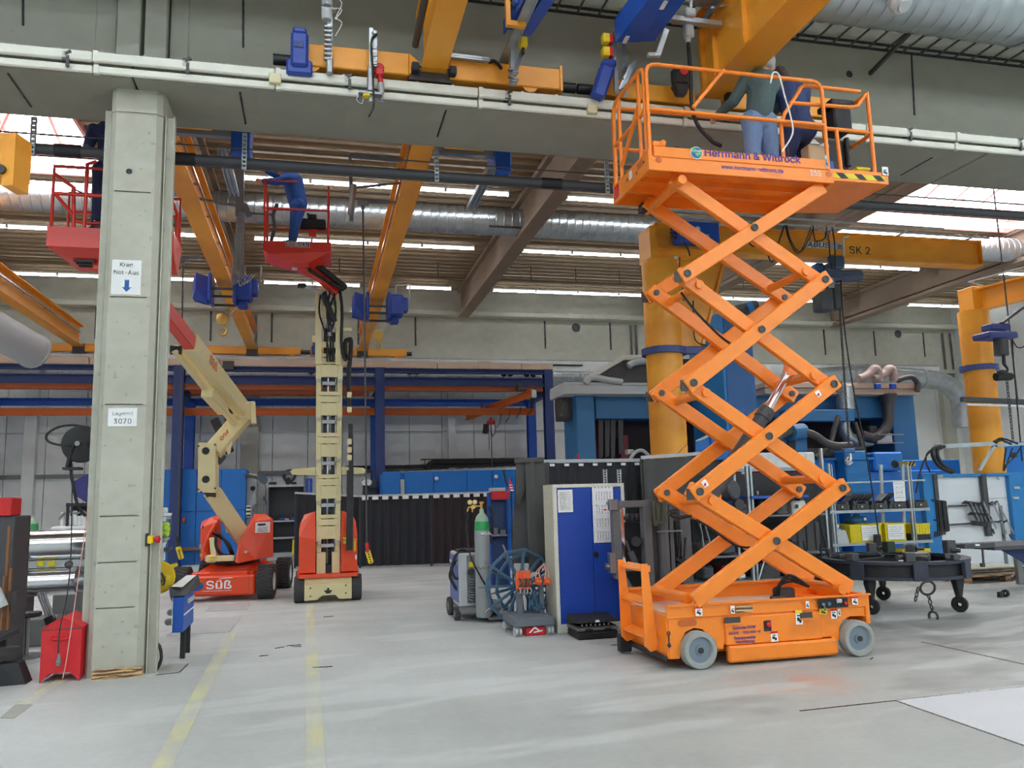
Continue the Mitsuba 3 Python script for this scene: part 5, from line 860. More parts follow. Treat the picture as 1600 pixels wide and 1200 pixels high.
# logo
a, b = atY(331, 919.5, BO[1] - .05), atY(366.5, 918, BO[1] - .05); v, f = text('Süß', .135, (0, 0, 0), bold=True, depth=.002, wide=1.3); h0 = v[:, 0].max()
L0 = A(-.30 + .03, -.024, .225); part(bl, 'lettering', lo((v * A(.45 / h0, 1, 1) + L0, f)), 'm_white')
part(bl, 'logo_line', lo(cat(pipe([(-.04, -.024, .385), (.05, -.024, .40), (.2, -.024, .402)], .006, 5, 4), box(-.33, .18, -.026, -.022, .185, .192))), 'm_white')
el = [(math.cos(t) * .085 * (1 - .35 * math.sin(t)), math.sin(t) * .07 + .3 * .085 * math.cos(t)) for t in np.linspace(0, 2 * np.pi, 26)[:-1]]
part(bl, 'logo_disc', lo(prism([(-.385 + x, .275 + z) for x, z in el], -.026, -.021, 'y')), 'm_bluelogo'); part(bl, 'logo_stripe', lo(prism([(-.44, .265), (-.33, .305), (-.31, .325), (-.42, .29)], -.029, -.026, 'y')), 'm_green'); part(bl, 'logo_stripe', lo(prism([(-.44, .285), (-.36, .325), (-.33, .34), (-.42, .305)], -.029, -.026, 'y')), 'm_white')
# hoods
hl = part(bl, 'hood', hull([atY(x, y, Y) for x, y, Y in ((313, 877, 16.0), (313, 825, 16.0), (330, 808, 16.1), (345, 803, 16.5), (340, 815, 15.9), (322, 870, 15.85), (313, 877, 17.2), (315, 815, 17.2), (345, 803, 17.2), (345, 870, 17.2))]), 'm_vermilion', label='vermilion hood')
part(hl, 'cowl', hull([atY(x, y, Y) for x, y, Y in ((334, 817, 15.75), (338, 816, 15.75), (327, 835, 15.6), (318, 860, 15.6), (316, 852, 15.65), (325, 868, 15.7), (316, 862, 15.9), (330, 822, 15.95))]), 'm_vermilion'); part(hl, 'panel', hull([atY(x, y, 15.98) for x, y in ((316, 822), (324, 823), (322, 845), (316, 850))] + [atY(x, y, 16.02) for x, y in ((316, 822), (324, 823), (322, 845), (316, 850))]), 'm_black'); part(hl, 'reflector', cbox(atY(314.5, 867, 15.84), (.05, .01, .06)), 'm_crane'); part(hl, 'decal', cbox(atY(313.5, 854, 15.96), (.045, .01, .08)), 'm_lightgrey')
hr_ = part(bl, 'hood', hull([atY(x, y, Y) for x, y, Y in ((367, 878, 15.45), (371, 880, 15.45), (373, 845, 15.5), (397, 815, 15.9), (398, 804, 16.5), (415, 803, 16.5), (426, 811, 16.3), (427, 870, 16.1), (400, 874, 15.6), (427, 812, 17.1), (427, 868, 17.1), (398, 803, 17.1))]), 'm_vermilion', label='vermilion hood')
c = atY(410.5, 824.5, 15.82)
part(hr_, 'paper', move(cbox((0, 0, 0), (.26, .006, .19)), atY(410.5, 824, 15.78), rotz(.18)), 'm_white'); part(hr_, 'print', move(cat(cbox((-.02, -.006, .05), (.14, .003, .04)), *[cbox((0, -.006, -.0 - .025 * i), (.18, .003, .008)) for i in range(4)]), atY(410.5, 824, 15.78), rotz(.18)), 'm_dark'); part(hr_, 'latch', cbox(atY(384, 862.5, 15.46), (.05, .02, .05), .008), 'm_lightgrey')
part(bl, 'cross_bar', cat(bar(atY(321, 873, 15.5), atY(366, 872, 15.5), .12, .1, b=.012), bar(atY(331, 840, 15.6), atY(334, 868, 15.55), .09, .08, A(0, 1, 0), .01), bar(atY(322, 873, 15.45), atY(338, 873, 15.45), .1, .13, b=.02)), 'm_jlg'); part(bl, 'decal', cbox(atY(331, 873, 15.385), (.07, .006, .08)), 'm_yellowbox')
part(bl, 'hose', cat(*[pipe([atY(334 + 2 * i, 834 + i, 15.7), atY(346 + 2 * i, 838 + 2 * i, 15.6), atY(356 + i, 852 + i, 15.6), atY(362 + i * .5, 866, 15.7)], .022, 6, 5) for i in range(-1, 6)], pipe([atY(336, 838, 15.6), atY(338, 855, 15.55), atY(348, 867, 15.6), atY(362, 868, 15.6)], .03, 6, 5)), 'm_black', smooth=50)
# arms (pixel centre lines at their real depth)
def seg(p, q, Yp, Yq, w, h, m='m_jlg', name='arm', ext=.05, up=A(0, -1, .3)): return part(bl, name, bar(atY(*p, Yp), atY(*q, Yq), w, h, up, .012, ext), m)
seg((381, 842), (334, 772), 16.15, 15.75, .30, .26, name='lower_arm')
part(bl, 'lower_arm', hull([atY(x, y, Y) for x, y, Y in ((351, 812, 16.0), (362, 812, 16.0), (363, 834, 16.0), (353, 832, 16.0), (351, 812, 16.2), (362, 812, 16.2), (370, 834, 16.2))]), 'm_jlg')
kn = part(bl, 'link_box', cat(hull([atY(x, y, Y) for x, y, Y in ((309.5, 691.5, 15.4), (336.5, 692, 15.4), (336.5, 770, 15.4), (309, 769, 15.4), (342, 700, 15.75), (342, 764, 15.75), (314, 693, 15.75), (314, 768, 15.75))])), 'm_jlg')
for y in (704.5, 749): part(kn, 'hole', lathe([(.065, 0), (.065, .006), (1e-4, .004)], atY(321.5, y, 15.4), A(0, -1, 0), 20), 'm_dark', smooth=35)
part(kn, 'bolt', cat(*[cbox(atY(x, y, 15.4), (.03, .03, .03), .005) for x, y in ((310, 697), (336, 695), (310, 765), (336, 763), (314, 769))]), 'm_dark')
part(bl, 'link_box', hull([atY(x, y, Y) for x, y, Y in ((318, 770, 15.5), (337, 770, 15.5), (337, 781, 15.7), (325, 780, 15.7), (318, 770, 15.8), (337, 770, 15.9), (340, 778, 15.9))]), 'm_iron')
seg((338, 700), (386, 644), 15.6, 15.9, .30, .26, name='upper_arm', ext=.08)
part(bl, 'cylinder_plate', hull([atY(x, y, Y) for x, y, Y in ((352, 700, 15.6), (364, 684, 15.6), (360, 708, 15.6), (356, 710, 15.6), (352, 700, 15.66), (364, 684, 15.66), (360, 708, 15.66))]), 'm_jlg'); seg((341, 722), (349, 713), 15.7, 15.75, .1, .1, 'm_darksteel', 'cylinder', .02)
seg((395, 632), (396.5, 658), 15.75, 15.75, .09, .2, name='link_plate'); part(bl, 'link_box', hull([atY(x, y, Y) for x, y, Y in ((374, 628, 15.6), (391, 627, 15.6), (392, 655, 15.7), (380, 660, 15.7), (370, 648, 15.6), (374, 628, 16.0), (391, 627, 16.0), (390, 655, 16.0))]), 'm_jlg')
P0, P1 = atY(383, 645, 15.9), atY(205, 418, 11.25)
sb = lambda t: P0 + (P1 - P0) * t
tb = .62
# where the cream boom ends in the photograph
ts = np.linspace(0, 1, 400); px = [(lambda v: 800 + FPX * (v @ RGT) / (v @ FWD))(sb(t) - EYE) for t in ts]; tb = ts[int(np.argmin(np.abs(np.array(px) - 297)))]
part(bl, 'main_boom', bar(sb(0), sb(tb), .20, .30, Z, .012), 'm_jlg'); part(bl, 'fly_boom', cat(bar(sb(tb - .02), sb(.97), .16, .24, Z, .012)), 'm_basket')
part(bl, 'boom_cover', cat(bar(sb(tb * .25) + A(-.16, 0, -.2), sb(tb * .55) + A(-.16, 0, -.22), .2, .25, Z, .02)), 'm_jlg'); part(bl, 'compensation_cylinder', cat(bar(sb(.0) + A(-.12, -.1, -.28), sb(tb * .45) + A(-.14, 0, -.25), .09, .09), bar(sb(tb * .45) + A(-.2, 0, -.15), sb(tb * 1.02) + A(-.2, 0, -.12), .12, .14, Z, .02)), 'm_jlg')
part(bl, 'boom_sheave', tube(sb(tb) + A(-.28, 0, -.12), sb(tb) + A(-.12, 0, -.12), .07, 14), 'm_black', smooth=40)
seg((338, 662), (356, 700), 15.95, 15.9, .16, .12, 'm_dark', 'lift_cylinder', .1); part(bl, 'lift_cylinder', bar(atY(350, 625, 15.7), atY(362, 668, 15.9), .10, .14), 'm_dark')
sd = np.cross(unit(P1 - P0), Z); sd = unit(sd); 
c = sb(tb * .72) + (-sd if sd[0] < 0 else sd) * .104
du = unit(P0 - P1); part(bl, 'lettering', text('Süß', .15, sb(tb * .80) + (sd if sd[0] > 0 else -sd) * .102 - Z * .06, du, np.cross((sd if sd[0] > 0 else -sd), du), bold=True, depth=.002), 'm_rail')
part(bl, 'lettering', text('Süß', .10, atY(345, 694, 15.5), unit(atY(386, 644, 15.8) - atY(340, 699, 15.5)), A(-.3, 0, 1), bold=True, depth=.002), 'm_rail')
# boom lift basket just behind the column
b0, b1, b2 = atY(73, 345, 10.4), atY(270, 385, 10.4), atY(150, 385, 10.4); X0, X1 = b0[0], b1[0]; zf = atY(73, 352, 10.4)[2]; zb_ = atY(110, 400, 10.6)[2]; ztop = atY(78, 257, 10.4)[2]
part(bl, 'basket_floor', cat(hull([(X0, 10.42, zf), (X1, 10.42, zf), (X0, 10.42, zf - .25), (X1, 10.42, zf - .25), (X0, 11.1, zf), (X1, 11.1, zf), (X0 + .2, 11.1, zb_ - .05), (X1 - .05, 11.1, zb_ - .05), (X0 + .2, 10.6, zb_ - .02), (X1 - .2, 10.6, zb_ - .02)])), 'm_basket'); part(bl, 'floor_slot', cat(*[box(X0 + .25, X0 + .5, 10.62 + .12 * i, 10.66 + .12 * i, zb_ - .055, zb_ - .035) for i in range(3)]), 'm_dark')
part(bl, 'basket_mount', cat(bar(sb(.93), A(-2.3, 10.95, zb_ + .05), .25, .2), box(-2.75, -2.2, 10.7, 11.0, zb_ - .14, zb_ - .02, .02)), 'm_basket')
xm = atY(133, 300, 10.4)[0]
for y in (10.44, 11.08):
    rr(bl, [(X0 + .04, y, zf - .02), (X0 + .04, y, ztop), (X1 - .04, y, ztop), (X1 - .04, y, zf - .02)], .022) if y < 11 else rr(bl, [(X0 + .04, y, zf), (X0 + .04, y, ztop - .1), (X1 - .04, y, ztop - .1), (X1 - .04, y, zf)], .022)
    rr(bl, [(X0 + .04, y, zf + .42), (X1 - .04, y, zf + .42)], .022); rr(bl, [(xm, y, zf - .02), (xm, y, zf + .82), (xm + .1, y, zf + .86)], .022)
rr(bl, [(X0 + .04, 10.44, ztop - .1), (X0 + .22, 10.6, ztop - .2), (X0 + .24, 10.62, zf)], .024); rr(bl, [(X0 + .06, 10.44, zf + .42), (X0 + .22, 10.6, zf + .22)], .022); rr(bl, [(X0 + .24, 10.62, zf + .14), (xm, 10.62, zf + .12), (xm + .5, 10.62, zf + .16)], .018); rr(bl, [(X1 - .04, 10.44, zf + .42), (X1 - .02, 10.75, zf + .35), (X1 - .02, 10.75, zf)], .022)
part(bl, 'basket_cable', pipe([(X0 + .22, 10.6, ztop - .22), (X0 + .4, 10.6, ztop - .3), (xm, 10.6, ztop - .32)], .008, 6, 6), 'm_dark'); part(bl, 'control_box', cat(box(xm + .05, xm + .35, 10.62, 10.8, zf + .02, zf + .18, .02), tube((X1 - .12, 10.6, zf), (X1 - .12, 10.6, zf + .28), .03, 10)), 'm_black')
z0 = zf + .0
person('man in dark blue in the red boom basket, mostly hidden by the column', dict(
    pelvis=(-2.60, 10.78, z0 + .95), chest=(-2.60, 10.76, z0 + 1.28), neck=(-2.58, 10.72, z0 + 1.5), head=(-2.56, 10.68, z0 + 1.63), shL=(-2.82, 10.76, z0 + 1.42), shR=(-2.4, 10.76, z0 + 1.42), elL=(-2.86, 10.7, z0 + 1.14), wrL=(-2.78, 10.5, z0 + 1.02), elR=(-2.34, 10.7, z0 + 1.14), wrR=(-2.4, 10.5, z0 + 1.05),
    hipL=(-2.70, 10.78, z0 + .88), hipR=(-2.5, 10.78, z0 + .88), knL=(-2.72, 10.77, z0 + .49), anL=(-2.74, 10.8, z0 + .10), toeL=(-2.76, 10.62, z0 + .043), knR=(-2.48, 10.77, z0 + .49), anR=(-2.46, 10.8, z0 + .10), toeR=(-2.45, 10.62, z0 + .043)),
    'm_skin', 'm_navyshirt', 'm_navytrousers', 'm_boot', 'm_darkhair', look=(0, -1, 0))
# ================================================================ LEFT EDGE AND COLUMN SURROUNDINGS
def px(x0, y0, x1, y1, Y, d, b=0.0, z0=None, z1=None):
    """box whose front face covers a photo rectangle at depth Y, d metres deep"""
    xm, ym = (x0 + x1) / 2, (y0 + y1) / 2; a, c = atY(x0, ym, Y)[0], atY(x1, ym, Y)[0]
    return box(a, c, Y, Y + d, atY(xm, y1, Y)[2] if z0 is None else z0, atY(xm, y0, Y)[2] if z1 is None else z1, b)
def pw(pts, Y, d): return cat(prism([tuple(atY(x, y, Y)[[0, 2]]) for x, y in pts], Y, Y + d, 'y'))       # a profile read off the photo, at its own depth, d thick
def pp(pts, Y, r, n=8, k=5): return pipe([atY(*(p if len(p) == 2 else p[:2]), Y if len(p) == 2 else p[2]) for p in pts], r, n, k)
# red house-shaped bin
t = thing('waste_bin', 'red house-shaped metal bin standing against the concrete column', 'bin'); Yb = 9.0
q = {k: atY(x, y, Yb) for k, (x, y) in dict(a=(61, 1064), b=(63, 985), c=(94, 965.5), d=(126, 984), e=(124, 1062)).items()}; x0, x1 = q['a'][0], q['e'][0] - .0; zb, zp = q['b'][2], q['c'][2]; xm = (x0 + x1) / 2
fr = [(x0, 0), (x0 + .09, .085), (x1 - .09, .085), (x1, 0), (x1, zb), (xm, zp), (x0, zb)]
part(t, 'body', cat(prism(fr, Yb, Yb + .03, 'y'), prism(fr, Yb + .45, Yb + .48, 'y'), box(x0, x0 + .012, Yb, Yb + .48, .02, zb), box(x1 - .012, x1, Yb, Yb + .48, .02, zb), box(x0, x1, Yb + .02, Yb + .46, .1, .12)), 'm_red'); part(t, 'lid', cat(hull([(x0 - .01, y, zb + dz) for y in (Yb - .01, Yb + .49) for dz in (0, .012)] + [(xm, y, zp + dz) for y in (Yb - .01, Yb + .49) for dz in (0, .012)]), hull([(x1 + .01, y, zb + dz) for y in (Yb - .01, Yb + .49) for dz in (0, .012)] + [(xm, y, zp + dz) for y in (Yb - .01, Yb + .49) for dz in (0, .012)])), 'm_red')
part(t, 'seam', box(x0, x1, Yb - .004, Yb, zb - .004, zb + .004), 'm_iron'); part(t, 'handle', pipe([(xm - .08, Yb, zb - .07), (xm - .075, Yb - .03, zb - .085), (xm, Yb - .035, zb - .09), (xm + .075, Yb - .03, zb - .085), (xm + .08, Yb, zb - .07)], .012, 8, 4), 'm_red', smooth=50)
# hose reel with its loop, pull cords
hr = thing('hose_reel', 'black hose reel with a big hose loop half hidden behind the concrete column', 'hose reel'); c = atY(128, 694, 10.4)
part(hr, 'drum', lathe([(1e-4, -.07), (.20, -.07), (.215, -.06), (.215, -.045), (.13, -.04), (.13, .04), (.215, .045), (.215, .06), (.2, .07), (1e-4, .07)], c, A(.25, -1, 0), 28), 'm_black', smooth=35); part(hr, 'bracket', cat(bar(c + A(-.06, -.09, 0), c + A(-.12, -.06, -.27), .05, .04), box(c[0] - .17, c[0] + .0, 10.3, 10.5, c[2] - .30, c[2] - .27), bar(c + A(0, .05, 0), (-2.2, 9.95, c[2]), .05, .05), bar((-2.2, 9.95, c[2]), (-2.2, 9.74, c[2]), .06, .06)), 'm_dark'); part(hr, 'hub', tube(c + A(-.02, -.12, 0), c + A(-.01, -.06, 0), .03, 12), 'm_steel', smooth=40)
part(hr, 'hose', cat(pp([(138, 668, 10.4), (115, 664, 10.4), (92, 667, 10.4), (76, 676, 10.4), (72, 685, 10.4), (80, 692, 10.35), (100, 696, 10.3), (122, 695, 10.3)], 10.4, .014), pp([(110, 722), (112, 745), (117, 772), (121, 788), (128, 800), (134, 806)], 10.4, .018)), 'm_dark', smooth=50)
for lab, pts, knob, endk, m in (('thin black pull cord with a grey bulb hanging in front of the red bin', [(113, 725), (111, 860), (105, 930), (93, 985), (91, 1022)], (107.5, 882), (91.5, 1033), 'm_dark'), ('light red and white cord hanging down to the floor in front of the red bin', [(140, 790), (130, 850), (118, 935), (104, 1030), (98, 1060)], None, None, 'm_cord')):
    if 'm_cord' not in scene: mat('m_cord', (200, 150, 140), .7)
    cd = thing('pull_cord', lab, 'cord'); part(cd, 'cord', pp(pts, 8.9, .0055, 6), m, smooth=50)
    if knob: part(cd, 'stop_ball', ball(atY(*knob, 8.9), .04, 12), 'm_iron', True); part(cd, 'bulb', lathe([(.006, .075), (.012, .05), (.024, .0), (.026, -.02), (.014, -.045), (1e-4, -.05)], atY(*endk, 8.9), Z, 14), 'm_grey', True)
# trolley with caster, rusty stack with red panel
t = thing('trolley', 'dark platform trolley with a caster wheel at the left edge', 'trolley'); a = atZ(20, 1048, 0)
part(t, 'platform', cat(hull([atY(x, y, Y) for x, y, Y in ((-60, 1035, 8.6), (-60, 1022, 8.6), (33, 1010, 9.2), (33, 1018, 9.2), (-60, 1012, 9.6), (25, 1008, 9.6), (-60, 1020, 9.6))])), 'm_darksteel'); part(t, 'handle_bar', cat(bar(atY(-30, 1012, 9.0), atY(27, 985, 9.2), .08, .04), bar(atY(5, 1010, 9.2), atY(6, 996, 9.2), .05, .05)), 'm_dark')
for x, y, Y in ((26, 1036, 9.15), (-30, 1052, 8.7)):
    c = atY(x, y, Y); r = .085; c[2] = r; k = part(t, 'caster', cat(lathe([(.03, -.02), (r, -.022), (r, .022), (.03, .02)], c, A(.9, .4, 0), 20), box(c[0] - .03, c[0] + .03, Y - .02, Y + .05, r, .19)), 'm_dark', smooth=35)
st = thing('machine_stack', 'dark machine with a red panel and rusty upright planks at the left edge', 'machine')
part(st, 'red_panel', px(-60, 778, 18.5, 807, 9.9, .3, .01), 'm_signred'); part(st, 'cabinet', px(-60, 807, 20, 960, 9.95, .5, .01, z0=0), 'm_darksteel'); mat('m_rust', concrete((132, 92, 62), 2, .25), .85)
parts(st, 'plank', [px(x, y, x + w, 985, 9.8 - .03 * i, .04) for i, (x, y, w) in enumerate(((7, 822, 4), (12, 888, 3), (2, 900, 3)))], 'm_rust'); part(st, 'foot', cat(px(7, 950, 14, 1012, 9.9, .1, z0=0), pw([(13, 924), (26, 926), (24, 945), (18, 957), (14, 940)], 9.75, .1)), 'm_iron'); part(st, 'guard', pw([(0, 918), (12, 945), (0, 950), (-20, 950), (-20, 905)], 9.6, .03), 'm_lightgrey')
# chrome rolls in their cradle
Yr = 12.2
for k, (y0, y1, xa, lab) in enumerate(((829, 876, -80, 'upper of two long polished steel rolls behind the concrete column'), (888, 933, -80, 'lower of two long polished steel rolls behind the concrete column'))):
    zc, r = atY(75, (y0 + y1) / 2, Yr)[2], (atY(75, y0, Yr)[2] - atY(75, y1, Yr)[2]) / 2; xa_, xb = atY(xa, 850, Yr)[0], (-3.05 if k == 0 else atY(116, 900, Yr)[0])
    t = thing('steel_roll', lab, 'roll', 'polished rolls'); part(t, 'barrel', lathe([(1e-4, 0), (r, 0), (r, xb - xa_), (1e-4, xb - xa_)], (xa_, Yr + r, zc), A(1, 0, 0), 40), 'm_chrome', smooth=35)
    if k: part(t, 'journal', tube((xb, Yr + r, zc - .02), (-2.6, Yr + r, zc - .02), r * .72, 24), 'm_steel', smooth=40)
rk = thing('roll_rack', 'dark cradle with yellow clamps that carries the polished rolls', 'rack')
z_up = atY(75, 876, Yr)[2]; z_lo = atY(75, 933, Yr)[2]
xs = [atY(24, 880, Yr)[0], -5.9, -2.9]
for x in xs: part(rk, 'upright', cat(box(x - .07, x + .07, Yr - .02, Yr + .04, .0, atY(20, 848, Yr)[2], .02), box(x - .1, x + .1, Yr, Yr + .5, 0, z_lo - .004)), 'm_iron')
part(rk, 'beam', box(-6.2, -2.7, Yr + .14, Yr + .26, z_up - .10, z_up - .006), 'm_lightgrey'); parts(rk, 'clamp', [px(x, 876.5, x + 11, 885, Yr + .1, .1, .008) for x in (57, 74)], 'm_yellowbox')
# floor plinth and extraction foot
solo('plinth', px(-40, 970, 82, 988, 11.4, .5, .01, z0=0), 'm_grey', 'low grey plinth on the floor behind the red bin', 'plinth')
t = thing('swivel_stool', 'round dark stool with a bright column behind the red bin', 'stool'); a = atZ(92, 1000, 0)
part(t, 'seat', lathe([(1e-4, 0), (.13, 0), (.145, .02), (.14, .05), (1e-4, .06)], (a[0], 10.6, atY(93, 957, 10.6)[2] - .03), Z, 22), 'm_dark', smooth=35); part(t, 'stem', cat(tube((a[0], 10.6, 0), (a[0], 10.6, atY(93, 957, 10.6)[2] - .03), .03, 12), tube((a[0], 10.6, 0), (a[0], 10.6, .03), .18, 20)), 'm_steel', smooth=40)
t = thing('support_prop', 'slanted twin tube prop with a black foot leaning behind the red bin', 'prop'); part(t, 'tube', cat(pp([(60, 926), (76, 968)], 11.0, .022, 10, 1), pp([(68, 926), (83, 966)], 11.0, .022, 10, 1)), 'm_steel', smooth=50); part(t, 'foot', cat(bar(atY(76, 963, 11.0), atY(84, 982, 11.0), .12, .10, b=.01), bar(atY(84, 980, 11.0), A(atY(86, 985, 11.0)[0] + .06, 11.0, 0), .06, .06)), 'm_black')
solo('wedge_block', hull([(-2.95, 8.98, 0), (-2.72, 9.0, 0), (-2.98, 9.0, .2), (-2.80, 9.02, .2), (-2.95, 9.2, 0), (-2.72, 9.2, 0), (-2.98, 9.18, .2), (-2.80, 9.2, .2)]), 'm_dark', 'black rubber wedge on the floor at the left foot of the red bin', 'wedge')
# gas cylinder at the back wall left, robot cell
def gas_cylinder(label, x, Y, r, h, band, valve=True):
    t = thing('gas_cylinder', label, 'gas cylinder'); b = .005
    part(t, 'bottle', lathe([(1e-4, b), (r * .93, b), (r, b + .03), (r, h * .80), (r * .97, h * .84)], (x, Y, 0), Z, 28), 'm_lightgrey' if 0 else 'm_cyl', smooth=40); part(t, 'shoulder', lathe([(r * 1.003, h * .80), (r * .99, h * .845), (r * .93, h * .885)], (x, Y, 0), Z, 28), band, smooth=50, label='coloured shoulder band'); part(t, 'neck', lathe([(r * .93, h * .885), (r * .75, h * .925), (r * .45, h * .955), (r * .3, h * .965), (r * .3, h), (1e-4, h)], (x, Y, 0), Z, 28), 'm_cylneck', smooth=40)
    return t
mat('m_cyl', (146, 150, 152), .5); mat('m_cylneck', (150, 178, 158), .5)
c = atY(50, 820, 20.0); gas_cylinder('grey gas cylinder with a green shoulder by the back wall left of the column', c[0], 20.0, .13, 1.55, 'm_green')
rc = thing('robot_cell', 'white pneumatic bench with a purple drum above, left of the column', 'machine'); Yc = 13.6
part(rc, 'bench', px(79, 822, 150, 836, Yc, .6, .02), 'm_white'); part(rc, 'plinth', px(84, 834, 150, 980, Yc + .05, .5, z0=0), 'm_grey'); part(rc, 'frame', cat(px(103, 786, 150, 791, Yc + .1, .3), px(103, 786, 107, 824, Yc + .1, .04), px(110, 790, 150, 822, Yc + .35, .03)), 'm_dark'); parts(rc, 'canister', [tube(atY(x, 821, Yc + .2), atY(x, y, Yc + .2), .035, 12) for x, y in ((98, 800), (108, 806), (117, 798), (124, 806), (131, 803))], 'm_white', 40); part(rc, 'pipework', cat(pp([(92, 812), (98, 804), (104, 800), (112, 800)], Yc + .15, .016), pp([(110, 800), (120, 802), (130, 798), (136, 806)], Yc + .15, .016)), 'm_steel', smooth=50)
a = atY(116, 770, Yc + .3); part(rc, 'drum', hull([atY(x, y, Yc + d) for x, y in ((115.5, 752), (135, 741), (150, 741), (150, 787), (136, 786), (119, 775), (115.5, 766)) for d in (.2, .6)]), mat('m_indigo', (40, 34, 110), .4) or 'm_indigo')
# ---- things on the right flank of the column
em = thing('emergency_stop', 'yellow and red emergency stop on the right flank of the column', 'emergency stop'); c = atY(235.5, 843, 9.1)
part(em, 'housing', cbox(c + A(-.0, 0, 0), (.055, .09, .085), .012), 'm_yellow'); part(em, 'button', lathe([(.018, 0), (.018, .03), (.036, .032), (.036, .055), (.02, .062), (1e-4, .062)], c + A(.03, 0, 0), A(1, -.2, 0), 18), 'm_red', smooth=40); part(em, 'back_plate', cbox(c + A(-.035, .02, 0), (.02, .1, .13)), 'm_dark')
cb = thing('wall_cable', 'black cables running down the right flank of the column to the floor', 'cable'); part(cb, 'cable', cat(pp([(245, 782), (248, 800), (247, 830), (250, 860), (247, 900), (246, 960), (244, 1000)], 9.3, .014), pp([(244, 1003), (250, 1012), (252, 1028), (248, 1040), (244, 1048)], 9.2, .016), pp([(246, 895), (254, 898), (257, 908), (254, 915)], 9.2, .010)), 'm_dark', smooth=50)
ep = thing('earplug_dispenser', 'clear tube full of lime green ear plugs hung beside the column', 'dispenser'); ztop, zb = atY(258, 806, 9.5)[2], atY(258, 846, 9.5)[2]; xc = atY(257, 825, 9.5)[0]; zl_ = atY(258, 817.5, 9.5)[2]; zlow = atY(258, 837, 9.5)[2]
part(ep, 'tube', lathe([(.064, zlow - .02), (.066, ztop)], (xc, 9.5, 0), Z, 24), {'type': 'ref', 'id': 'm_clear'} and 'm_clear' if 'm_clear' in scene else (scene.__setitem__('m_clear', {'type': 'thindielectric'}) or 'm_clear'), smooth=True); part(ep, 'cap', cat(tube((xc, 9.5, ztop), (xc, 9.5, ztop + .03), .07, 22), cbox((xc - .01, 9.5, ztop + .06), (.07, .06, .06), .01)), 'm_white', smooth=40); rng = np.random.default_rng(5)
part(ep, 'plugs', cat(*[ball((xc + r_ * math.cos(a_), 9.5 + r_ * math.sin(a_), z_), .013, 6, (1, 1, 1.3)) for r_, a_, z_ in zip(np.sqrt(rng.random(170)) * .048, rng.random(170) * 6.28, zlow + (zl_ - zlow) * rng.random(170))]), 'm_lime', kind='stuff', label='lime green ear plugs'); part(ep, 'label', cbox((xc + .0, 9.43, atY(258, 811, 9.5)[2]), (.05, .004, .05)), 'm_white'); part(ep, 'funnel', cat(lathe([(.064, zlow - .02), (.03, zlow - .06), (.028, zlow - .09)], (xc, 9.5, 0), Z, 18), bar((xc, 9.5, zlow - .03), (-1.55, 9.5, zlow - .03), .04, .02), bar((xc - .02, 9.55, ztop - .02), (-1.55, 9.55, ztop - .02), .03, .03)), 'm_lightgrey', smooth=40)
part(ep, 'board', cat(px(243, 826, 246, 846, 9.35, .01), px(249, 848, 258, 876, 9.4, .02), px(243, 850, 250, 858, 9.36, .02)), 'm_white', label='white paper holders')
tl = thing('tap_arm', 'dark wall bracket with a steel tap below the ear plug dispenser', 'bracket'); part(tl, 'arm', cat(bar(A(-1.58, 9.4, atY(250, 859, 9.4)[2]), atY(266, 858, 9.4), .05, .04), tube(atY(262, 860, 9.38), atY(269, 857, 9.38), .02, 10)), 'm_darksteel')
rl = thing('hose_drum', 'yellow round hose drum with a short lever behind the column flank', 'hose drum'); c = atY(247, 902, 9.9); part(rl, 'disc', lathe([(1e-4, -.04), (.16, -.04), (.18, -.02), (.18, .02), (.16, .04), (1e-4, .04)], c, A(.2, -1, 0), 30), 'm_yellow', smooth=35); part(rl, 'hub', lathe([(.07, -.0), (.07, .02), (1e-4, .02)], c + A(0, -.045, 0), A(.2, -1, 0), 18), 'm_dark', smooth=40); part(rl, 'lever', cat(bar(atY(263, 886, 9.8), atY(274, 883, 9.8), .035, .04), tube(atY(273, 884, 9.8), atY(277, 881, 9.8), .02, 8), bar(c, A(-1.58, 9.72, c[2]), .05, .05)), 'm_yellow')
tb_ = thing('tool_cabinet', 'blue tool cabinet with a grey sloping top standing behind the column', 'cabinet'); Y0, Y1 = 9.55, 10.3
xa = -1.50; zt_ = atY(252, 934, Y0)[2]; z0_ = atY(254, 990, Y0)[2]
part(tb_, 'case', box(xa - .0, xa + .11, Y0, Y1, z0_, zt_, .006), 'm_blue'); part(tb_, 'top', hull([(xa - .03, Y0 - .02, zt_ + .01), (xa + .13, Y0 - .02, zt_ + .01), (xa - .03, Y1 + .4, zt_ + .01), (xa + .13, Y1 + .4, zt_ + .01), (xa - .03, Y0 - .02, zt_ + .10), (xa - .03, Y1 + .4, zt_ + .13), (xa + .1, Y1 + .4, zt_ + .13)]), 'm_darksteel'); part(tb_, 'drawer_line', box(xa + .111, xa + .118, Y0, Y1, zt_ - .20, zt_ - .185), 'm_white'); part(tb_, 'grip', box(xa + .111, xa + .13, Y0 + .25, Y1 - .1, zt_ - .1, zt_ - .05), 'm_lightgrey'); part(tb_, 'edge', box(xa - .006, xa + .0, Y0 - .006, Y0, z0_, zt_), 'm_white'); part(tb_, 'leg', cat(box(xa + .04, xa + .09, Y0 + .3, Y0 + .35, 0, z0_), box(xa + .04, xa + .09, Y1 - .1, Y1 - .05, 0, z0_)), 'm_dark'); part(tb_, 'paper', hull([(xa - .02, Y0, zt_ + .11), (xa + .09, Y0, zt_ + .1), (xa - .02, Y1 + .3, zt_ + .145), (xa + .09, Y1 + .3, zt_ + .142), (xa - .02, Y0, zt_ + .115), (xa + .09, Y0, zt_ + .105)]), 'm_white')
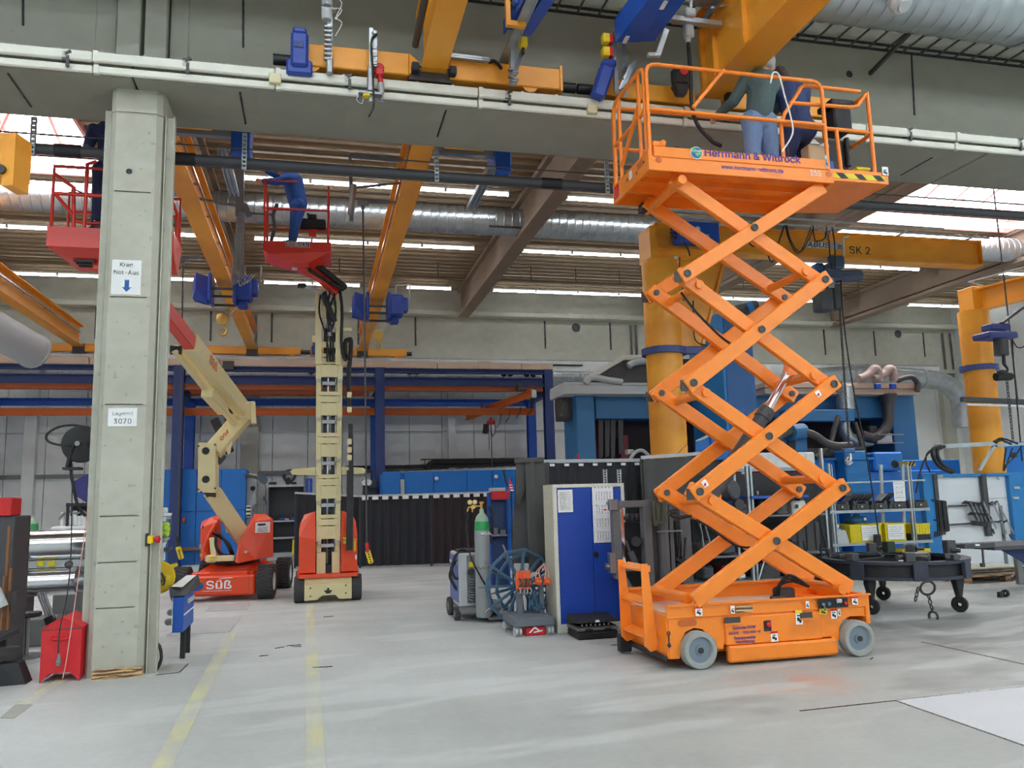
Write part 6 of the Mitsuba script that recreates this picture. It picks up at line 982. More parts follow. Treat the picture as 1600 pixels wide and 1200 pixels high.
solo('suction_hose', cat(pp([(262, 972, 11.6), (272, 970, 11.5), (281, 965, 11.5), (283, 959, 11.6), (276, 955, 11.9), (266, 957, 12.1)], 11.6, .045, 12)), 'm_grey', 'thick grey hose bend lying on the floor behind the blue tool cabinet', 'hose', smooth=50)

# ================================================================ FAR BAY: blue steel frame, rails, wall gear
fr_ = thing('steel_portal', 'navy steel portal that carries the light crane rails in front of the white wall', 'portal')
FX = [-9.45, -3.91, 1.83, 7.18]; Yf, Yr_ = 24.8, 27.0
def hbeam(p, q, w, h): return ibeam(p, q, w, h, .03, .02)
for x in FX:
    part(fr_, 'post', cat(box(x - .14, x + .14, Yf - .14, Yf - .11, 0, 5.72), box(x - .14, x + .14, Yf + .11, Yf + .14, 0, 5.72), box(x - .012, x + .012, Yf - .12, Yf + .12, 0, 5.72), box(x - .2, x + .2, Yf - .2, Yf + .2, 0, .03)), 'm_navy')
    part(fr_, 'post', cat(box(x - .14, x + .14, Yr_ - .14, Yr_ - .11, 0, 5.0), box(x - .14, x + .14, Yr_ + .11, Yr_ + .14, 0, 5.0), box(x - .012, x + .012, Yr_ - .12, Yr_ + .12, 0, 5.0)), 'm_blue')
    part(fr_, 'side_beam', hbeam((x, Yf, 5.02), (x, Yr_, 5.02), .2, .26), 'm_navy')
for a, b in zip(FX[:-1], FX[1:]): part(fr_, 'front_beam', hbeam((a + .14, Yf, 5.31), (b - .14, Yf, 5.31), .2, .26), 'm_navy'); part(fr_, 'rear_beam', hbeam((a, Yr_, 4.92), (b, Yr_, 4.92), .2, .22), 'm_blue')
part(fr_, 'front_beam', hbeam((-15, Yf, 5.31), (FX[0], Yf, 5.31), .2, .26), 'm_navy'); part(fr_, 'top_beam', hbeam((-15, Yf, 5.64), (7.3, Yf, 5.64), .2, .14), 'm_navy')
ct = thing('cable_duct', 'long beige cable duct on top of the navy steel frame', 'cable duct'); ex_ = [-15, -9.3, -6.3, -2.8, .9, 3.6, 5.2, 6.3, 7.36]
for a, b in zip(ex_[:-1], ex_[1:]): part(ct, 'section', box(a + .01, b - .01, Yf - .12, Yf + .12, 5.715, 5.92, .008), 'm_beige')
parts(ct, 'joint_cover', [box(x - .2, x + .2, Yf - .14, Yf + .14, 5.715, 5.95, .01) for x in (-8.4, -3.05, 1.8, 5.1)], 'm_beige'); part(ct, 'junction_box', px(348, 564, 365, 577, Yf - .2, .1), 'm_iron')
rl_ = thing('crane_rail', 'long orange light crane rail hung low under the navy frame', 'crane rail')
for z0, z1, Y, m in ((4.34, 4.56, 25.5, 'm_rail'),): part(rl_, 'profile', cat(box(-15, 6.9, Y - .05, Y + .05, z0, z0 + .04), box(-15, 6.9, Y - .035, Y - .005, z0, z1), box(-15, 6.9, Y - .06, Y + .06, z1 - .05, z1), box(-15, 6.9, Y - .05, Y - .03, z0 + .05, z0 + .14)), m)
part(rl_, 'hanger', cat(*[box(x - .03, x + .03, 25.47, 25.53, 4.56, 4.89) for x in (-9.45, -3.91, 1.83, 6.8)]), 'm_iron')
rl2 = thing('crane_rail', 'brown light crane rail just under the front beam of the navy frame', 'crane rail'); part(rl2, 'profile', cat(box(-15, 7.0, 24.72, 24.88, 5.02, 5.06), box(-15, 7.0, 24.76, 24.80, 5.0, 5.17), box(-15, 7.0, 24.74, 24.86, 5.13, 5.178)), mat('m_railbrown', (150, 76, 40), .5) or 'm_railbrown'); part(rl2, 'rear_profile', cat(box(-6.6, 1.6, 26.3, 26.42, 5.08, 5.12), box(-6.6, 1.6, 26.34, 26.38, 5.05, 5.36)), 'm_railbrown')
rb = thing('crane_bridge', 'slanting orange light crane bridge with a red chain hoist', 'crane'); a, b = atY(729, 656, 26.6), atY(833, 618, 24.3); part(rb, 'profile', cat(bar(a, b, .12, .05), bar(a + A(0, 0, .1), b + A(0, 0, .1), .04, .2), bar(a + A(0, 0, .19), b + A(0, 0, .19), .12, .04)), 'm_rail'); part(rb, 'end_stop', cbox(b + A(.02, -.02, .05), (.16, .08, .26), .02), 'm_lightgrey'); part(rb, 'hanger', cat(bar(b + A(-.35, .3, .2), b + A(-.35, .3, .42), .12, .1), bar(a + A(.4, -.6, .2), A(a[0] + .4, a[1] - .6, 4.82), .04, .04), cbox(b + A(-.3, .3, .25), (.3, .3, .1))), 'm_iron')
c = atY(767, 660, 25.8); part(rb, 'hoist', cat(cbox(c, (.26, .16, .14), .03), cbox(c + A(0, 0, .1), (.08, .08, .1))), 'm_red', label='red chain hoist'); part(rb, 'hoist_motor', tube(c + A(-.16, 0, -.06), c + A(-.2, 0, -.36), .09, 14), 'm_dark', smooth=40); part(rb, 'chain', cat(tube(c + A(0, 0, -.06), c + A(.02, 0, -2.1), .016, 6), tube(c + A(-.08, 0, -.06), c + A(-.07, 0, -.9), .012, 6)), 'm_darksteel'); part(rb, 'cable', cat(*[pp(q, 25.4, .012) for q in ([(783, 645), (781, 660), (776, 668)], [(797, 641), (795, 652), (790, 660)], [(814, 634), (812, 645), (806, 654)], [(833, 625), (831, 640), (825, 647)], [(772, 655), (774, 672), (770, 682), (768, 675)])]), 'm_dark', smooth=50)
fl = thing('twin_spotlights', 'pair of small dark spotlights on top of the navy frame', 'spotlight')
for x, y in ((486, 580), (640, 581), (651, 581), (787, 584), (797, 584), (823, 585), (833, 585)):
    c = atY(x, y, 25.2); part(fl, 'spotlight', lathe([(.03, .06), (.09, -.04), (.09, -.06), (1e-4, -.05)], c, A(0, -.5, .86), 14), 'm_dark', smooth=40); part(fl, 'stem', tube(c, A(c[0], 25.2, 5.43), .012, 6), 'm_dark')
# conduits and cable ladder on the back wall
cl_ = thing('cable_ladder', 'dark cable ladder with bent conduits on the white wall above the blue housing', 'cable ladder'); Yw = 27.3
part(cl_, 'rail', cat(*[bar(atY(657, y, Yw), atY(857, y - 2, Yw), .05, .05) for y in (718, 727)]), 'm_iron'); parts(cl_, 'rung', [bar(atY(x, 718, Yw), atY(x, 727, Yw), .03, .03) for x in range(664, 856, 13)], 'm_iron'); part(cl_, 'conduit', cat(pp([(669, 738), (669, 729), (676, 723), (700, 722), (857, 719)], Yw - .1, .09, 8, 4), pp([(540, 731), (700, 728), (857, 724)], Yw - .06, .06, 8, 2)), 'm_dark', smooth=50); part(cl_, 'clip', cat(*[bar(atY(x, 728, Yw - .1), atY(x, 738, Yw), .04, .04) for x in (674, 690, 731, 774)]), 'm_iron')
# blue enclosures and their duct
be = thing('machine_enclosure', 'big bright blue sheet metal enclosure behind the boom lift', 'enclosure')
for x0, x1 in ((180, 306), (306, 345), (345, 383)): part(be, 'panel', px(x0 + .4, 734, x1 - .4, 860, 25.3, .06, .01, z0=0.0), 'm_sky')
part(be, 'roof', px(180, 734, 383, 736, 25.31, 1.4), 'm_sky'); part(be, 'side', box(atY(383, 800, 25.3)[0] - .06, atY(383, 800, 25.3)[0], 25.3, 26.7, 0, atY(383, 735, 25.3)[2]), 'm_sky'); part(be, 'seam', px(180, 799, 383, 799.8, 25.28, .02), 'm_navy'); part(be, 'rail', px(284, 855.5, 316, 860, 24.9, .3), 'm_rust'); part(be, 'switch_box', cat(px(284, 808, 290, 818, 24.6, .1, .01)), 'm_iron'); part(be, 'red_switch', px(285.5, 810, 288.5, 815, 24.57, .03), 'm_red')
bh = thing('machine_housing', 'long bright blue machine housing above the black welding curtains', 'enclosure')
for x0, x1 in ((598, 626), (632, 678), (678, 730), (730, 770), (770, 812)): part(bh, 'panel', px(x0 + .2, 737 + (x0 - 600) * -.02, x1 - .2, 800, 23.0, .08, .01, z0=.8), 'm_sky')
part(bh, 'body', px(598, 737, 812, 800, 23.1, 1.2, 0, z0=0), 'm_sky'); part(bh, 'downpipe', px(626, 749, 632, 774, 22.95, .08), 'm_lightgrey'); parts(bh, 'lamp', [ball(atY(x, y, 22.9), .06, 10) for x, y in ((682, 748), (775, 745))], 'm_white', True)
t = duct('thin silver duct lying on the long blue housing', atY(609, 744, 23.4), atY(812, 735, 23.4), .125, cuffs=[.35, 2.2, 3.4], pitch=.3); part(t, 'elbow', hull([atY(x, y, 23.3) for x, y in ((612, 747), (622, 741), (630, 747))] + [atY(x, y, 23.5) for x, y in ((612, 747), (622, 741), (630, 747))]), 'm_dark')
mb = thing('wall_machine', 'small dark wall machine with white gauges between the blue posts', 'machine'); part(mb, 'body', cat(px(566, 749, 588, 754, 24.2, .2), px(577, 754, 587, 762, 24.2, .2), px(567, 758, 588, 790, 24.4, .2, z0=0)), 'm_darksteel'); parts(mb, 'gauge', [lathe([(.09, 0), (.09, .03), (1e-4, .03)], atY(x, 754, 24.2), A(0, -1, 0), 14) for x in (570, 576)], 'm_white'); part(mb, 'post', px(580, 733, 583, 750, 24.3, .1), 'm_dark')
# welding curtains
def curtain(label, x0, x1, yt0, yt1, Yc, zb, m, waves=9, amp=.035, tags=0, Y2=None, tag_m='m_white', rail=True, hang=.0):
    t = thing('welding_curtain', label, 'curtain', None); p, q = atY(x0, yt0, Yc), atY(x1, yt1, Y2 or Yc); n = waves * 8; s = np.linspace(0, 1, n + 1); d = unit((q - p) * A(1, 1, 0)); nn = A(d[1], -d[0], 0); V = []
    for k, zz in enumerate((0, .3, 1)):
        for off in (0, .006):
            V.append(p[None, :2] + (q - p)[None, :2] * s[:, None] + nn[:2] * (amp * (.4 + .6 * zz) * np.sin(s[:, None] * waves * 2 * np.pi + zz * .6) + off)); 
    zt = p[2] + (q[2] - p[2]) * s; rows = []
    for k, zz in enumerate((0, .3, 1)):
        z = zt * (1 - zz) + zb * zz
        for o in (0, 1): rows.append(np.c_[V[2 * k + o], z])
    m_ = n + 1; v = np.vstack(rows); i = np.arange(n); f = []
    for a, b in ((0, 2), (2, 4), (3, 1), (5, 3), (1, 0), (4, 5)): f += [np.stack([a * m_ + i, a * m_ + i + 1, b * m_ + i + 1], 1), np.stack([a * m_ + i, b * m_ + i + 1, b * m_ + i], 1)]
    part(t, 'cloth', (v, np.vstack(f)), m, True)
    if rail: part(t, 'rail', bar(p + A(0, 0, .03), q + A(0, 0, .03), .05, .05, ext=.02), 'm_lightgrey')
    if tags: parts(t, 'clip', [cbox(p + (q - p) * ((k + .5) / tags) + nn * -.05 * (1 if nn[1] > 0 else -1) + A(0, 0, -.03), (.16 if Yc > 15 else .075, .02, .09 if Yc > 15 else .04), .004, math.atan2(d[1], d[0])) for k in range(tags)], tag_m)
    for r_ in (p, q): part(t, 'post', tube((r_[0], r_[1] + .05, 0), (r_[0], r_[1] + .05, r_[2] + .03), .025, 8), 'm_iron')
    return t
curtain('black welding curtain to the right of the mast lift', 563, 673, 777, 774, 21.3, .05, 'm_curtain', 8, .04, 7, 21.0)
curtain('brownish black welding curtain between the black one and the gas cylinder', 674, 768, 774, 771, 20.95, .06, 'm_curtain_brown', 7, .04, 6, 20.7)
curtain('dark welding curtain seen behind the mast of the mast lift', 462, 562, 772, 777, 22.2, .05, 'm_curtain', 8, .05, 0, 21.6)
curtain('black welding curtain with white clips behind the blue cabinet door', 850, 1004, 724, 722, 11.6, .06, 'm_curtain', 9, .025, 7)
curtain('dark grey leather curtain below the yellow jib crane column', 1004, 1092, 718, 712, 11.3, .06, 'm_hide', 3, .03, 0)
# gathered hide
gh = thing('welding_curtain', 'gathered grey leather curtain whose lower end hangs over the orange clamps', 'curtain'); Yh = 10.75
part(gh, 'rail', cat(bar(atY(804, 720, Yh), atY(849, 718, Yh), .05, .06), px(804, 715, 849, 720, Yh + .02, .02)), 'm_iron')
part(gh, 'cloth', cat(*[hull([atY(x, y, Yh + d) for x, y, d in q]) for q in ([(806, 722, 0), (824, 721, .06), (822, 760, .05), (808, 800, .05), (806, 770, -.02), (806, 722, .03), (810, 790, .08)], [(820, 721, .03), (834, 720, -.04), (838, 780, -.06), (827, 890, -.1), (828, 800, .05), (832, 760, .06)], [(830, 720, 0), (850, 720, .04), (855, 790, .0), (853, 850, -.05), (846, 895, -.12), (826, 893, -.15), (830, 880, -.05), (836, 800, -.08)], [(806, 730, .12), (858, 722, .14), (858, 880, .12), (800, 880, .15), (800, 870, .17), (858, 722, .17)])]), 'm_hide', smooth=40)
# workshop shelf at the back, wall lamp, balancer
sh = thing('wall_shelf', 'grey shelf unit with small boxes against the back wall left of the mast lift', 'shelf'); Ys = 25.2
part(sh, 'top', px(417, 757, 476, 760.5, Ys, .6), 'm_lightgrey'); part(sh, 'back', px(417, 760, 476, 866, Ys + .55, .04, z0=.02), 'm_darksteel'); parts(sh, 'board', [px(417, y, 476, y + 2.5, Ys, .55) for y in (813, 839.5)] + [px(417, 864, 476, 866, Ys, .55, z0=.02)], 'm_lightgrey'); part(sh, 'side', cat(px(474, 742, 477, 866, Ys, .55, z0=0), px(417, 757, 419, 866, Ys, .55, z0=0)), 'm_grey')
for k, (x, w, h, m, l) in enumerate(((427, 5, 5, 'm_black', 'black box'), (437, 7, 4, 'm_blue', 'blue box'), (445, 6, 3, 'm_beige', 'beige box'), (455, 9, 5, 'm_blue', 'wider blue box'), (466, 8, 9, 'm_wood', 'brown box'))): solo('shelf_box', px(x, 813 - h, x + w, 812.9, Ys + .05, .3, .01), m, f'{l} on the upper board of the grey shelf unit', 'box')
solo('machine_part', cat(px(446, 751, 453, 757, Ys + .1, .3, .03), px(454, 753, 463, 757, Ys + .1, .3, .02), px(449, 746, 453, 752, Ys + .2, .1, .02)), 'm_dark', 'dark machine part on top of the grey shelf unit', 'machine part'); solo('lever_tool', cat(px(420, 753, 432, 757, Ys + .1, .2, .02)), 'm_iron', 'low dark tool at the left end of the shelf top', 'tool')
t = thing('wall_lamp', 'round grey wall lamp above the grey shelf unit', 'lamp'); c = atY(452, 743.5, 27.6); part(t, 'guard', ring(c, (0, 1, 0), .18, .035, 20, 8), 'm_darksteel', True); part(t, 'glass', ball(c, .13, 14, (1, .5, 1)), 'm_lightgrey', True)
bn = thing('spring_balancer', 'dark spring balancer with a hook tool hanging beside the blue enclosure', 'balancer'); Yn = 24.4; c = atY(410, 749, Yn)
part(bn, 'housing', cat(hull([c + A(x, y, z) for x, z in ((-.16, .06), (-.05, .16), (.1, .12), (.15, -.02), (.06, -.16), (-.05, -.1)) for y in (-.08, .08)])), mat('m_slate', (70, 86, 98), .5) or 'm_slate'); part(bn, 'arm', cat(bar(atY(384, 742, Yn), c, .06, .08), bar(atY(384, 742, Yn), A(atY(384, 742, Yn)[0], 26.0, atY(384, 742, Yn)[2]), .06, .08)), 'm_iron'); part(bn, 'cord', cat(pp([(415, 758), (415, 775), (413, 782)], Yn, .012), pp([(413, 775), (412, 780), (416, 783), (415, 788)], Yn, .014)), 'm_dark', smooth=50); part(bn, 'tool', cat(px(412, 785, 417, 806, Yn, .1, .02), px(408, 793, 412, 804, Yn, .1, .02)), 'm_grey')
mc = thing('drill_press', 'grey machine post with white drawers at the right end of the blue enclosure', 'machine'); part(mc, 'column', px(384, 740, 400, 850, 25.6, .4, .02, z0=0), 'm_lightgrey'); part(mc, 'knob', ball(atY(395, 763, 25.5), .07, 10), 'm_dark', True); part(mc, 'drawers', px(384, 790, 392, 808, 25.3, .3, .01), 'm_white'); parts(mc, 'drawer_slot', [px(384.5, y, 391.5, y + 2.5, 25.28, .02) for y in (792, 798, 804)], 'm_dark'); part(mc, 'arm', pp([(396, 800), (398, 790), (402, 785)], 25.5, .03), 'm_steel', smooth=50)
solo('post_pair', cat(px(477.5, 749, 482, 772, 24.6, .12, .01, z0=0), px(483.5, 748, 488, 772, 24.6, .12, .01, z0=0), px(477, 747.5, 488.5, 750, 24.58, .16)), 'm_blue', 'pair of short blue steel posts left of the mast', 'post')
solo('floor_sign', hull([atY(x, y, Y) for x, y, Y in ((456, 867, 23.4), (466, 867, 23.4), (457, 843, 23.5), (466, 843, 23.5), (457, 843, 23.53), (466, 843, 23.53), (456, 867, 23.6), (466, 867, 23.6))]), 'm_yellowbox', 'yellow upright plastic panel on the floor left of the mast lift', 'panel')
# ================================================================ MIDDLE: cabinet door, welder, gas cylinder, dolly
wd = thing('welding_machine', 'blue and grey welding machine on wheels beside the tall gas cylinder', 'welding machine'); Yw = 11.35
a, b = atY(717, 900, Yw)[0], atY(745, 900, Yw)[0] + .18; zt_ = atY(730, 864, Yw)[2]; zb = .18
part(wd, 'body', cat(box(a, b, Yw, Yw + .75, zb, zt_, .02)), 'm_lightgrey'); part(wd, 'side_panel', box(a - .012, a, Yw + .04, Yw + .72, zb + .06, zt_ - .04, .004), 'm_navy' if 0 else 'm_weldblue' if 'm_weldblue' in scene else (mat('m_weldblue', (92, 112, 170), .45) or 'm_weldblue')); part(wd, 'stripe', box(a - .016, a - .011, Yw + .04, Yw + .72, zt_ - .16, zt_ - .12), 'm_lightgrey'); part(wd, 'top_tray', box(a + .04, b - .04, Yw + .1, Yw + .6, zt_, zt_ + .03), 'm_dark')
part(wd, 'front_panel', px(730, 868, 744, 942, Yw - .02, .02), 'm_grey'); part(wd, 'warning_label', px(732.5, 878, 740, 886.5, Yw - .025, .006), 'm_yellowbox'); part(wd, 'wire_feed_plug', cat(tube(atY(736, 893, Yw - .01), atY(735, 894, Yw - .1), .04, 14)), 'm_black', smooth=40); part(wd, 'hose_coil', cat(*[ring(atY(737.5, y, Yw - .04), (.2, -.3, 1), .05, .012, 14, 6) for y in range(904, 940, 4)]), 'm_grey', True)
for x, Y, r in ((a - .02, Yw + .65, .13), (a - .02, Yw + .08, .09), (b + .1, Yw + .1, .09)):
    k = part(wd, 'wheel', lathe([(.02, -.03), (r * .6, -.035), (r, -.03), (r, .03), (r * .6, .035), (.02, .03)], (x, Y, r), A(1, .1, 0), 22), 'm_rubber', smooth=35); part(k, 'hub', tube((x - .04, Y, r), (x + .04, Y, r), r * .5, 14), 'm_grey', smooth=40)
part(wd, 'base', cat(box(a, b + .25, Yw - .18, Yw + .75, .12, .18, .01), box(a + .35, b + .28, Yw - .32, Yw + .02, .035, .06)), 'm_grey'); part(wd, 'cable', cat(pp([(740, 868), (728, 864), (718, 872), (707, 885), (703, 900), (708, 912), (714, 922)], Yw + .1, .02), pp([(736, 866), (722, 864), (712, 868), (706, 888), (710, 902), (717, 904)], Yw + .05, .02), pp([(732, 862), (722, 858), (714, 862)], Yw + .1, .018)), 'm_dark', smooth=50)
gx = atY(754.5, 900, 11.15)[0]; gc = gas_cylinder('tall grey gas cylinder with a green shoulder and brass regulator strapped to the welding machine', gx, 11.15, .105, 1.46, 'm_green')
for k in (gc,):
    M = np.eye(4); M[2, 3] = .058
    for q in [q for q in scene if q.startswith(gc + '__')]: scene[q]['to_world'] = T(M)
zc = 1.46 + .058; rg = A(gx, 11.15, zc)
part(gc, 'valve', cat(tube(rg + A(0, 0, -.02), rg + A(0, 0, .08), .02, 12), tube(rg + A(-.03, 0, .085), rg + A(.03, 0, .085), .018, 12), tube(rg + A(0, 0, .04), rg + A(-.12, 0, .04), .013, 10)), 'm_brass', smooth=40); part(gc, 'regulator', cat(tube(rg + A(-.12, -.03, .03), rg + A(-.12, .04, .03), .03, 16), tube(rg + A(-.18, 0, .03), rg + A(-.10, 0, .03), .014, 10), tube(rg + A(-.13, 0, .0), rg + A(-.13, 0, -.04), .012, 10), tube(rg + A(-.18, 0, .03), rg + A(-.2, 0, -.03), .012, 8)), 'm_brass', smooth=40)
for dx in (-.165, -.095): k = part(gc, 'gauge', lathe([(.034, .02), (.036, -.012), (.03, -.016), (1e-4, -.016)], rg + A(dx, -.01, .095), A(0, 1, 0), 18), 'm_brass', smooth=40); part(k, 'dial', lathe([(.028, 0), (.028, .002), (1e-4, .002)], rg + A(dx, -.027, .095), A(0, -1, 0), 16), 'm_cream')
part(gc, 'hose', pipe([rg + A(-.2, 0, -.03), rg + A(-.22, -.02, -.3), rg + A(-.19, -.12, -.62), rg + A(-.07, -.13, -.88), rg + A(.05, -.12, -1.1), rg + A(.12, -.05, -1.3)], .011, 6, 6), 'm_black', smooth=50); part(gc, 'lettering', text('ARCAL', .035, (gx - .045, 11.15 - .108, 1.17), bold=True, depth=.003), 'm_white'); part(gc, 'strap_chain', cat(*[ring(A(gx + .112 * math.sin(t_), 11.15 - .112 * math.cos(t_), .72 + .012 * (i % 2)), (math.cos(t_), math.sin(t_), .4 * (-1) ** i), .014, .004, 8, 5) for i, t_ in enumerate(np.linspace(-1.5, 1.5, 13))]), 'm_steel')
# steel-blue spoked reel frame with threaded tips
sp = thing('cable_reel_frame', 'large steel-blue spoked wheel frame leaning behind the dolly with orange clamps', 'wheel frame')
def spoked(Yp, c, R, n, ph, r=.016):
    c = atY(*c, Yp); rim = []; out = []
    for i in range(n): a_ = ph + i * 2 * np.pi / n; rim.append(c + A(R * math.cos(a_), .12 * math.cos(a_), R * math.sin(a_)))
    for i in range(n): out.append(bar(rim[i], rim[(i + 1) % n], 2 * r, 2 * r)); out.append(bar(c, rim[i], 2 * r, 2 * r)); 
    return c, rim, out
for k, (Yp, c, R) in enumerate(((10.5, (812, 915), .47), (10.75, (818, 914), .40))):
    c_, rim, ms = spoked(Yp, c, R, 11, .25 + .2 * k); parts(sp, 'spoke', ms, 'm_steelblue')
    parts(sp, 'threaded_tip', [tube(p - unit(p - c_) * .01, p + unit(p - c_) * .11, .012, 6) for p in rim[3:9]], 'm_steel')
    part(sp, 'hub', tube(c_ + A(0, -.1, 0), c_ + A(0, .12, 0), .07, 16), 'm_steelblue', smooth=40)
part(sp, 'foot', cat(bar(atY(800, 915, 10.6), A(atY(800, 960, 10.6)[0], 10.6, 0), .04, .04), bar(atY(826, 915, 10.7), A(atY(830, 960, 10.7)[0], 10.9, 0), .04, .04)), 'm_steelblue')
tg = thing('tube_heap', 'heap of steel-blue tubes lying on the dolly behind its posts', 'tubes'); rng = np.random.default_rng(8); px0, px1 = atY(822, 930, 10.2)[0], atY(846, 930, 10.2)[0]
parts(tg, 'tube', [tube(A(rng.uniform(px0, px1), rng.uniform(10.0, 10.35), rng.uniform(.24, .34)), A(rng.uniform(px0, px1), rng.uniform(10.0, 10.35), rng.uniform(.34, .62)), .018, 8) for _ in range(16)], 'm_steelblue')
dl = thing('platform_dolly', 'grey dolly on small casters with two posts carrying orange clamps', 'dolly'); a, b = atZ(806, 992, 0), atZ(864, 992, 0); Y0, Y1 = 9.75, 10.45; xa, xb = a[0] - .06, b[0] + .02
part(dl, 'deck', cat(box(xa, xb, Y0, Y1, .115, .215, .01), box(xa + .06, xb - .06, Y0 + .06, Y1 - .06, .2, .222)), mat('m_dolly', (96, 104, 112), .55) or 'm_dolly')
for x in (xa + .05, xb - .05):
    for y in (Y0 + .06, Y1 - .08): parts(dl, 'caster', [lathe([(.01, -.014), (.055, -.016), (.055, .016), (.01, .014)], (x + s * .022, y, .055), A(1, .15, 0), 18) for s in (-1, 1)] + [box(x - .02, x + .02, y - .02, y + .02, .06, .116)], 'm_lightgrey', 35)
for x0, x1 in ((808, 817), (843, 850)): part(dl, 'post', px(x0, 900, x1, 962, 10.1, .06, .005, z0=.214), 'm_dolly')
part(dl, 'cross_bar', px(806, 905, 852, 911, 10.08, .05), 'm_dolly')
for k, x in enumerate((809, 815, 820, 826)):
    cx_ = atY(x, 905, 10.02 - .02 * k); q = thing('beam_clamp', ('orange lifting clamp, leftmost on the dolly post', 'second orange lifting clamp from the left on the dolly post', 'third orange lifting clamp from the left on the dolly post', 'fourth orange lifting clamp from the left, beside the hide curtain')[k], 'clamp', 'orange clamps on the dolly')
    Yk = 10.02 - .02 * k; part(q, 'plate', cat(hull([A(cx_[0] + dx, y, atY(x, yy, Yk)[2]) for dx, yy in ((-.018, 893), (.025, 891), (-.03, 905), (.03, 915), (-.02, 922), (.01, 920)) for y in (Yk, Yk + .018)])), mat('m_clamp', (220, 92, 44), .5) or 'm_clamp'); part(q, 'shackle', ring((cx_[0] + .02, Yk - .01, atY(x, 908, Yk)[2] - .02), (1, .3, 0), .045, .012, 14, 6), 'm_darksteel', True); part(q, 'hook', pipe([(cx_[0] + .02, Yk, atY(x, 918, Yk)[2]), (cx_[0] + .03, Yk - .01, atY(x, 924, Yk)[2]), (cx_[0] + .015, Yk - .01, atY(x, 928, Yk)[2]), (cx_[0], Yk, atY(x, 926, Yk)[2])], .01, 6, 4), 'm_steel', smooth=50)
for k, x in enumerate((841, 855)):
    q = thing('lifting_shackle', ('orange shackle on a wire sling left of the cabinet edge', 'orange shackle on a wire sling next to the cabinet edge')[k], 'shackle', 'orange shackles'); Yk = 9.97; c = atY(x, 908, Yk); part(q, 'body', cat(cbox(c, (.07, .04, .09), .012), tube(c + A(-.03, 0, .0), c + A(.03, 0, -.02), .04, 12)), 'm_clamp'); part(q, 'sling', cat(pipe([c + A(-.03, .01, .03), c + A(-.01, .02, .12), atY(849, 882, Yk)], .008, 6, 3), pipe([c + A(.03, .01, .03), c + A(.02, .02, .12), atY(850, 880, Yk)], .008, 6, 3)), 'm_cord')
t = thing('parts_crate', 'red crate with white stripes under the dolly', 'crate'); Yk = 9.8; part(t, 'box', px(822, 977, 852, 991, Yk, .3, .01, z0=.0, z1=.105), 'm_red'); part(t, 'stripe', cat(*[hull([atY(x, y, Yk - .003) + A(0, d, 0) for x, y in q for d in (0, .003)]) for q in ([(826, 989), (829, 989), (838, 980), (835, 979)], [(834, 989), (848, 986), (848, 984), (834, 987)], [(838, 980), (845, 986), (842, 987), (836, 982)])]), 'm_white')
# cabinet with blue double door
cbn = thing('blue_cabinet', 'tall blue cabinet door in a white frame with a calendar hanging on it', 'cabinet'); Yd = 9.88
xa, xb, xc_ = atY(871, 990, Yd)[0], atY(984, 980, Yd)[0], 0; zt_ = atY(866, 757, Yd)[2]; fw = .045
part(cbn, 'frame', cat(box(xa, xa + fw, Yd - .02, Yd + .03, 0, zt_, .004), box(xb - fw, xb, Yd - .02, Yd + .03, 0, zt_, .004), box(xa, xb, Yd - .02, Yd + .03, zt_ - fw, zt_, .004), box(xa, xb, Yd - .02, Yd + .03, 0, .10, .004)), 'm_pale'); xm_ = xa + (xb - xa) * .53
part(cbn, 'body', cat(box(xa, xa + .02, Yd + .03, Yd + .45, 0, zt_), box(xb - .02, xb, Yd + .03, Yd + .45, 0, zt_), box(xa, xb, Yd + .42, Yd + .45, 0, zt_), box(xa, xb, Yd + .03, Yd + .45, zt_ - .03, zt_)), 'm_beigeside' if 'm_beigeside' in scene else (mat('m_beigeside', concrete((178, 176, 160), 3, .12), .6) or 'm_beigeside'))
dA = part(cbn, 'door', box(xa + fw, xm_ - .002, Yd - .008, Yd + .02, .10, zt_ - fw, .004), 'm_cabinet'); dB = part(cbn, 'door', box(xm_ + .002, xb - fw, Yd - .008, Yd + .02, .10, zt_ - fw, .004), 'm_cabinet'); kc = atY(927, 866.5, Yd - .01); part(dB, 'knob', lathe([(.035, 0), (.035, .015), (.018, .018), (.018, .035), (1e-4, .035)], A(xm_ + .03, Yd - .008, kc[2]), A(0, -1, 0), 18), 'm_black', smooth=40)
def sheet3(label, x0, y0, x1, y1, Y, rows, cat_='paper', name='wall_paper', rule='m_grey'):
    t = thing(name, label, cat_); a_, b_ = atY(x0, y0, Y), atY(x1, y1, Y); part(t, 'sheet', box(a_[0], b_[0], Y - .003, Y, b_[2], a_[2]), 'm_white'); w_, h_ = b_[0] - a_[0], a_[2] - b_[2]
    part(t, 'ruling', cat(*[box(a_[0] + w_ * u0, a_[0] + w_ * u1, Y - .0045, Y - .003, a_[2] - h_ * v - h_ * .012, a_[2] - h_ * v) for u0, u1, v in rows]), rule); return t, a_, b_
sheet3('white paper with a ruled table hung at the upper left of the blue cabinet door', 871, 765.5, 895.5, 800, Yd - .011, [(.12, .88, v) for v in np.arange(.12, .92, .085)] + [(.12, .5, v) for v in np.arange(.16, .9, .085)])
ca = thing('wall_calendar', 'large four month wall calendar on the right half of the blue cabinet door', 'calendar'); Yk = Yd - .012; a_, b_ = atY(924.5, 757, Yk), atY(961, 847, Yk); w_, h_ = b_[0] - a_[0], a_[2] - b_[2]
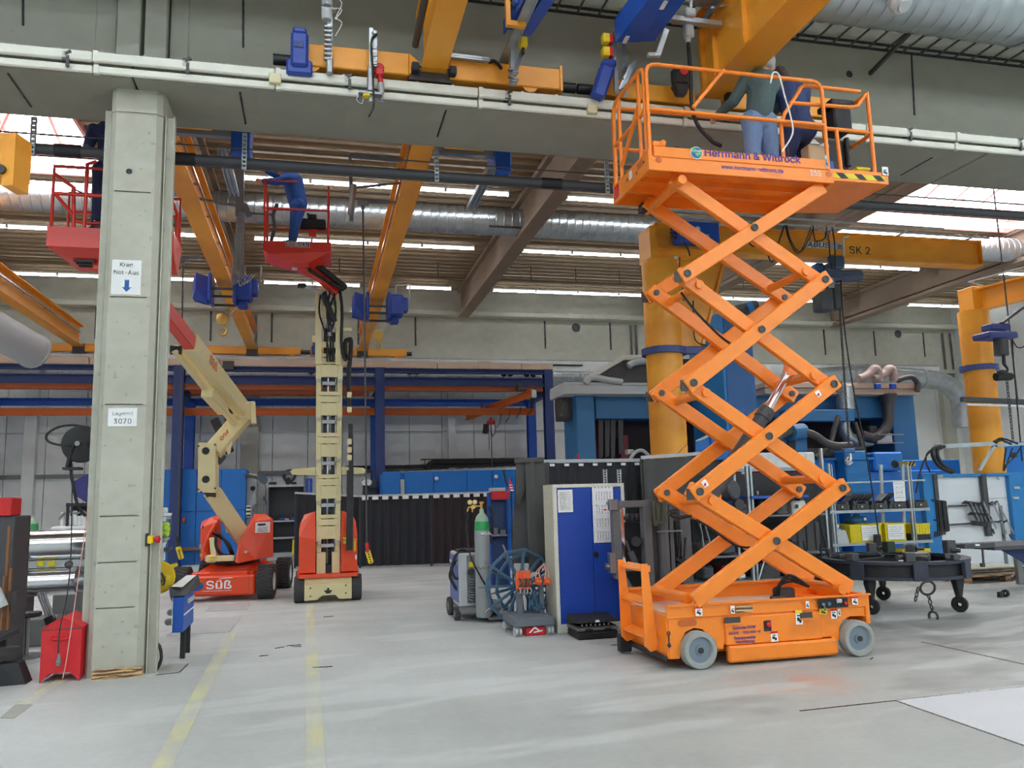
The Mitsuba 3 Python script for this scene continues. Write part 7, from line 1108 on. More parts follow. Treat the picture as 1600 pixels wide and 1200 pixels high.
part(ca, 'board', box(a_[0], b_[0], Yk - .003, Yk, b_[2], a_[2]), 'm_white'); part(ca, 'header', cat(*[prism([(a_[0] + w_ * (.08 + .17 * i), a_[2] - h_ * .03), (a_[0] + w_ * (.2 + .17 * i), a_[2] - h_ * .03), (a_[0] + w_ * (.14 + .17 * i), a_[2] - h_ * .07)], Yk - .005, Yk - .003, 'y') for i in range(5)]), 'm_weldblue')
for i, v in enumerate((.10, .33, .56, .78)):
    s = part(ca, 'month_sheet', box(a_[0] + w_ * .08, b_[0] - w_ * .03, Yk - .006, Yk - .003, a_[2] - h_ * (v + .19), a_[2] - h_ * v), 'm_tube'); part(s, 'days', cat(*[box(a_[0] + w_ * (.16 + .13 * c_), a_[0] + w_ * (.22 + .13 * c_), Yk - .0075, Yk - .006, a_[2] - h_ * (v + .05 + .028 * r_) - .008, a_[2] - h_ * (v + .05 + .028 * r_)) for c_ in range(6) for r_ in range(5)]), 'm_grey', kind='stuff'); part(s, 'rule', box(a_[0] + w_ * .1, b_[0] - w_ * .05, Yk - .0075, Yk - .006, a_[2] - h_ * (v + .035), a_[2] - h_ * (v + .03)), 'm_weldblue')
part(ca, 'date_marker', box(a_[0] + w_ * .5, a_[0] + w_ * .66, Yk - .009, Yk - .0075, a_[2] - h_ * .455, a_[2] - h_ * .43), 'm_red')
for k, x in enumerate((946, 968)): solo('slotted_upright', cat(px(x - 3, 733, x - 1.5, 760, 10.55, .03, z0=0), px(x + 1.5, 733, x + 3, 760, 10.55, .03, z0=0), *[px(x - 3, y, x + 3, y + 1.5, 10.55, .012) for y in range(735, 762, 4)]), 'm_galv', ('slotted steel upright rising behind the blue cabinet', 'taller slotted steel upright behind the right edge of the blue cabinet')[k], 'upright')
tc = thing('tool_case', 'open black and silver tool case on the floor in front of the blue cabinet', 'case'); a, b = atZ(903, 1001, 0), atZ(967, 997, 0); Y0 = (a[1] + b[1]) / 2
part(tc, 'base', box(a[0], b[0], Y0, Y0 + .42, .004, .10, .02), 'm_black'); part(tc, 'rim', box(a[0] - .004, b[0] + .004, Y0 - .004, Y0 + .42, .10, .135, .006), 'm_steel'); part(tc, 'contents', box(a[0] + .02, b[0] - .02, Y0 + .01, Y0 + .4, .13, .15), 'm_dark'); part(tc, 'lid', cat(hull([(x, y, z) for x in (a[0] - .004, b[0] + .004) for y, z in ((Y0 - .0, .19), (Y0 - .0, .225), (Y0 + .42, .15), (Y0 + .42, .25))])), 'm_dark'); parts(tc, 'latch', [box(x, x + .09, Y0 - .012, Y0 - .003, .105, .128, .003) for x in (a[0] + .09, b[0] - .17)], 'm_black'); part(tc, 'grip', pipe([((a[0] + b[0]) / 2 - .07, Y0, .085), ((a[0] + b[0]) / 2 - .06, Y0 - .03, .075), ((a[0] + b[0]) / 2 + .06, Y0 - .03, .075), ((a[0] + b[0]) / 2 + .07, Y0, .085)], .01, 6, 3), 'm_black', smooth=50); part(tc, 'badge', box((a[0] + b[0]) / 2 - .03, (a[0] + b[0]) / 2 + .02, Y0 - .004, Y0, .195, .22), 'm_white')
parts(tc, 'tool', [tube(A(x, Y0 + .05, .158), A(x + .05, Y0 + .2, .158), .012, 8) for x in np.linspace(a[0] + .07, b[0] - .1, 7)], 'm_steel', 40)
# kiosk with red sign, pennant
ks = thing('control_kiosk', 'narrow blue framed control stand with a red and white header behind the gas cylinder', 'stand'); Yk = 15.5
part(ks, 'frame', cat(px(763, 770, 768, 905, Yk, .08, z0=0), px(793, 780, 796, 905, Yk, .08, z0=0)), 'm_blue'); part(ks, 'header', px(769, 768, 795, 780, Yk - .1, .3, .01), 'm_signred'); part(ks, 'header_top', px(768, 762, 790, 768, Yk - .08, .28, .01), 'm_lightgrey'); part(ks, 'panel', px(768, 781, 794, 905, Yk + .1, .1, z0=0.0), mat('m_darkblue', (40, 62, 104), .5) or 'm_darkblue'); part(ks, 'screen', px(774, 786, 782, 796, Yk + .08, .02), 'm_navy'); part(ks, 'shelf', cat(px(768, 835, 793, 838, Yk - .1, .3), px(772, 825, 778, 835, Yk, .1), px(782, 828, 790, 835, Yk, .1)), 'm_grey'); part(ks, 'hose', pp([(766, 790), (768, 810), (766, 830), (769, 850)], Yk - .05, .02), 'm_dark')
fp = thing('pennant', 'pink and white triangular pennant pinned in front of the blue housing', 'pennant'); part(fp, 'cloth', pw([(797, 746), (802, 764), (801, 768), (794, 769)], 14.8, .01), mat('m_pennant', (214, 40, 84), .6) or 'm_pennant'); part(fp, 'stripe', cat(*[pw([(795 + i, 757 + 4 * i), (800 + i, 757 + 4 * i), (801 + i, 759 + 4 * i), (796 + i, 759 + 4 * i)], 14.78, .01) for i in range(3)]), 'm_white'); part(fp, 'pole', cat(pp([(787, 735), (790, 750), (793, 760)], 14.8, .02), tube(atY(798, 748, 14.82), A(atY(798, 748, 14.82)[0], 14.82, 0), .015, 8)), 'm_dark')

# ================================================================ RIGHT: jib cranes
def jib_column(label, xc, Y, r, ytop, ycol, ycap):
    t = thing('jib_crane', label, 'crane'); X = atY(xc, 600, Y + r)[0]; zt = atY(xc, ytop, Y)[2]
    part(t, 'column', lathe([(r + .2, 0), (r + .2, .03), (r, .03), (r, zt - .0), (r - .02, zt)], (X, Y + r, 0), Z, 36), 'm_crane', smooth=35)
    zc = atY(xc, ycol, Y)[2]; part(t, 'collar', cat(lathe([(r + .005, zc - .06), (r + .075, zc - .06), (r + .075, zc + .06), (r + .005, zc + .06)], (X, Y + r, 0), Z, 36)), 'm_indigoblue' if 'm_indigoblue' in scene else (mat('m_indigoblue', (58, 70, 128), .5) or 'm_indigoblue'), smooth=35)
    return t, X, zt, zc
Yj = 13.2; j1, JX, JZ, JC = jib_column('big yellow jib crane with a long orange arm over the shelves', 1040, Yj, .33, 402, 545, 0)
part(j1, 'collar_lug', cat(box(JX + .3, JX + .78, Yj + .1, Yj + .2, JC - .06, JC + .06, .005)), 'm_indigoblue')
zt0 = atY(1012, 350, Yj)[2]; aX0, aX1 = atY(1014, 370, Yj + .1)[0], atY(1529, 398, Yj + .1)[0]; zb0, zt1, zb1 = JZ, atY(1527, 378, Yj + .1)[2], atY(1527, 417, Yj + .1)[2]
part(j1, 'head', cat(box(aX0, aX0 + .16, Yj + .06, Yj + .6, JZ, zt0, .01), box(aX0, aX0 + 1.6, Yj + .10, Yj + .14, JZ - .0, zt0 - .02)), 'm_crane')
part(j1, 'arm', cat(box(aX0 + .1, aX1, Yj + .10, Yj + .14, zb1 + .04, zt1 - .0), box(aX0 + .1, aX1, Yj + .02, Yj + .26, zt1 - .03, zt1), box(aX0 + .1, aX1, Yj - .0, Yj + .3, zb1, zb1 + .04), box(aX1 - .02, aX1, Yj + .0, Yj + .3, zb1, zt1)), 'm_crane')
part(j1, 'gusset', pw([(1061, 402), (1132, 402), (1096, 541), (1061, 541)], Yj + .18, .04), 'm_crane'); part(j1, 'gusset_edge', bar(atY(1131, 404, Yj + .2), atY(1096, 541, Yj + .2), .05, .14, A(0, 1, 0)), 'm_crane')
cbx = part(j1, 'control_box', px(1061, 346, 1124, 377, Yj - .25, .3, .01), 'm_blue', label='blue control box'); part(cbx, 'label', px(1063, 349, 1071, 368, Yj - .256, .006), 'm_pale'); part(cbx, 'badge', lathe([(.05, 0), (.05, .006), (1e-4, .006)], atY(1090, 358, Yj - .25), A(0, -1, 0), 18), 'm_white'); part(cbx, 'sign', px(1099, 366, 1108, 371, Yj - .256, .006), 'm_lightgrey'); part(cbx, 'insulators', cat(*[ball(atY(x, y, Yj - .28), .035, 8) for x in (1050, 1056) for y in (350, 357, 364, 371)]), 'm_dark')
part(j1, 'cable', cat(pp([(1046, 350), (1052, 340), (1058, 345), (1062, 365), (1075, 390), (1078, 400)], Yj - .15, .015), pp([(1062, 402), (1062, 425), (1066, 445), (1068, 470)], Yj - .1, .010), pp([(1083, 470), (1084, 520), (1090, 535), (1105, 540)], Yj + .1, .012)), 'm_dark', smooth=50); part(j1, 'marker_light', ball(atY(1056, 402, Yj - .02), .035, 10), 'm_white', True)
r_ = .334; part(j1, 'weld_seam', pipe([(JX + r_ * math.cos(t_), Yj + .33 + r_ * math.sin(t_), 1.9 + .62 * u + .15 * math.sin(u * 3)) for u, t_ in zip(np.linspace(0, 1, 14), np.linspace(-2.6, -.5, 14))], .006, 4), 'm_iron')
# festoon rails and loops above the arm
zr_ = atY(1300, 362, Yj - .1)[2]; part(j1, 'festoon_rail', cat(*[bar(A(atY(1038, 345, Yj - .1)[0], Yj - .1 - .15 * i, zr_ + .10 + .07 * i), A(aX1 + .1 - i * 1.2, Yj - .1 - .15 * i, zr_ + .06 + .07 * i), .03, .03) for i in range(2)], *[bar(A(x, Yj - .25, zr_ + .07), A(x, Yj + .2, zt1), .03, .03) for x in np.linspace(aX0 + .4, aX1 - .3, 5)]), 'm_lightgrey')
part(j1, 'festoon_loop', cat(*[pp([(x0, 352), (x0 + dx * .15, 375), (x0 + dx * .5, yb), (x0 + dx * .85, 372), (x0 + dx, 354)], Yj - .2 - .02 * i, .012) for i, (x0, dx, yb) in enumerate(((1185, 40, 402), (1188, 36, 410), (1227, 40, 396), (1229, 42, 394), (1270, 22, 376), (1165, 25, 385)))], pp([(1295, 375), (1297, 400), (1300, 420)], Yj - .2, .012), pp([(1300, 355), (1304, 380), (1305, 420)], Yj - .2, .012)), 'm_dark', smooth=50); part(j1, 'plug', cat(cbox(atY(1293, 363, Yj - .2), (.1, .08, .08), .015), tube(atY(1293, 366, Yj - .2), atY(1294, 375, Yj - .2), .025, 8)), 'm_grey')
def onarm(s, x, y, h, m, bold=True, wide=1.0): o = atY(x, y, Yj - .003 + .10); part(j1, 'lettering', text(s, h, o, bold=bold, depth=.004, wide=wide), m)
a_, b_ = atY(1259, 377, Yj + .098), atY(1297, 388.5, Yj + .098); part(j1, 'name_plate', hull([(a_[0], y, b_[2] - .0) for y in (Yj + .094, Yj + .1)] + [(a_[0] + .06, y, a_[2]) for y in (Yj + .094, Yj + .1)] + [(b_[0], y, a_[2]) for y in (Yj + .094, Yj + .1)] + [(b_[0], y, b_[2]) for y in (Yj + .094, Yj + .1)]), 'm_white')
v, f = text('ABUS', .1, (0, 0, 0), bold=True, depth=.003); kx = (b_[0] - a_[0] - .03) / v[:, 0].max(); part(j1, 'lettering', (v * A(kx, 1, 1) + v[:, 2:] * A(.25, 0, 0) + A(a_[0] + .01, Yj + .092, b_[2] + .012), f), 'm_navy')
part(j1, 'load_plate', px(1298, 378, 1318, 390, Yj + .094, .005), 'm_lightgrey'); o = atY(1308, 388.5, Yj + .09); part(j1, 'lettering', text('2t', .08, o, bold=True, depth=.003), 'm_dark'); o = atY(1327, 396, Yj + .095); v, f = text('SK 2', .15, (0, 0, 0), bold=False, depth=.003); part(j1, 'lettering', (v * A((atY(1359, 390, Yj + .1)[0] - o[0]) / v[:, 0].max(), 1, 1) + o, f), 'm_dark')
# chain hoist of the jib
hs = thing('chain_hoist', 'blue grey chain hoist with a chain bucket under the jib arm', 'hoist'); Yh = Yj + .1
part(hs, 'trolley', cat(px(1298, 398, 1321, 418, Yh - .25, .12, .03), px(1292, 412, 1316, 436, Yh - .2, .4, .02)), mat('m_hoistgrey', (62, 76, 98), .5) or 'm_hoistgrey'); part(hs, 'motor', cat(tube(atY(1308, 432, Yh), atY(1342, 431, Yh), .12, 18), tube(atY(1342, 431, Yh), atY(1344, 431, Yh), .10, 18)), 'm_hoistgrey', smooth=35); part(hs, 'gear_box', cat(px(1276, 410, 1292, 424, Yh - .1, .25, .05), px(1281, 425, 1306, 447, Yh - .12, .3, .03)), 'm_hoistblue' if 'm_hoistblue' in scene else (mat('m_hoistblue', (52, 96, 148), .45) or 'm_hoistblue')); part(hs, 'chain_bucket', cat(px(1283, 448, 1303, 484, Yh - .15, .3, .02), px(1304, 444, 1316, 482, Yh - .1, .2, .02)), 'm_darksteel'); part(hs, 'bracket', cat(pp([(1320, 370), (1317, 372), (1319, 400)], Yh - .2, .02, 6, 1), pp([(1317, 372), (1326, 369)], Yh - .2, .02, 6, 1)), 'm_pale')
part(hs, 'chain', chain(atY(1312, 482, Yh), atY(1327, 704, Yh), .03, .075), 'm_darksteel'); part(hs, 'pendant_cable', pp([(1313, 425), (1318, 500), (1332, 600), (1350, 690), (1362, 760), (1372, 830), (1374, 850)], Yh - .1, .013), 'm_dark', smooth=50); part(hs, 'pendant', cat(px(1369, 835, 1379, 872, Yh - .15, .08, .02)), 'm_black'); part(hs, 'hook', pipe([atY(1327, 704, Yh), atY(1329, 716, Yh), atY(1325, 722, Yh), atY(1321, 718, Yh)], .03, 8, 4), 'm_chrome', smooth=50); part(hs, 'hook_block', px(1319, 700, 1337, 708, Yh - .05, .1, .02), 'm_hoistblue')
# second jib crane at the right edge
Yk = 15.2; j2, KX, KZ, KC = jib_column('second yellow jib crane at the right edge with its arm turned towards the viewer', 1532, Yk, .33, 482, 572, 0)
part(j2, 'head', box(KX - .22, KX + .1, Yk + .05, Yk + .5, KZ - .02, atY(1515, 446, Yk)[2], .01), 'm_crane'); e0, e1 = A(KX + .0, Yk + .25, 0), A(KX + .75, 11.2, 0); zt_, zb_ = atY(1530, 447, Yk)[2] - .03, atY(1530, 447, Yk)[2] - .55
part(j2, 'arm', ibeam(A(e0[0], e0[1], (zt_ + zb_) / 2), A(e1[0], e1[1], (zt_ + zb_) / 2), .24, zt_ - zb_, .04, .03), 'm_crane'); part(j2, 'cable_rail', cat(bar(e0 + A(-.4, -.3, zt_ + .1), e1 + A(-.35, 0, zt_ + .1), .03, .03), bar(e0 + A(-.35, -.3, zt_ + .1), e0 + A(.1, -.3, zt_ - .0), .03, .03)), 'm_lightgrey'); part(j2, 'festoon_loop', cat(*[pipe([e0 + (e1 - e0) * s + A(-.3, 0, zt_ + .08), e0 + (e1 - e0) * (s + .03) + A(-.3, 0, zt_ - .3), e0 + (e1 - e0) * (s + .07) + A(-.3, 0, zt_ - .38), e0 + (e1 - e0) * (s + .1) + A(-.3, 0, zt_ + .08)], .012, 5, 5) for s in (.45, .5, .55, .6, .65, .7)]), 'm_dark')
h2 = thing('chain_hoist', 'dark chain hoist with its hook and chain beside the second jib crane', 'hoist'); Yh = 14.0; part(h2, 'carriage', cat(px(1547, 517, 1592, 527, Yh - .2, .5, .03), px(1550, 505, 1580, 515, Yh, .3, .02)), 'm_indigoblue'); part(h2, 'body', cat(tube(atY(1563, 527, Yh), atY(1565, 555, Yh), .14, 18)), 'm_darksteel', smooth=40); part(h2, 'suspension', bar(atY(1565, 505, Yh), A(e0[0] + (e1 - e0)[0] * .3, Yh, zb_), .1, .05), 'm_darksteel'); part(h2, 'hook', cat(tube(atY(1568, 556, Yh), atY(1569, 570, Yh), .035, 10), pipe([atY(1569, 570, Yh), atY(1574, 576, Yh), atY(1572, 582, Yh), atY(1567, 580, Yh)], .025, 8, 4)), 'm_dark', smooth=50); part(h2, 'lifting_magnet', cat(tube(atY(1556, 589, Yh), atY(1579, 588, Yh), .085, 14), px(1562, 578, 1574, 586, Yh - .05, .1, .02)), 'm_black', smooth=40); part(h2, 'chain', chain(atY(1573, 594, Yh), atY(1583, 690, Yh), .03, .09), 'm_darksteel'); part(h2, 'cable', cat(pp([(1582, 528), (1583, 560), (1590, 640), (1597, 720)], Yh, .014), pp([(1582, 532), (1590, 543), (1600, 541), (1612, 530)], Yh, .012)), 'm_dark', smooth=50)
tr_ = thing('light_track', 'grey lamp track crossing in front of the second jib crane column', 'lamp'); part(tr_, 'housing', cat(bar(atY(1503, 624, 14.4), atY(1640, 630, 14.2), .12, .10)), 'm_darksteel'); part(tr_, 'lamp_strip', bar(atY(1510, 632, 14.38), atY(1640, 636, 14.2), .05, .04), 'm_white'); part(tr_, 'hanger', cat(*[bar(atY(x, 624, 14.35), A(atY(x, 624, 14.35)[0], 14.35, 8.9), .02, .02) for x in (1590, 1640)]), 'm_iron')
tw = thing('cable_boom', 'perforated cable boom with drooping black hoses above the blue tool wall', 'cable boom'); Yb = 13.5; part(tw, 'boom', cat(bar(atY(1462, 698, Yb), atY(1555, 693, Yb), .08, .08), bar(atY(1555, 696, Yb), atY(1660, 690, Yb), .10, .06), bar(atY(1553, 697, Yb), atY(1530, 735, Yb), .05, .05)), 'm_galv'); part(tw, 'hose', cat(*[pp(q, Yb - .05, r) for q, r in (([(1470, 697), (1458, 702), (1459, 715), (1470, 730), (1488, 738)], .04), ([(1476, 697), (1465, 703), (1466, 715), (1475, 728), (1490, 737)], .035), ([(1465, 697), (1448, 712), (1437, 740), (1431, 770)], .014), ([(1462, 698), (1449, 708), (1447, 722), (1453, 737)], .014), ([(1572, 700), (1570, 715), (1568, 735)], .016), ([(1582, 700), (1575, 720), (1569, 736)], .014), ([(1596, 698), (1584, 715), (1570, 728)], .014), ([(1556, 692), (1565, 688), (1580, 694)], .02), ([(1553, 690), (1565, 685), (1590, 693)], .02))]), 'm_dark', smooth=50); part(tw, 'coupler', cbox(atY(1584, 711, Yb), (.14, .1, .1), .03), 'm_iron'); part(tw, 'post', bar(atY(1640, 692, Yb), A(atY(1640, 692, Yb)[0], Yb, 0), .08, .08), 'm_galv')

# ================================================================ press gantry and blue machines
pr = thing('press', 'large blue gantry press with a tall blue column behind the shelves', 'press'); Yp = 17.5
part(pr, 'post', cat(px(905, 615, 934, 900, Yp, 1.0, .02, z0=0)), 'm_press'); part(pr, 'post', px(1404, 615, 1441, 900, Yp, 1.0, .02, z0=0), 'm_press'); part(pr, 'cross_beam', px(930, 617, 1408, 654, Yp + .2, .7, .02), 'm_press'); part(pr, 'front_beam', px(1228, 640, 1335, 658, Yp - .5, .3, .01), 'm_press')
part(pr, 'trim', cat(px(882, 603, 1180, 616, Yp - .3, 1.2, .01), px(882, 598, 1180, 603, Yp - .2, 1.2, .01)), 'm_lightgrey'); part(pr, 'tray', cat(px(1195, 598, 1435, 606, Yp - .3, 1.2, .01), px(1195, 607, 1435, 616, Yp - .2, 1.2, .01)), 'm_beige'); part(pr, 'hood', hull([atY(x, y, Y) for x, y, Y in ((918, 597, Yp), (975, 561, Yp), (1100, 561, Yp), (1100, 598, Yp), (918, 598, Yp + 1.0), (975, 561, Yp + 1.0), (1100, 561, Yp + 1))]), 'm_iron'); part(pr, 'hood_edge', cat(bar(atY(914, 593, Yp - .05), atY(972, 560, Yp - .05), .1, .1), bar(atY(972, 559, Yp - .05), atY(1010, 558, Yp - .05), .1, .1)), 'm_pale'); part(pr, 'hood_pipe', cat(pp([(982, 572), (990, 567), (1010, 564), (1040, 566)], Yp - .2, .08), pp([(914, 600), (925, 590), (950, 594), (972, 597)], Yp - .2, .08)), 'm_lightgrey', smooth=50); part(pr, 'end_bracket', cat(px(876, 617, 905, 656, Yp + .3, .5, .03), px(874, 643, 881, 652, Yp + .2, .2, .02)), 'm_iron'); part(pr, 'hole', lathe([(.07, 0), (.07, .01), (1e-4, .0)], atY(898, 668, Yp + .5), A(-1, -.2, 0), 12), 'm_dark')
part(pr, 'back_wall', px(934, 655, 1404, 900, Yp + .9, .1, z0=0), 'm_curtain_brown'); parts(pr, 'curtain_strip', [hull([atY(x, 656, Yp + .3), atY(x + 8, 656, Yp + .3), atY(x + 7, y, Yp + .25), atY(x + 1, y + 4, Yp + .25), atY(x, 656, Yp + .34), atY(x + 8, 656, Yp + .34), atY(x + 7, y, Yp + .3)]) for x, y in ((935, 714), (945, 712), (954, 714), (966, 706))], 'm_hide'); part(pr, 'red_plate', cat(px(931, 655, 936, 722, Yp + .6, .05), px(970, 680, 982, 722, Yp + .6, .05)), 'm_maroon' if 'm_maroon' in scene else (mat('m_maroon', (110, 24, 30), .5) or 'm_maroon')); part(pr, 'signal_lamp', px(902.5, 710, 906, 719, Yp - .5, .05), 'm_red'); part(pr, 'valve_block', cat(px(981, 702, 991, 710, Yp - .5, .2, .02), pp([(985, 716), (994, 706), (1004, 704), (1014, 712)], Yp - .6, .04)), 'm_lightgrey')
tcY = 16.0; part(pr, 'column', px(1141, 488, 1187, 900, tcY, 1.5, .02, z0=0), 'm_pressdeep' if 'm_pressdeep' in scene else (mat('m_pressdeep', (44, 92, 150), .5) or 'm_pressdeep')); part(pr, 'column_lit_flank', px(1137, 488, 1141.5, 900, tcY - .02, 1.6, .01, z0=0), 'm_press_bright'); part(pr, 'hole', lathe([(.06, 0), (.06, .012), (1e-4, .0)], atY(1136, 579, tcY + .6), A(-1, 0, 0), 14), 'm_dark'); part(pr, 'motor', cat(tube(atY(1152, 486, tcY - .2), atY(1180, 478, tcY - .3), .13, 14), tube(atY(1166, 482, tcY - .25), atY(1184, 476, tcY - .35), .10, 14)), 'm_darksteel', smooth=40); part(pr, 'motor_cap', tube(atY(1168, 481, tcY - .36), atY(1176, 478, tcY - .4), .11, 14), 'm_press_bright', smooth=40)  # column flank in brighter blue: light on that side put into its colour
part(pr, 'duct', cat(spiral(atY(1321, 640, Yp - .2), atY(1320, 603, Yp - .2), .21, .2, 20), pp([(1318, 650), (1318, 668), (1326, 684), (1342, 690), (1360, 688)], Yp + .1, .16, 14)), 'm_galv', smooth=40); part(pr, 'pipe', cat(pp([(1387, 616), (1388, 640), (1388, 660), (1380, 674), (1366, 684), (1345, 680)], Yp - .1, .13, 14), lathe([(.22, .0), (.14, -.25), (.14, -.3)], atY(1387, 616, Yp - .1), Z, 16)), 'm_iron', smooth=50); part(pr, 'exhaust_elbow', cat(*[pp([(x, 592), (x + 8, 590), (x + 18, 584), (x + 24, 577), (x + 30, 579), (x + 33, 596)], Yp - .3, .11, 12) for x in (1341, 1364)]), 'm_beige' if 0 else 'm_pinkgrey' if 'm_pinkgrey' in scene else (mat('m_pinkgrey', (150, 132, 126), .5) or 'm_pinkgrey'), smooth=50); parts(pr, 'valve_bracket', [px(x, 599, x + 8, 607, Yp - .55, .1, .01) for x in (1369, 1393)], 'm_blue'); part(pr, 'flex_chain', pp([(1402, 594), (1415, 590), (1426, 590), (1434, 600), (1433, 612)], Yp - .35, .07), 'm_iron', smooth=50)
part(pr, 'ram_box', px(1371, 677, 1395, 693, Yp - .2, .3, .02), 'm_lightgrey'); parts(pr, 'ladder_bar', [px(1371, y, 1412, y + 2, Yp - .3, .05) for y in (678, 691)], 'm_steel'); part(pr, 'actuator', px(1360, 665, 1372, 677, Yp, .2, .03), 'm_iron')
mb2 = thing('machine_bed', 'bright blue machine bed and head behind the tall shelf rack', 'machine'); Ym = 16.2
part(mb2, 'bed', cat(px(1263, 716, 1312, 900, Ym, .8, .02, z0=0), px(1366, 706, 1412, 735, Ym + .1, .6, .04), px(1330, 735, 1500, 900, Ym + .3, .5, .02, z0=0), px(1411, 718, 1502, 770, Ym + .4, .4, .02), px(1556, 690, 1640, 760, Ym - .5, .4, .02)), 'm_sky'); part(mb2, 'head', cat(px(1322, 704, 1357, 770, Ym - .3, .4, .02), px(1320, 715, 1366, 718, Ym - .4, .5), px(1262, 716, 1313, 719, Ym - .1, .9)), 'm_press_bright'); part(mb2, 'slot', lathe([(.09, 0), (.09, .012), (1e-4, .01)], atY(1398, 725, Ym + .1), A(0, -1, 0), 16), 'm_dark'); part(mb2, 'hazard_plate', px(1419, 721, 1430, 728, Ym - .3, .3), 'm_yellow'); parts(mb2, 'black_stripe', [pw([(x, 728), (x + 3, 728), (x + 6, 721), (x + 3, 721)], Ym - .31, .01) for x in (1419, 1424)], 'm_black'); part(mb2, 'hose', cat(pp([(1213, 690), (1220, 681), (1235, 675), (1252, 674), (1272, 680), (1290, 692), (1308, 697), (1330, 696)], Ym - .6, .09, 12), pp([(1274, 715), (1290, 705), (1297, 695), (1305, 665), (1310, 650)], Ym - .3, .06, 10), pp([(1350, 715), (1345, 690), (1336, 660)], Ym - .2, .05, 8)), 'm_iron', smooth=50); part(mb2, 'eye', pipe([atY(1325, 713, Ym - .45), atY(1321, 720, Ym - .45), atY(1325, 726, Ym - .45), atY(1331, 722, Ym - .45)], .03, 8, 4), 'm_chrome', smooth=50); part(mb2, 'upper_pipe', cat(px(1260, 700, 1345, 712, Ym + .1, .3), pp([(1318, 700), (1335, 702), (1350, 700)], Ym - .2, .05)), 'm_iron')
mw = thing('spindle_head', 'blue machine head with slanted white top behind the scissor arms', 'machine'); Ym = 15.4; part(mw, 'body', cat(hull([atY(x, y, Y) for x, y, Y in ((1087, 690, Ym), (1098, 688, Ym), (1136, 672, Ym), (1136, 718, Ym), (1087, 718, Ym), (1087, 690, Ym + .5), (1120, 672, Ym + .6), (1136, 718, Ym + .6))]), px(1112, 680, 1137, 718, Ym - .05, .5)), 'm_sky'); part(mw, 'cap', hull([atY(x, y, Y) for x, y, Y in ((1087, 690, Ym - .01), (1098, 687, Ym - .01), (1124, 675, Ym - .01), (1116, 674, Ym + .3), (1087, 688, Ym + .3))]), 'm_lightgrey'); part(mw, 'knob', ball(atY(1106, 706, Ym - .05), .05, 10), 'm_navy', True); part(mw, 'pedestal', cat(px(1087, 717, 1136, 900, Ym + .1, .5, z0=0), px(1085, 713, 1112, 718, Ym - .1, .3)), 'm_darksteel'); part(mw, 'second_head', cat(px(1217, 672, 1262, 706, Ym + .4, .4, .03), tube(atY(1235, 676, Ym + .2), atY(1254, 674, Ym + .3), .18, 16)), 'm_press'); part(mw, 'dark_slots', cat(px(1232, 682, 1243, 702, Ym + .36, .05)), 'm_dark')
wc = thing('white_cabinet', 'white control cabinet behind the lowest scissor arms', 'cabinet'); Ym = 14.8; part(wc, 'case', cat(px(1170, 707, 1272, 731, Ym, .5, .01), px(1160, 710, 1172, 800, Ym - .02, .5, .01, z0=0), px(1262, 707, 1276, 800, Ym - .02, .5, .01, z0=0)), 'm_white'); part(wc, 'maker_plate', px(1246, 714, 1268, 722, Ym - .01, .01), 'm_lightgrey'); part(wc, 'plinth', px(1150, 731, 1262, 736, Ym - .1, .6), 'm_lightgrey'); part(wc, 'red_front', px(1150, 736, 1262, 785, Ym, .3, .01), 'm_maroon'); part(wc, 'lower_front', px(1150, 785, 1262, 900, Ym + .1, .3, z0=0), 'm_dark'); part(wc, 'handrail', px(1150, 754, 1250, 758, Ym - .15, .08), 'm_steel')
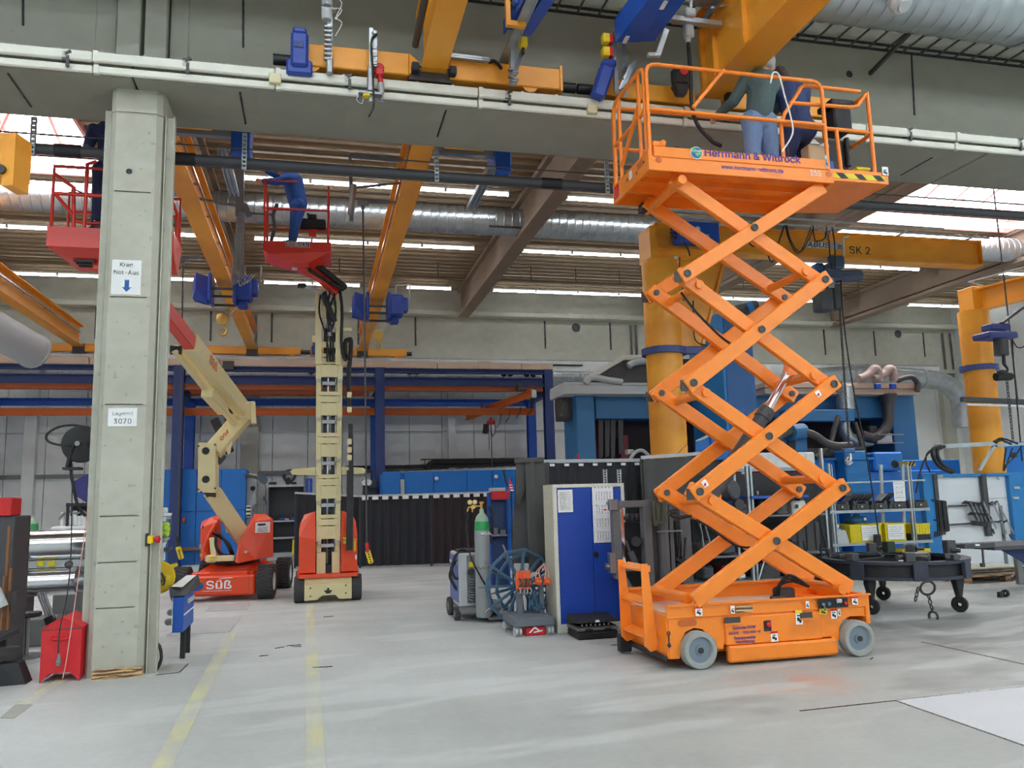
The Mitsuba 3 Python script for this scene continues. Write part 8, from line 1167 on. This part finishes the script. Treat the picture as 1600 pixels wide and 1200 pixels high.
# ================================================================ racks, fork mast, tool wall, turntable on the right
fm = thing('fork_mast', 'dark grey steel lifting mast standing behind the ladder of the scissor lift', 'lifting mast'); Yf = 9.3
part(fm, 'frame', cat(px(959, 782, 1020, 793, Yf, .12, .01), px(960, 790, 972, 905, Yf, .12, .01), px(1009, 785, 1022, 960, Yf, .14, .01, z0=0), px(956, 882, 1018, 893, Yf + .02, .1, .01)), 'm_mast' if 'm_mast' in scene else (mat('m_mast', concrete((92, 92, 94), 3, .12), .6) or 'm_mast')); part(fm, 'cylinder', cat(tube(A(atY(1036, 850, Yf + .1)[0], Yf + .1, 0), atY(1034, 790, Yf + .1), .07, 18), tube(A(atY(1036, 850, Yf + .1)[0], Yf + .1, 0), A(atY(1036, 850, Yf + .1)[0], Yf + .1, .6), .085, 18)), 'm_mast', smooth=40); part(fm, 'rail', cat(px(1022, 780, 1028, 960, Yf + .16, .1, z0=0), px(1049, 790, 1055, 960, Yf + .1, .1, z0=0), px(1066, 790, 1082, 960, Yf + .25, .1, z0=0), px(1012, 780, 1080, 788, Yf + .2, .12)), 'm_mast'); part(fm, 'chrome_guide', px(972, 795, 976, 882, Yf + .08, .04), 'm_chrome'); part(fm, 'pin', cat(tube(atY(948, 786, Yf + .05), atY(964, 786, Yf + .05), .02, 12), tube(atY(946, 885, Yf + .05), atY(960, 885, Yf + .05), .035, 12), px(954, 864, 963, 896, Yf - .02, .1, .005), px(953, 780, 966, 798, Yf - .02, .08, .01)), 'm_steel'); part(fm, 'brace', pw([(963, 893), (975, 893), (990, 920), (985, 930)], Yf + .03, .06), 'm_mast'); part(fm, 'roller', cat(tube(atY(994, 846, Yf + .05), atY(994, 846, Yf + .3), .06, 18), tube(atY(1006, 846, Yf + .15), atY(1006, 846, Yf + .35), .05, 18)), 'm_dark', smooth=40); part(fm, 'damper', cat(tube(atY(978, 845, Yf), atY(984, 862, Yf), .016, 8), bar(atY(985, 862, Yf), atY(996, 890, Yf), .07, .04, A(0, 1, 0))), 'm_darksteel'); part(fm, 'chain_guide', cat(px(976, 806, 1008, 813, Yf + .2, .1, .02), *[ball(atY(x, 808, Yf + .2), .045, 8) for x in (981, 988, 995, 1002)]), 'm_iron'); part(fm, 'back_plate', px(973, 815, 1060, 960, Yf + .45, .05, z0=0), 'm_dark'); part(fm, 'cross_rod', px(1027, 829, 1066, 831, Yf + .02, .03), 'm_steel')
part(fm, 'hook_rod', cat(*[cat(bar(atY(x, 840, Yf + .2), atY(x - 2, 870, Yf + .2), .02, .02), bar(atY(x - 6, 872, Yf + .15), atY(x + 6, 880, Yf + .15), .04, .04), px(x - 6, 878, x + 3, 888, Yf + .15, .08, .02)) for x in (1062, 1071)]), 'm_dark'); part(fm, 'control_loop', pp([(1047, 806), (1045, 800), (1055, 796), (1075, 795), (1085, 800), (1070, 806), (1050, 807)], Yf - .05, .012), 'm_dark', smooth=50)
sl_ = thing('lifting_sling', 'olive lifting sling looped over the top of the grey mast', 'sling'); part(sl_, 'strap', cat(*[pipe([atY(x0, y0, Yf - .06), atY(x1, y1, Yf - .08), atY(x2, y2, Yf - .08), atY(x3, y3, Yf - .06)], .022, 6, 5) for (x0, y0, x1, y1, x2, y2, x3, y3) in ((1022, 778, 1021, 800, 1026, 820, 1031, 772), (1024, 776, 1029, 815, 1036, 812, 1035, 774), (1033, 773, 1036, 795, 1037, 812, 1028, 818))]), mat('m_olive', (74, 76, 62), .85) or 'm_olive', smooth=50); part(sl_, 'tag', px(1029, 776, 1033, 784, Yf - .1, .006), 'm_green'); part(sl_, 'hook', px(1029, 770, 1034, 776, Yf - .09, .05, .01), 'm_lightgrey')
# dark clutter shelf behind the scissor lift
cs = thing('parts_rack', 'dark open rack with aluminium uprights behind the scissor lift', 'rack'); Yc = 10.6
parts(cs, 'upright', [px(x, y0, x + w, 930, Yc + d, .05, z0=0) for x, y0, w, d in ((1151, 700, 3, .1), (1172, 728, 3.5, 0), (1178, 728, 3, 0), (1252, 776, 3, .6), (1291, 700, 3, .5))], 'm_galv'); parts(cs, 'board', [px(1085, y, 1290, y + 3, Yc + .05, .5) for y in (805, 866, 905)], 'm_grey'); part(cs, 'back', px(1082, 740, 1300, 930, Yc + .65, .03, z0=0), 'm_dark'); part(cs, 'blue_plate', px(1175, 774, 1264, 778.5, Yc - .05, .35, .005), 'm_blue', label='blue plate with eye bolts'); parts(cs, 'eye_bolt', [ring(atY(x, 770, Yc + .05), (1, -1, 0), .028, .009, 14, 6) for x in (1184, 1221)], 'm_chrome', True)
t = thing('motor_drum', 'large dark motor drum on a blue base behind the lower scissor arms', 'motor'); c = atY(1136, 767, Yc); part(t, 'drum', lathe([(1e-4, -.14), (.12, -.14), (.14, -.12), (.14, .12), (.12, .14), (1e-4, .14)], c, A(.5, -1, .1), 26), 'm_darksteel', smooth=35); part(t, 'base', cat(px(1118, 785, 1158, 790, Yc - .05, .3, .01), hull([atY(x, y, Yc + d) for x, y in ((1108, 772), (1120, 752), (1126, 758), (1114, 782)) for d in (0, .1)])), 'm_blue'); part(t, 'boss', tube(atY(1152, 787, Yc - .1), atY(1156, 788, Yc - .2), .07, 14), 'm_iron', smooth=40); part(t, 'stand', px(1125, 790, 1150, 806, Yc, .2), 'm_iron')
t = thing('visor_hood', 'black curved hood lying on the rack behind the scissor lift', 'hood'); part(t, 'shell', hull([atY(x, y, Yc + d) for x, y in ((1210, 768), (1220, 758), (1245, 755), (1262, 756), (1250, 770), (1212, 773)) for d in (.05, .4)]), 'm_black')
rng = np.random.default_rng(12)
for k, (x, y, w, h, m, lab) in enumerate(((1092, 792, 22, 14, 'm_iron', 'dark iron casting leftmost on the upper board'), (1160, 788, 12, 17, 'm_lightgrey', 'pale grey box behind the aluminium uprights'), (1186, 780, 26, 25, 'm_dark', 'black coil of hose below the blue plate'), (1214, 786, 18, 19, 'm_darksteel', 'dark motor below the blue plate'), (1238, 782, 22, 23, 'm_pale', 'white perforated block below the blue plate'), (1090, 848, 24, 18, 'm_iron', 'pile of dark clamps on the middle board'), (1122, 853, 28, 13, 'm_darksteel', 'row of dark tools on the middle board'), (1184, 838, 30, 28, 'm_blue', 'blue crate on the middle board'), (1226, 846, 22, 20, 'm_dark', 'dark box on the middle board'), (1098, 886, 18, 19, 'm_darksteel', 'grey block on the lowest board'), (1128, 884, 20, 18, 'm_maroon', 'red box on the lowest board'), (1186, 880, 34, 25, 'm_iron', 'dark basket on the lowest board'), (1146, 896, 20, 9, 'm_white', 'white label box on the lowest board'), (1232, 884, 18, 21, 'm_navy', 'navy bin on the lowest board'))):
    q = thing('rack_item', lab + ' of the dark rack behind the lift', 'machine part'); part(q, 'body', px(x, y, x + w, y + h - .3, Yc + .08 + .02 * (k % 3), .28, .02), m); part(q, 'fitting', cat(tube(atY(x + w * .3, y + h * .4, Yc + .07), atY(x + w * .3, y + h * .4, Yc + .02), .03, 10), px(x + w * .55, y - 3, x + w * .8, y + 1, Yc + .15, .1, .01)), 'm_darksteel')
parts(cs, 'rod', [tube(atY(x, y, Yc - .05), atY(x2, y2, Yc - .02), .011, 6) for x, y, x2, y2 in ((1094, 818, 1104, 878), (1100, 815, 1112, 855), (1186, 905, 1196, 870), (1120, 840, 1128, 862))], 'm_galv'); part(cs, 'cable', cat(*[pp(q, Yc - .1, .014) for q in ([(1282, 850), (1284, 880), (1282, 905), (1295, 925)], [(1280, 810), (1290, 850), (1302, 890), (1322, 935)], [(1255, 845), (1260, 870), (1262, 900)], [(1090, 815), (1096, 840), (1090, 870)])]), 'm_dark', smooth=50)
solo('welding_curtain', cat(px(1234, 816, 1284, 935, Yc + .3, .02, z0=.02), *[px(x, 815, x + 3, 935, Yc + .27, .06, .01, z0=.02) for x in (1236, 1250, 1264, 1278)]), 'm_hide', 'dark grey curtain hanging right of the lowest scissor arms', 'curtain')
# shelf rack with yellow bins
sr = thing('shelf_rack', 'steel shelf rack with yellow bins between the scissor lift and the blue tool wall', 'shelf'); Ys = 13.3; D = .55
ups = [(1294, 724, 1309, 905), (1417, 726, 1433, 905)]
for x0, y0, x1, y1 in ups: part(sr, 'upright', cat(bar(atY(x0, y0, Ys), A(atY(x1, y1, Ys)[0], Ys, 0), .035, .05, A(0, 1, 0)), bar(atY(x0 + 4, y0 + 2, Ys), A(atY(x1, y1, Ys)[0] + .05, Ys, 0), .02, .05, A(0, 1, 0))), 'm_galv')
for x0, y0, x1 in ((1376, 726, 1383), (1410, 725, 1415)): part(sr, 'upright', bar(atY(x0, y0, Ys + D), A(atY(x1, 905, Ys + D)[0], Ys + D, 0), .06, .04, A(0, 1, 0)), 'm_galv')
ROW = (796, 846, 886); SX0, SX1 = 1290, 1452
zrow = [atY(1370, y, Ys)[2] for y in (797, 850, 904)]; xl, xr = atY(1284, 800, Ys)[0], atY(1452, 800, Ys)[0]
def board(z, x0=xl, x1=xr): part(sr, 'board', cat(box(x0, x1, Ys - .01, Ys + D, z - .025, z), box(x0, x1, Ys - .025, Ys - .01, z - .04, z + .012)), 'm_galv')
for y in (752, 797, 848, 902): board(atY(1365, y, Ys)[2] if y != 752 else atY(1365, 753, Ys)[2]) if y != 752 else part(sr, 'tie', bar(atY(1300, 755, Ys), atY(1445, 750, Ys), .03, .03), 'm_galv')
zB = [atY(1365, y, Ys)[2] for y in (797, 848, 902)]
def bin_(label, x0, x1, zb, h, Yb=Ys + .02, d=.45, ang=0.0, paper=(.25, .85), m='m_yellowbox', stack=True):
    X0, X1 = atY(x0, 850, Yb)[0], atY(x1, 850, Yb)[0]; t = thing('storage_bin', label, 'bin', 'yellow bins'); z = zb + .002
    mv = lambda ms: move(move(ms, (-X0, -Yb, 0)), (X0, Yb, 0), rotz(ang)) if ang else ms
    w = .012; part(t, 'shell', mv(cat(box(X0, X1, Yb, Yb + w, z, z + h), box(X0, X1, Yb + d - w, Yb + d, z, z + h), box(X0, X0 + w, Yb, Yb + d, z, z + h), box(X1 - w, X1, Yb, Yb + d, z, z + h), box(X0, X1, Yb, Yb + d, z, z + .01))), m); part(t, 'rim', mv(cat(box(X0 - .012, X1 + .012, Yb - .012, Yb + d + .012, z + h - .03, z + h - .018), box(X0 - .012, X1 + .012, Yb - .012, Yb, z + h - .03, z + h), box(X0 - .012, X0, Yb, Yb + d, z + h - .03, z + h), box(X1, X1 + .012, Yb, Yb + d, z + h - .03, z + h))), m); part(t, 'rib', mv(cat(*[box(x, x + .008, Yb - .008, Yb, z, z + h - .03) for x in np.linspace(X0 + .03, X1 - .04, 6)])), m)
    if paper: a0, a1 = X0 + (X1 - X0) * paper[0], X0 + (X1 - X0) * paper[1]; s = part(t, 'paper', mv(box(a0, a1, Yb - .016, Yb - .013, z + h * .12, z + h * .92)), 'm_white'); part(s, 'print', mv(cat(*[box(a0 + .02, a1 - .03 - .03 * (i % 3), Yb - .0175, Yb - .016, z + h * (.78 - .12 * i), z + h * (.78 - .12 * i) + .006) for i in range(5)])), 'm_grey')
    return t
bin_('yellow bin with a white paper, left on the middle board of the shelf rack', 1330, 1379, zB[1], .34, ang=.0, paper=(.35, .92)); bin_('yellow bin with a white paper, second on the middle board of the shelf rack', 1385, 1417, zB[1], .34, paper=(.1, .9)); bin_('small yellow bin with a paper, left on the lowest board of the shelf rack', 1306, 1352, zB[2], .28, paper=(.28, .92)); bin_('large yellow bin with a printed sheet, middle of the lowest board of the shelf rack', 1358, 1420, zB[2], .37, paper=(.5, .95)); bin_('yellow bin at the right end of the lowest board beside the blue post', 1432, 1462, zB[2], .36, paper=(.35, .9), d=.4); bin_('yellow bin behind the upright on the right of the middle board', 1428, 1455, zB[1] + .115, .2, paper=None, d=.4)
solo('storage_tray', px(1425, 847 - 14, 1456, 847.5, Ys + .03, .35, .02), 'm_dark', 'black plastic tray on the right of the middle board beside the blue post', 'tray'); solo('storage_tray', px(1412, 854, 1456, 864, Ys + .05, .35, .01) if 0 else box(atY(1412, 860, Ys)[0], atY(1456, 860, Ys)[0], Ys + .03, Ys + .4, zB[2] + .37 + .03, zB[2] + .47), 'm_yellowbox', 'shallow yellow tray marked 2 above the lowest bins', 'tray'); o = A(atY(1413, 860, Ys)[0], Ys + .026, zB[2] + .41); part('storage_tray_001', 'lettering', text('2', .05, o, bold=True, depth=.003), 'm_dark'); part('storage_tray_001', 'support', box(atY(1440, 860, Ys)[0], atY(1456, 860, Ys)[0], Ys + .3, Ys + .4, zB[2] + .002, zB[2] + .4), 'm_dark')
for k, x in enumerate((1302, 1333, 1362, 1391, 1425)):
    q = thing('machined_casting', ('dark machined casting, leftmost on the top board', 'second dark machined casting on the top board', 'third dark machined casting on the top board', 'fourth dark machined casting, below the hanging paper', 'last dark machined casting, beside the blue post')[k], 'casting', 'castings on the top board'); w_ = 27; z0 = zB[0] + .002; X0, X1 = atY(x, 785, Ys)[0], atY(x + w_, 785, Ys)[0]
    part(q, 'block', cat(box(X0, X1, Ys + .03, Ys + .3, z0, z0 + .10, .01), box(X0 + .02, X0 + .1, Ys + .02, Ys + .3, z0 + .08, z0 + .17, .01), box(X1 - .09, X1 - .02, Ys + .02, Ys + .3, z0 + .08, z0 + .16, .01)), 'm_darksteel'); part(q, 'flange', cat(box(X0 + .08, X1 - .08, Ys + .01, Ys + .03, z0 + .02, z0 + .12, .005), tube(((X0 + X1) / 2, Ys - .0, z0 + .07), ((X0 + X1) / 2, Ys + .03, z0 + .07), .04, 12)), 'm_iron'); part(q, 'boss', tube(((X0 + X1) / 2, Ys - .006, z0 + .07), ((X0 + X1) / 2, Ys, z0 + .07), .018, 8), 'm_lightgrey')
for k in range(9):
    x = 1328 + 6.2 * k + (14 if k > 5 else 0); z0 = zB[0] + .175; a0 = A(atY(x, 780, Ys)[0], Ys + .06, z0); solo('steel_plate', hull([a0 + A(dx, dy, dz) for dx, dz in ((0, 0), (.02, 0), (.17, .12), (.15, .13)) for dy in (0, .2)]), 'm_dark' if k != 6 else 'm_steel', 'thin steel plate leaning on the castings of the top board', 'plate', 'leaning plates on the top board')
for k, (x, m, lab) in enumerate(((1304, 'm_press', 'pale blue pump at the left of the middle board'), (1345, 'm_press', 'pale blue pump behind the left yellow bin'))):
    q = thing('pump', lab, 'pump'); z0 = zB[1] + .36 if k else zB[1]; X0 = atY(x, 830, Ys)[0]; hh = .30 if not k else .12
    part(q, 'body', cat(box(X0, X0 + .34, Ys + .2, Ys + .45, z0, z0 + hh, .04), tube((X0 + .17, Ys + .32, z0 + hh), (X0 + .17, Ys + .32, z0 + hh + .05), .06, 14)), m); part(q, 'gauge', lathe([(.03, 0), (.03, .02), (1e-4, .02)], (X0 + .25, Ys + .2, z0 + hh * .6), A(0, -1, 0), 14), 'm_white')
    if k: part(q, 'foot', cat(box(X0 + .02, X0 + .3, Ys + .46, Ys + .5, zB[1], z0 + .05)), 'm_darksteel')
q = thing('wrapped_part', 'part wrapped in clear plastic foil left of the yellow bins', 'parcel'); X0, X1 = atY(1302, 840, Ys)[0], atY(1327, 840, Ys)[0]; part(q, 'foil', hull([(X0, Ys + .0, zB[1] + .002), (X1, Ys + .0, zB[1] + .002), (X0, Ys + .18, zB[1] + .002), (X1, Ys + .18, zB[1] + .002), (X0 + .02, Ys + .03, zB[1] + .22), (X1 - .04, Ys + .03, zB[1] + .24), (X0 + .1, Ys + .1, zB[1] + .30), (X1 - .02, Ys + .15, zB[1] + .2)]), 'm_lightgrey'); part(q, 'knot', ball((X0 + .13, Ys + .06, zB[1] + .32), .045, 8), 'm_white')
sheet3('white list hung from the top tie of the shelf rack', 1395, 752.5, 1415.5, 783, Ys - .03, [(.1, .9, v) for v in (.1, .3, .55, .8)] + [(u, u + .12, v) for u in (.15, .4, .65) for v in np.arange(.36, .92, .09)], rule='m_grey')
# tool wall with hanging clamps
tw_ = thing('tool_wall', 'blue framed white partition with steel clamps hanging on it at the right edge', 'partition'); Yt = 13.9
pa, pb = atY(1455, 740, Yt), atY(1469, 900, Yt); part(tw_, 'frame', cat(px(1449, 739, 1471, 908, Yt - .1, .14, .01, z0=0), px(1469, 739, 1640, 744, Yt - .08, .14, .01), px(1585, 742, 1610, 908, Yt - .1, .14, .01, z0=0)), 'm_press_bright'); part(tw_, 'panel', px(1470, 743, 1587, 915, Yt, .05, .004, z0=.06), 'm_whitewall' if 'm_whitewall' in scene else (mat('m_whitewall', (216, 220, 224), .45) or 'm_whitewall')); part(tw_, 'seam', cat(px(1541.5, 778, 1588, 778.6, Yt - .004, .004), px(1568, 790, 1572, 900, Yt - .03, .04)), 'm_grey'); parts(tw_, 'rail', [bar(atY(1482, 791, Yt - .06), atY(1556, 788, Yt - .06), .03, .03), bar(atY(1483, 820, Yt - .06), atY(1558, 815, Yt - .06), .03, .03)], 'm_darksteel'); part(tw_, 'post', cat(px(1460, 741, 1466, 780, Yt - .13, .05), px(1539, 741, 1546, 838, Yt - .1, .08)), 'm_darksteel'); parts(tw_, 'bracket', [px(x, y, x + 9, y + 4, Yt - .14, .1, .005) for x, y in ((1465, 742), (1585, 760), (1584, 776))], 'm_lightgrey'); part(tw_, 'small_hook', pp([(1558, 742), (1559, 748), (1562, 750)], Yt - .03, .008), 'm_steel')
def fclamp(label, x0, y0, x1, y1, m='m_dark', w=.022, group='clamps hanging on the tool wall', k=0):
    q = thing('bar_clamp', label, 'clamp', group); Yk = Yt - .12 - .015 * k; a0, b0 = atY(x0, y0, Yk), atY(x1, y1, Yk); d = unit(b0 - a0); n = A(-d[2], 0, d[0])
    part(q, 'bar', bar(a0, b0, .012, w, n), m); part(q, 'jaw', cat(bar(a0, a0 - n * .10 * np.sign(n[0] or 1) * 1.0, .02, .03, A(0, 1, 0)), bar(a0 + d * .42 * np.linalg.norm(b0 - a0) * 1.4, a0 + d * .42 * np.linalg.norm(b0 - a0) * 1.4 - n * np.sign(n[0] or 1) * .09, .02, .04, A(0, 1, 0))), 'm_dark'); part(q, 'screw', bar(b0 - d * .04 - n * np.sign(n[0] or 1) * .09, b0 + d * .06 - n * np.sign(n[0] or 1) * .10, .025, .025), 'm_iron')
for k in range(9): fclamp('steel bar clamp in the slanting row on the white tool wall', 1509 + 3.4 * k, 783 + .4 * k, 1524 + 3.0 * k, 813 + .3 * k, 'm_dark' if k % 2 else 'm_steel', k=k % 3)
fclamp('long steel bar clamp right of the slanting row', 1536, 783, 1557, 826, 'm_steel', .028); fclamp('long steel bar clamp hanging apart at the right of the post', 1551, 784, 1573, 834, 'm_steel', .03); fclamp('longest steel bar clamp at the right end of the row', 1558, 783, 1584, 834, 'm_steel', .03)
for k in range(5): fclamp('heavy black bar clamp in the bundle beside the blue post', 1463 + 3.4 * k, 781 + .5 * k, 1468 + 3.6 * k, 834 - k, 'm_black', .05, 'black clamps beside the blue post', k % 2)
bn_ = thing('work_table', 'blue and dark steel work table jutting in at the right edge', 'table'); Yb = 10.8
part(bn_, 'top', cat(px(1507, 849, 1555, 856.5, Yb, .1, .005), px(1553, 851, 1680, 857, Yb + .02, 1.0, .005)), 'm_darksteel'); part(bn_, 'apron', pw([(1562, 857), (1660, 857), (1660, 905), (1612, 885)], Yb + .3, .04), 'm_navy'); part(bn_, 'plate', px(1524, 850, 1531, 853, Yb - .005, .005), 'm_white'); part(bn_, 'hook', cat(pp([(1535, 857), (1536, 870), (1537, 882)], Yb + .04, .016), px(1534.5, 880, 1540, 886, Yb + .02, .05, .005)), 'm_iron'); part(bn_, 'leg', cat(px(1592, 857, 1600, 950, Yb + .8, .07, z0=0), px(1640, 857, 1650, 950, Yb + .3, .07, z0=0)), 'm_steel')
# round turntable frame
tt = thing('turntable_frame', 'big dark round steel frame on casters behind the scissor lift', 'turntable'); ctr = A(atY(1398, 925, 10.1)[0], 10.1, 0); R1 = .98
z1, z0 = .62, .44
for zz, rr_, h in ((.66, R1, .04), (.46, R1, .04)): part(tt, 'ring', lathe([(rr_ - .12, zz), (rr_, zz), (rr_, zz + h), (rr_ - .12, zz + h), (rr_ - .12, zz)], ctr, Z, 48), 'm_frame' if 'm_frame' in scene else (mat('m_frame', (46, 52, 66), .5) or 'm_frame'), smooth=30)
part(tt, 'web', lathe([(R1 - .07, .5), (R1 - .06, .5), (R1 - .06, .66), (R1 - .07, .66)], ctr, Z, 48), 'm_dark', smooth=30)
parts(tt, 'plate', [move(box(-.09, .09, -.03, .02, .46, .68, .005), ctr + A(R1 * math.cos(a_), R1 * math.sin(a_), 0), rotz(a_ + np.pi / 2)) for a_ in np.arange(8) * np.pi / 4 - 1.9], 'm_frame'); parts(tt, 'spoke', [bar(ctr + A(0, 0, .5), ctr + A(R1 * .95 * math.cos(a_), R1 * .95 * math.sin(a_), .5), .07, .07) for a_ in np.arange(6) * np.pi / 3 + .2], 'm_frame')
for a_ in (-1.0, 1.1, 2.9, -2.6):
    c = ctr + A(.82 * math.cos(a_), .82 * math.sin(a_), 0); k = part(tt, 'caster', lathe([(.03, -.03), (.10, -.03), (.105, 0), (.10, .03), (.03, .03)], c + A(0, 0, .105), A(.8, .5, 0), 22), 'm_black', smooth=35); part(k, 'fork', cat(hull([c + A(x, y, z) for x in (-.06, .06) for y in (-.05, .05) for z in (.40, .46)] + [c + A(.02, 0, .12), c + A(-.03, 0, .14), c + A(.0, .04, .12), c + A(0, -.04, .12)])), 'm_dark')
part(tt, 'tooling', cat(*[cat(box(-.06, .06, -.05, .05, .70, .70 + h), tube((0, 0, .74), (.16, .02, .76), .03, 10)) if 0 else move(cat(box(-.07, .07, -.06, .06, .699, .699 + h, .01), tube((-.02, -.08, .76), (.05, -.16, .76), .03, 10)), ctr + A(r_ * math.cos(a_), r_ * math.sin(a_), 0), rotz(a_)) for a_, r_, h in ((-.1, .9, .20), (-2.0, .9, .12), (-1.3, .9, .08), (2.2, .92, .1), (1.2, .92, .14), (-2.8, .9, .1), (.6, .9, .12))]), 'm_darksteel')
part(tt, 'green_fixture', move(box(-.07, .07, -.07, .07, .699, .86, .01), ctr + A(.55, .75, 0)), mat('m_darkgreen', (42, 62, 46), .6) or 'm_darkgreen'); part(tt, 'shaft', cat(tube(ctr + A(-.25, -.6, .75), ctr + A(-.1, -.85, .75), .06, 14), tube(ctr + A(.25, .2, .58), ctr + A(.6, .15, .58), .05, 14)), 'm_steel', smooth=40); part(tt, 'cable', cat(*[pipe([ctr + A(-.8, .3 * i, .70), ctr + A(-.3, .5 * i + .3, .72), ctr + A(.3, .55, .71), ctr + A(.8, .2 * i, .71)], .012, 6, 5) for i in (-1, 0, 1)]), 'm_black', smooth=50)
c = atY(1450, 925, 9.1); part(tt, 'shackle_chain', cat(ring(c + A(0, 0, .05), (.3, 1, .3), .09, .016, 18, 6), chain(c + A(-.02, -.02, -.02), c + A(.02, -.02, -.22), .03, .07), chain(c + A(-.14, 0, .06), c + A(-.2, 0, -.10), .03, .07), ring(c + A(.02, -.03, -.30), (1, .3, 0), .06, .016, 14, 6)), 'm_rust' if 0 else 'm_iron')
# pallet with planks and a small trolley at the far right
pa_ = thing('pallet', 'wooden pallet loaded with flat boards at the right edge', 'pallet'); Yq = 12.0; X0, X1 = atY(1518, 950, Yq)[0], atY(1640, 950, Yq)[0]
parts(pa_, 'block', [box(x, x + .12, Yq + y, Yq + y + .12, 0, .10) for x in (X0, (X0 + X1) / 2, X1 - .12) for y in (.05, .45, .85)], 'm_wood'); parts(pa_, 'slat', [box(X0, X1, Yq + y, Yq + y + .12, .10, .125) for y in np.arange(.03, 1.0, .19)], 'm_wood')
for k in range(5): solo('flat_board', move(box(-.75, .62, -.4, .4, .127 + .021 * k, .146 + .021 * k), ((X0 + X1) / 2 + .03 * (k % 3), Yq + .5 + .02 * k, 0), rotz(.04 * (k - 2))), ('m_beigeside', 'm_iron', 'm_wood', 'm_darksteel', 'm_beigeside')[k], ('pale board at the bottom of the pile on the pallet', 'dark sheet second from the bottom on the pallet', 'brown board in the middle of the pile on the pallet', 'dark sheet second from the top on the pallet', 'pale board on top of the pile on the pallet')[k], 'board', 'boards on the pallet')
t = thing('low_trolley', 'low dark trolley with a pale wooden corner block at the right edge', 'trolley'); Yq = 10.3; part(t, 'deck', px(1571, 938, 1680, 956, Yq, .6, .01), 'm_frame'); part(t, 'corner_block', px(1555, 941, 1571, 960, Yq + .1, .12), 'm_wood'); part(t, 'caster', cat(lathe([(.02, -.02), (.055, -.02), (.055, .02), (.02, .02)], A(atY(1575, 965, Yq + .1)[0], Yq + .1, .055), A(1, .4, 0), 16), box(atY(1573, 960, Yq)[0] - .01, atY(1578, 960, Yq)[0], Yq + .07, Yq + .13, .08, atY(1575, 950, Yq)[2] + .03)), 'm_dark')
# white cloth scrap and debris on the floor
for k, (x, y, l, a_) in enumerate(((430, 1013, .12, .6), (448, 1009, .16, .1), (456, 1010, .12, -.4), (405, 1025, .10, .1), (488, 1043, .2, -.1), (506, 964, .14, .3), (955, 1008, .1, .1), (1360, 1030, .1, .7), (705, 964, .1, -.5))):
    c = atZ(x, y, .004); solo('wire_offcut', tube(c, c + A(l * math.cos(a_), l * math.sin(a_), 0), .004, 6), 'm_dark', 'thin wire offcut lying on the concrete floor', 'wire', 'wire offcuts on the floor')
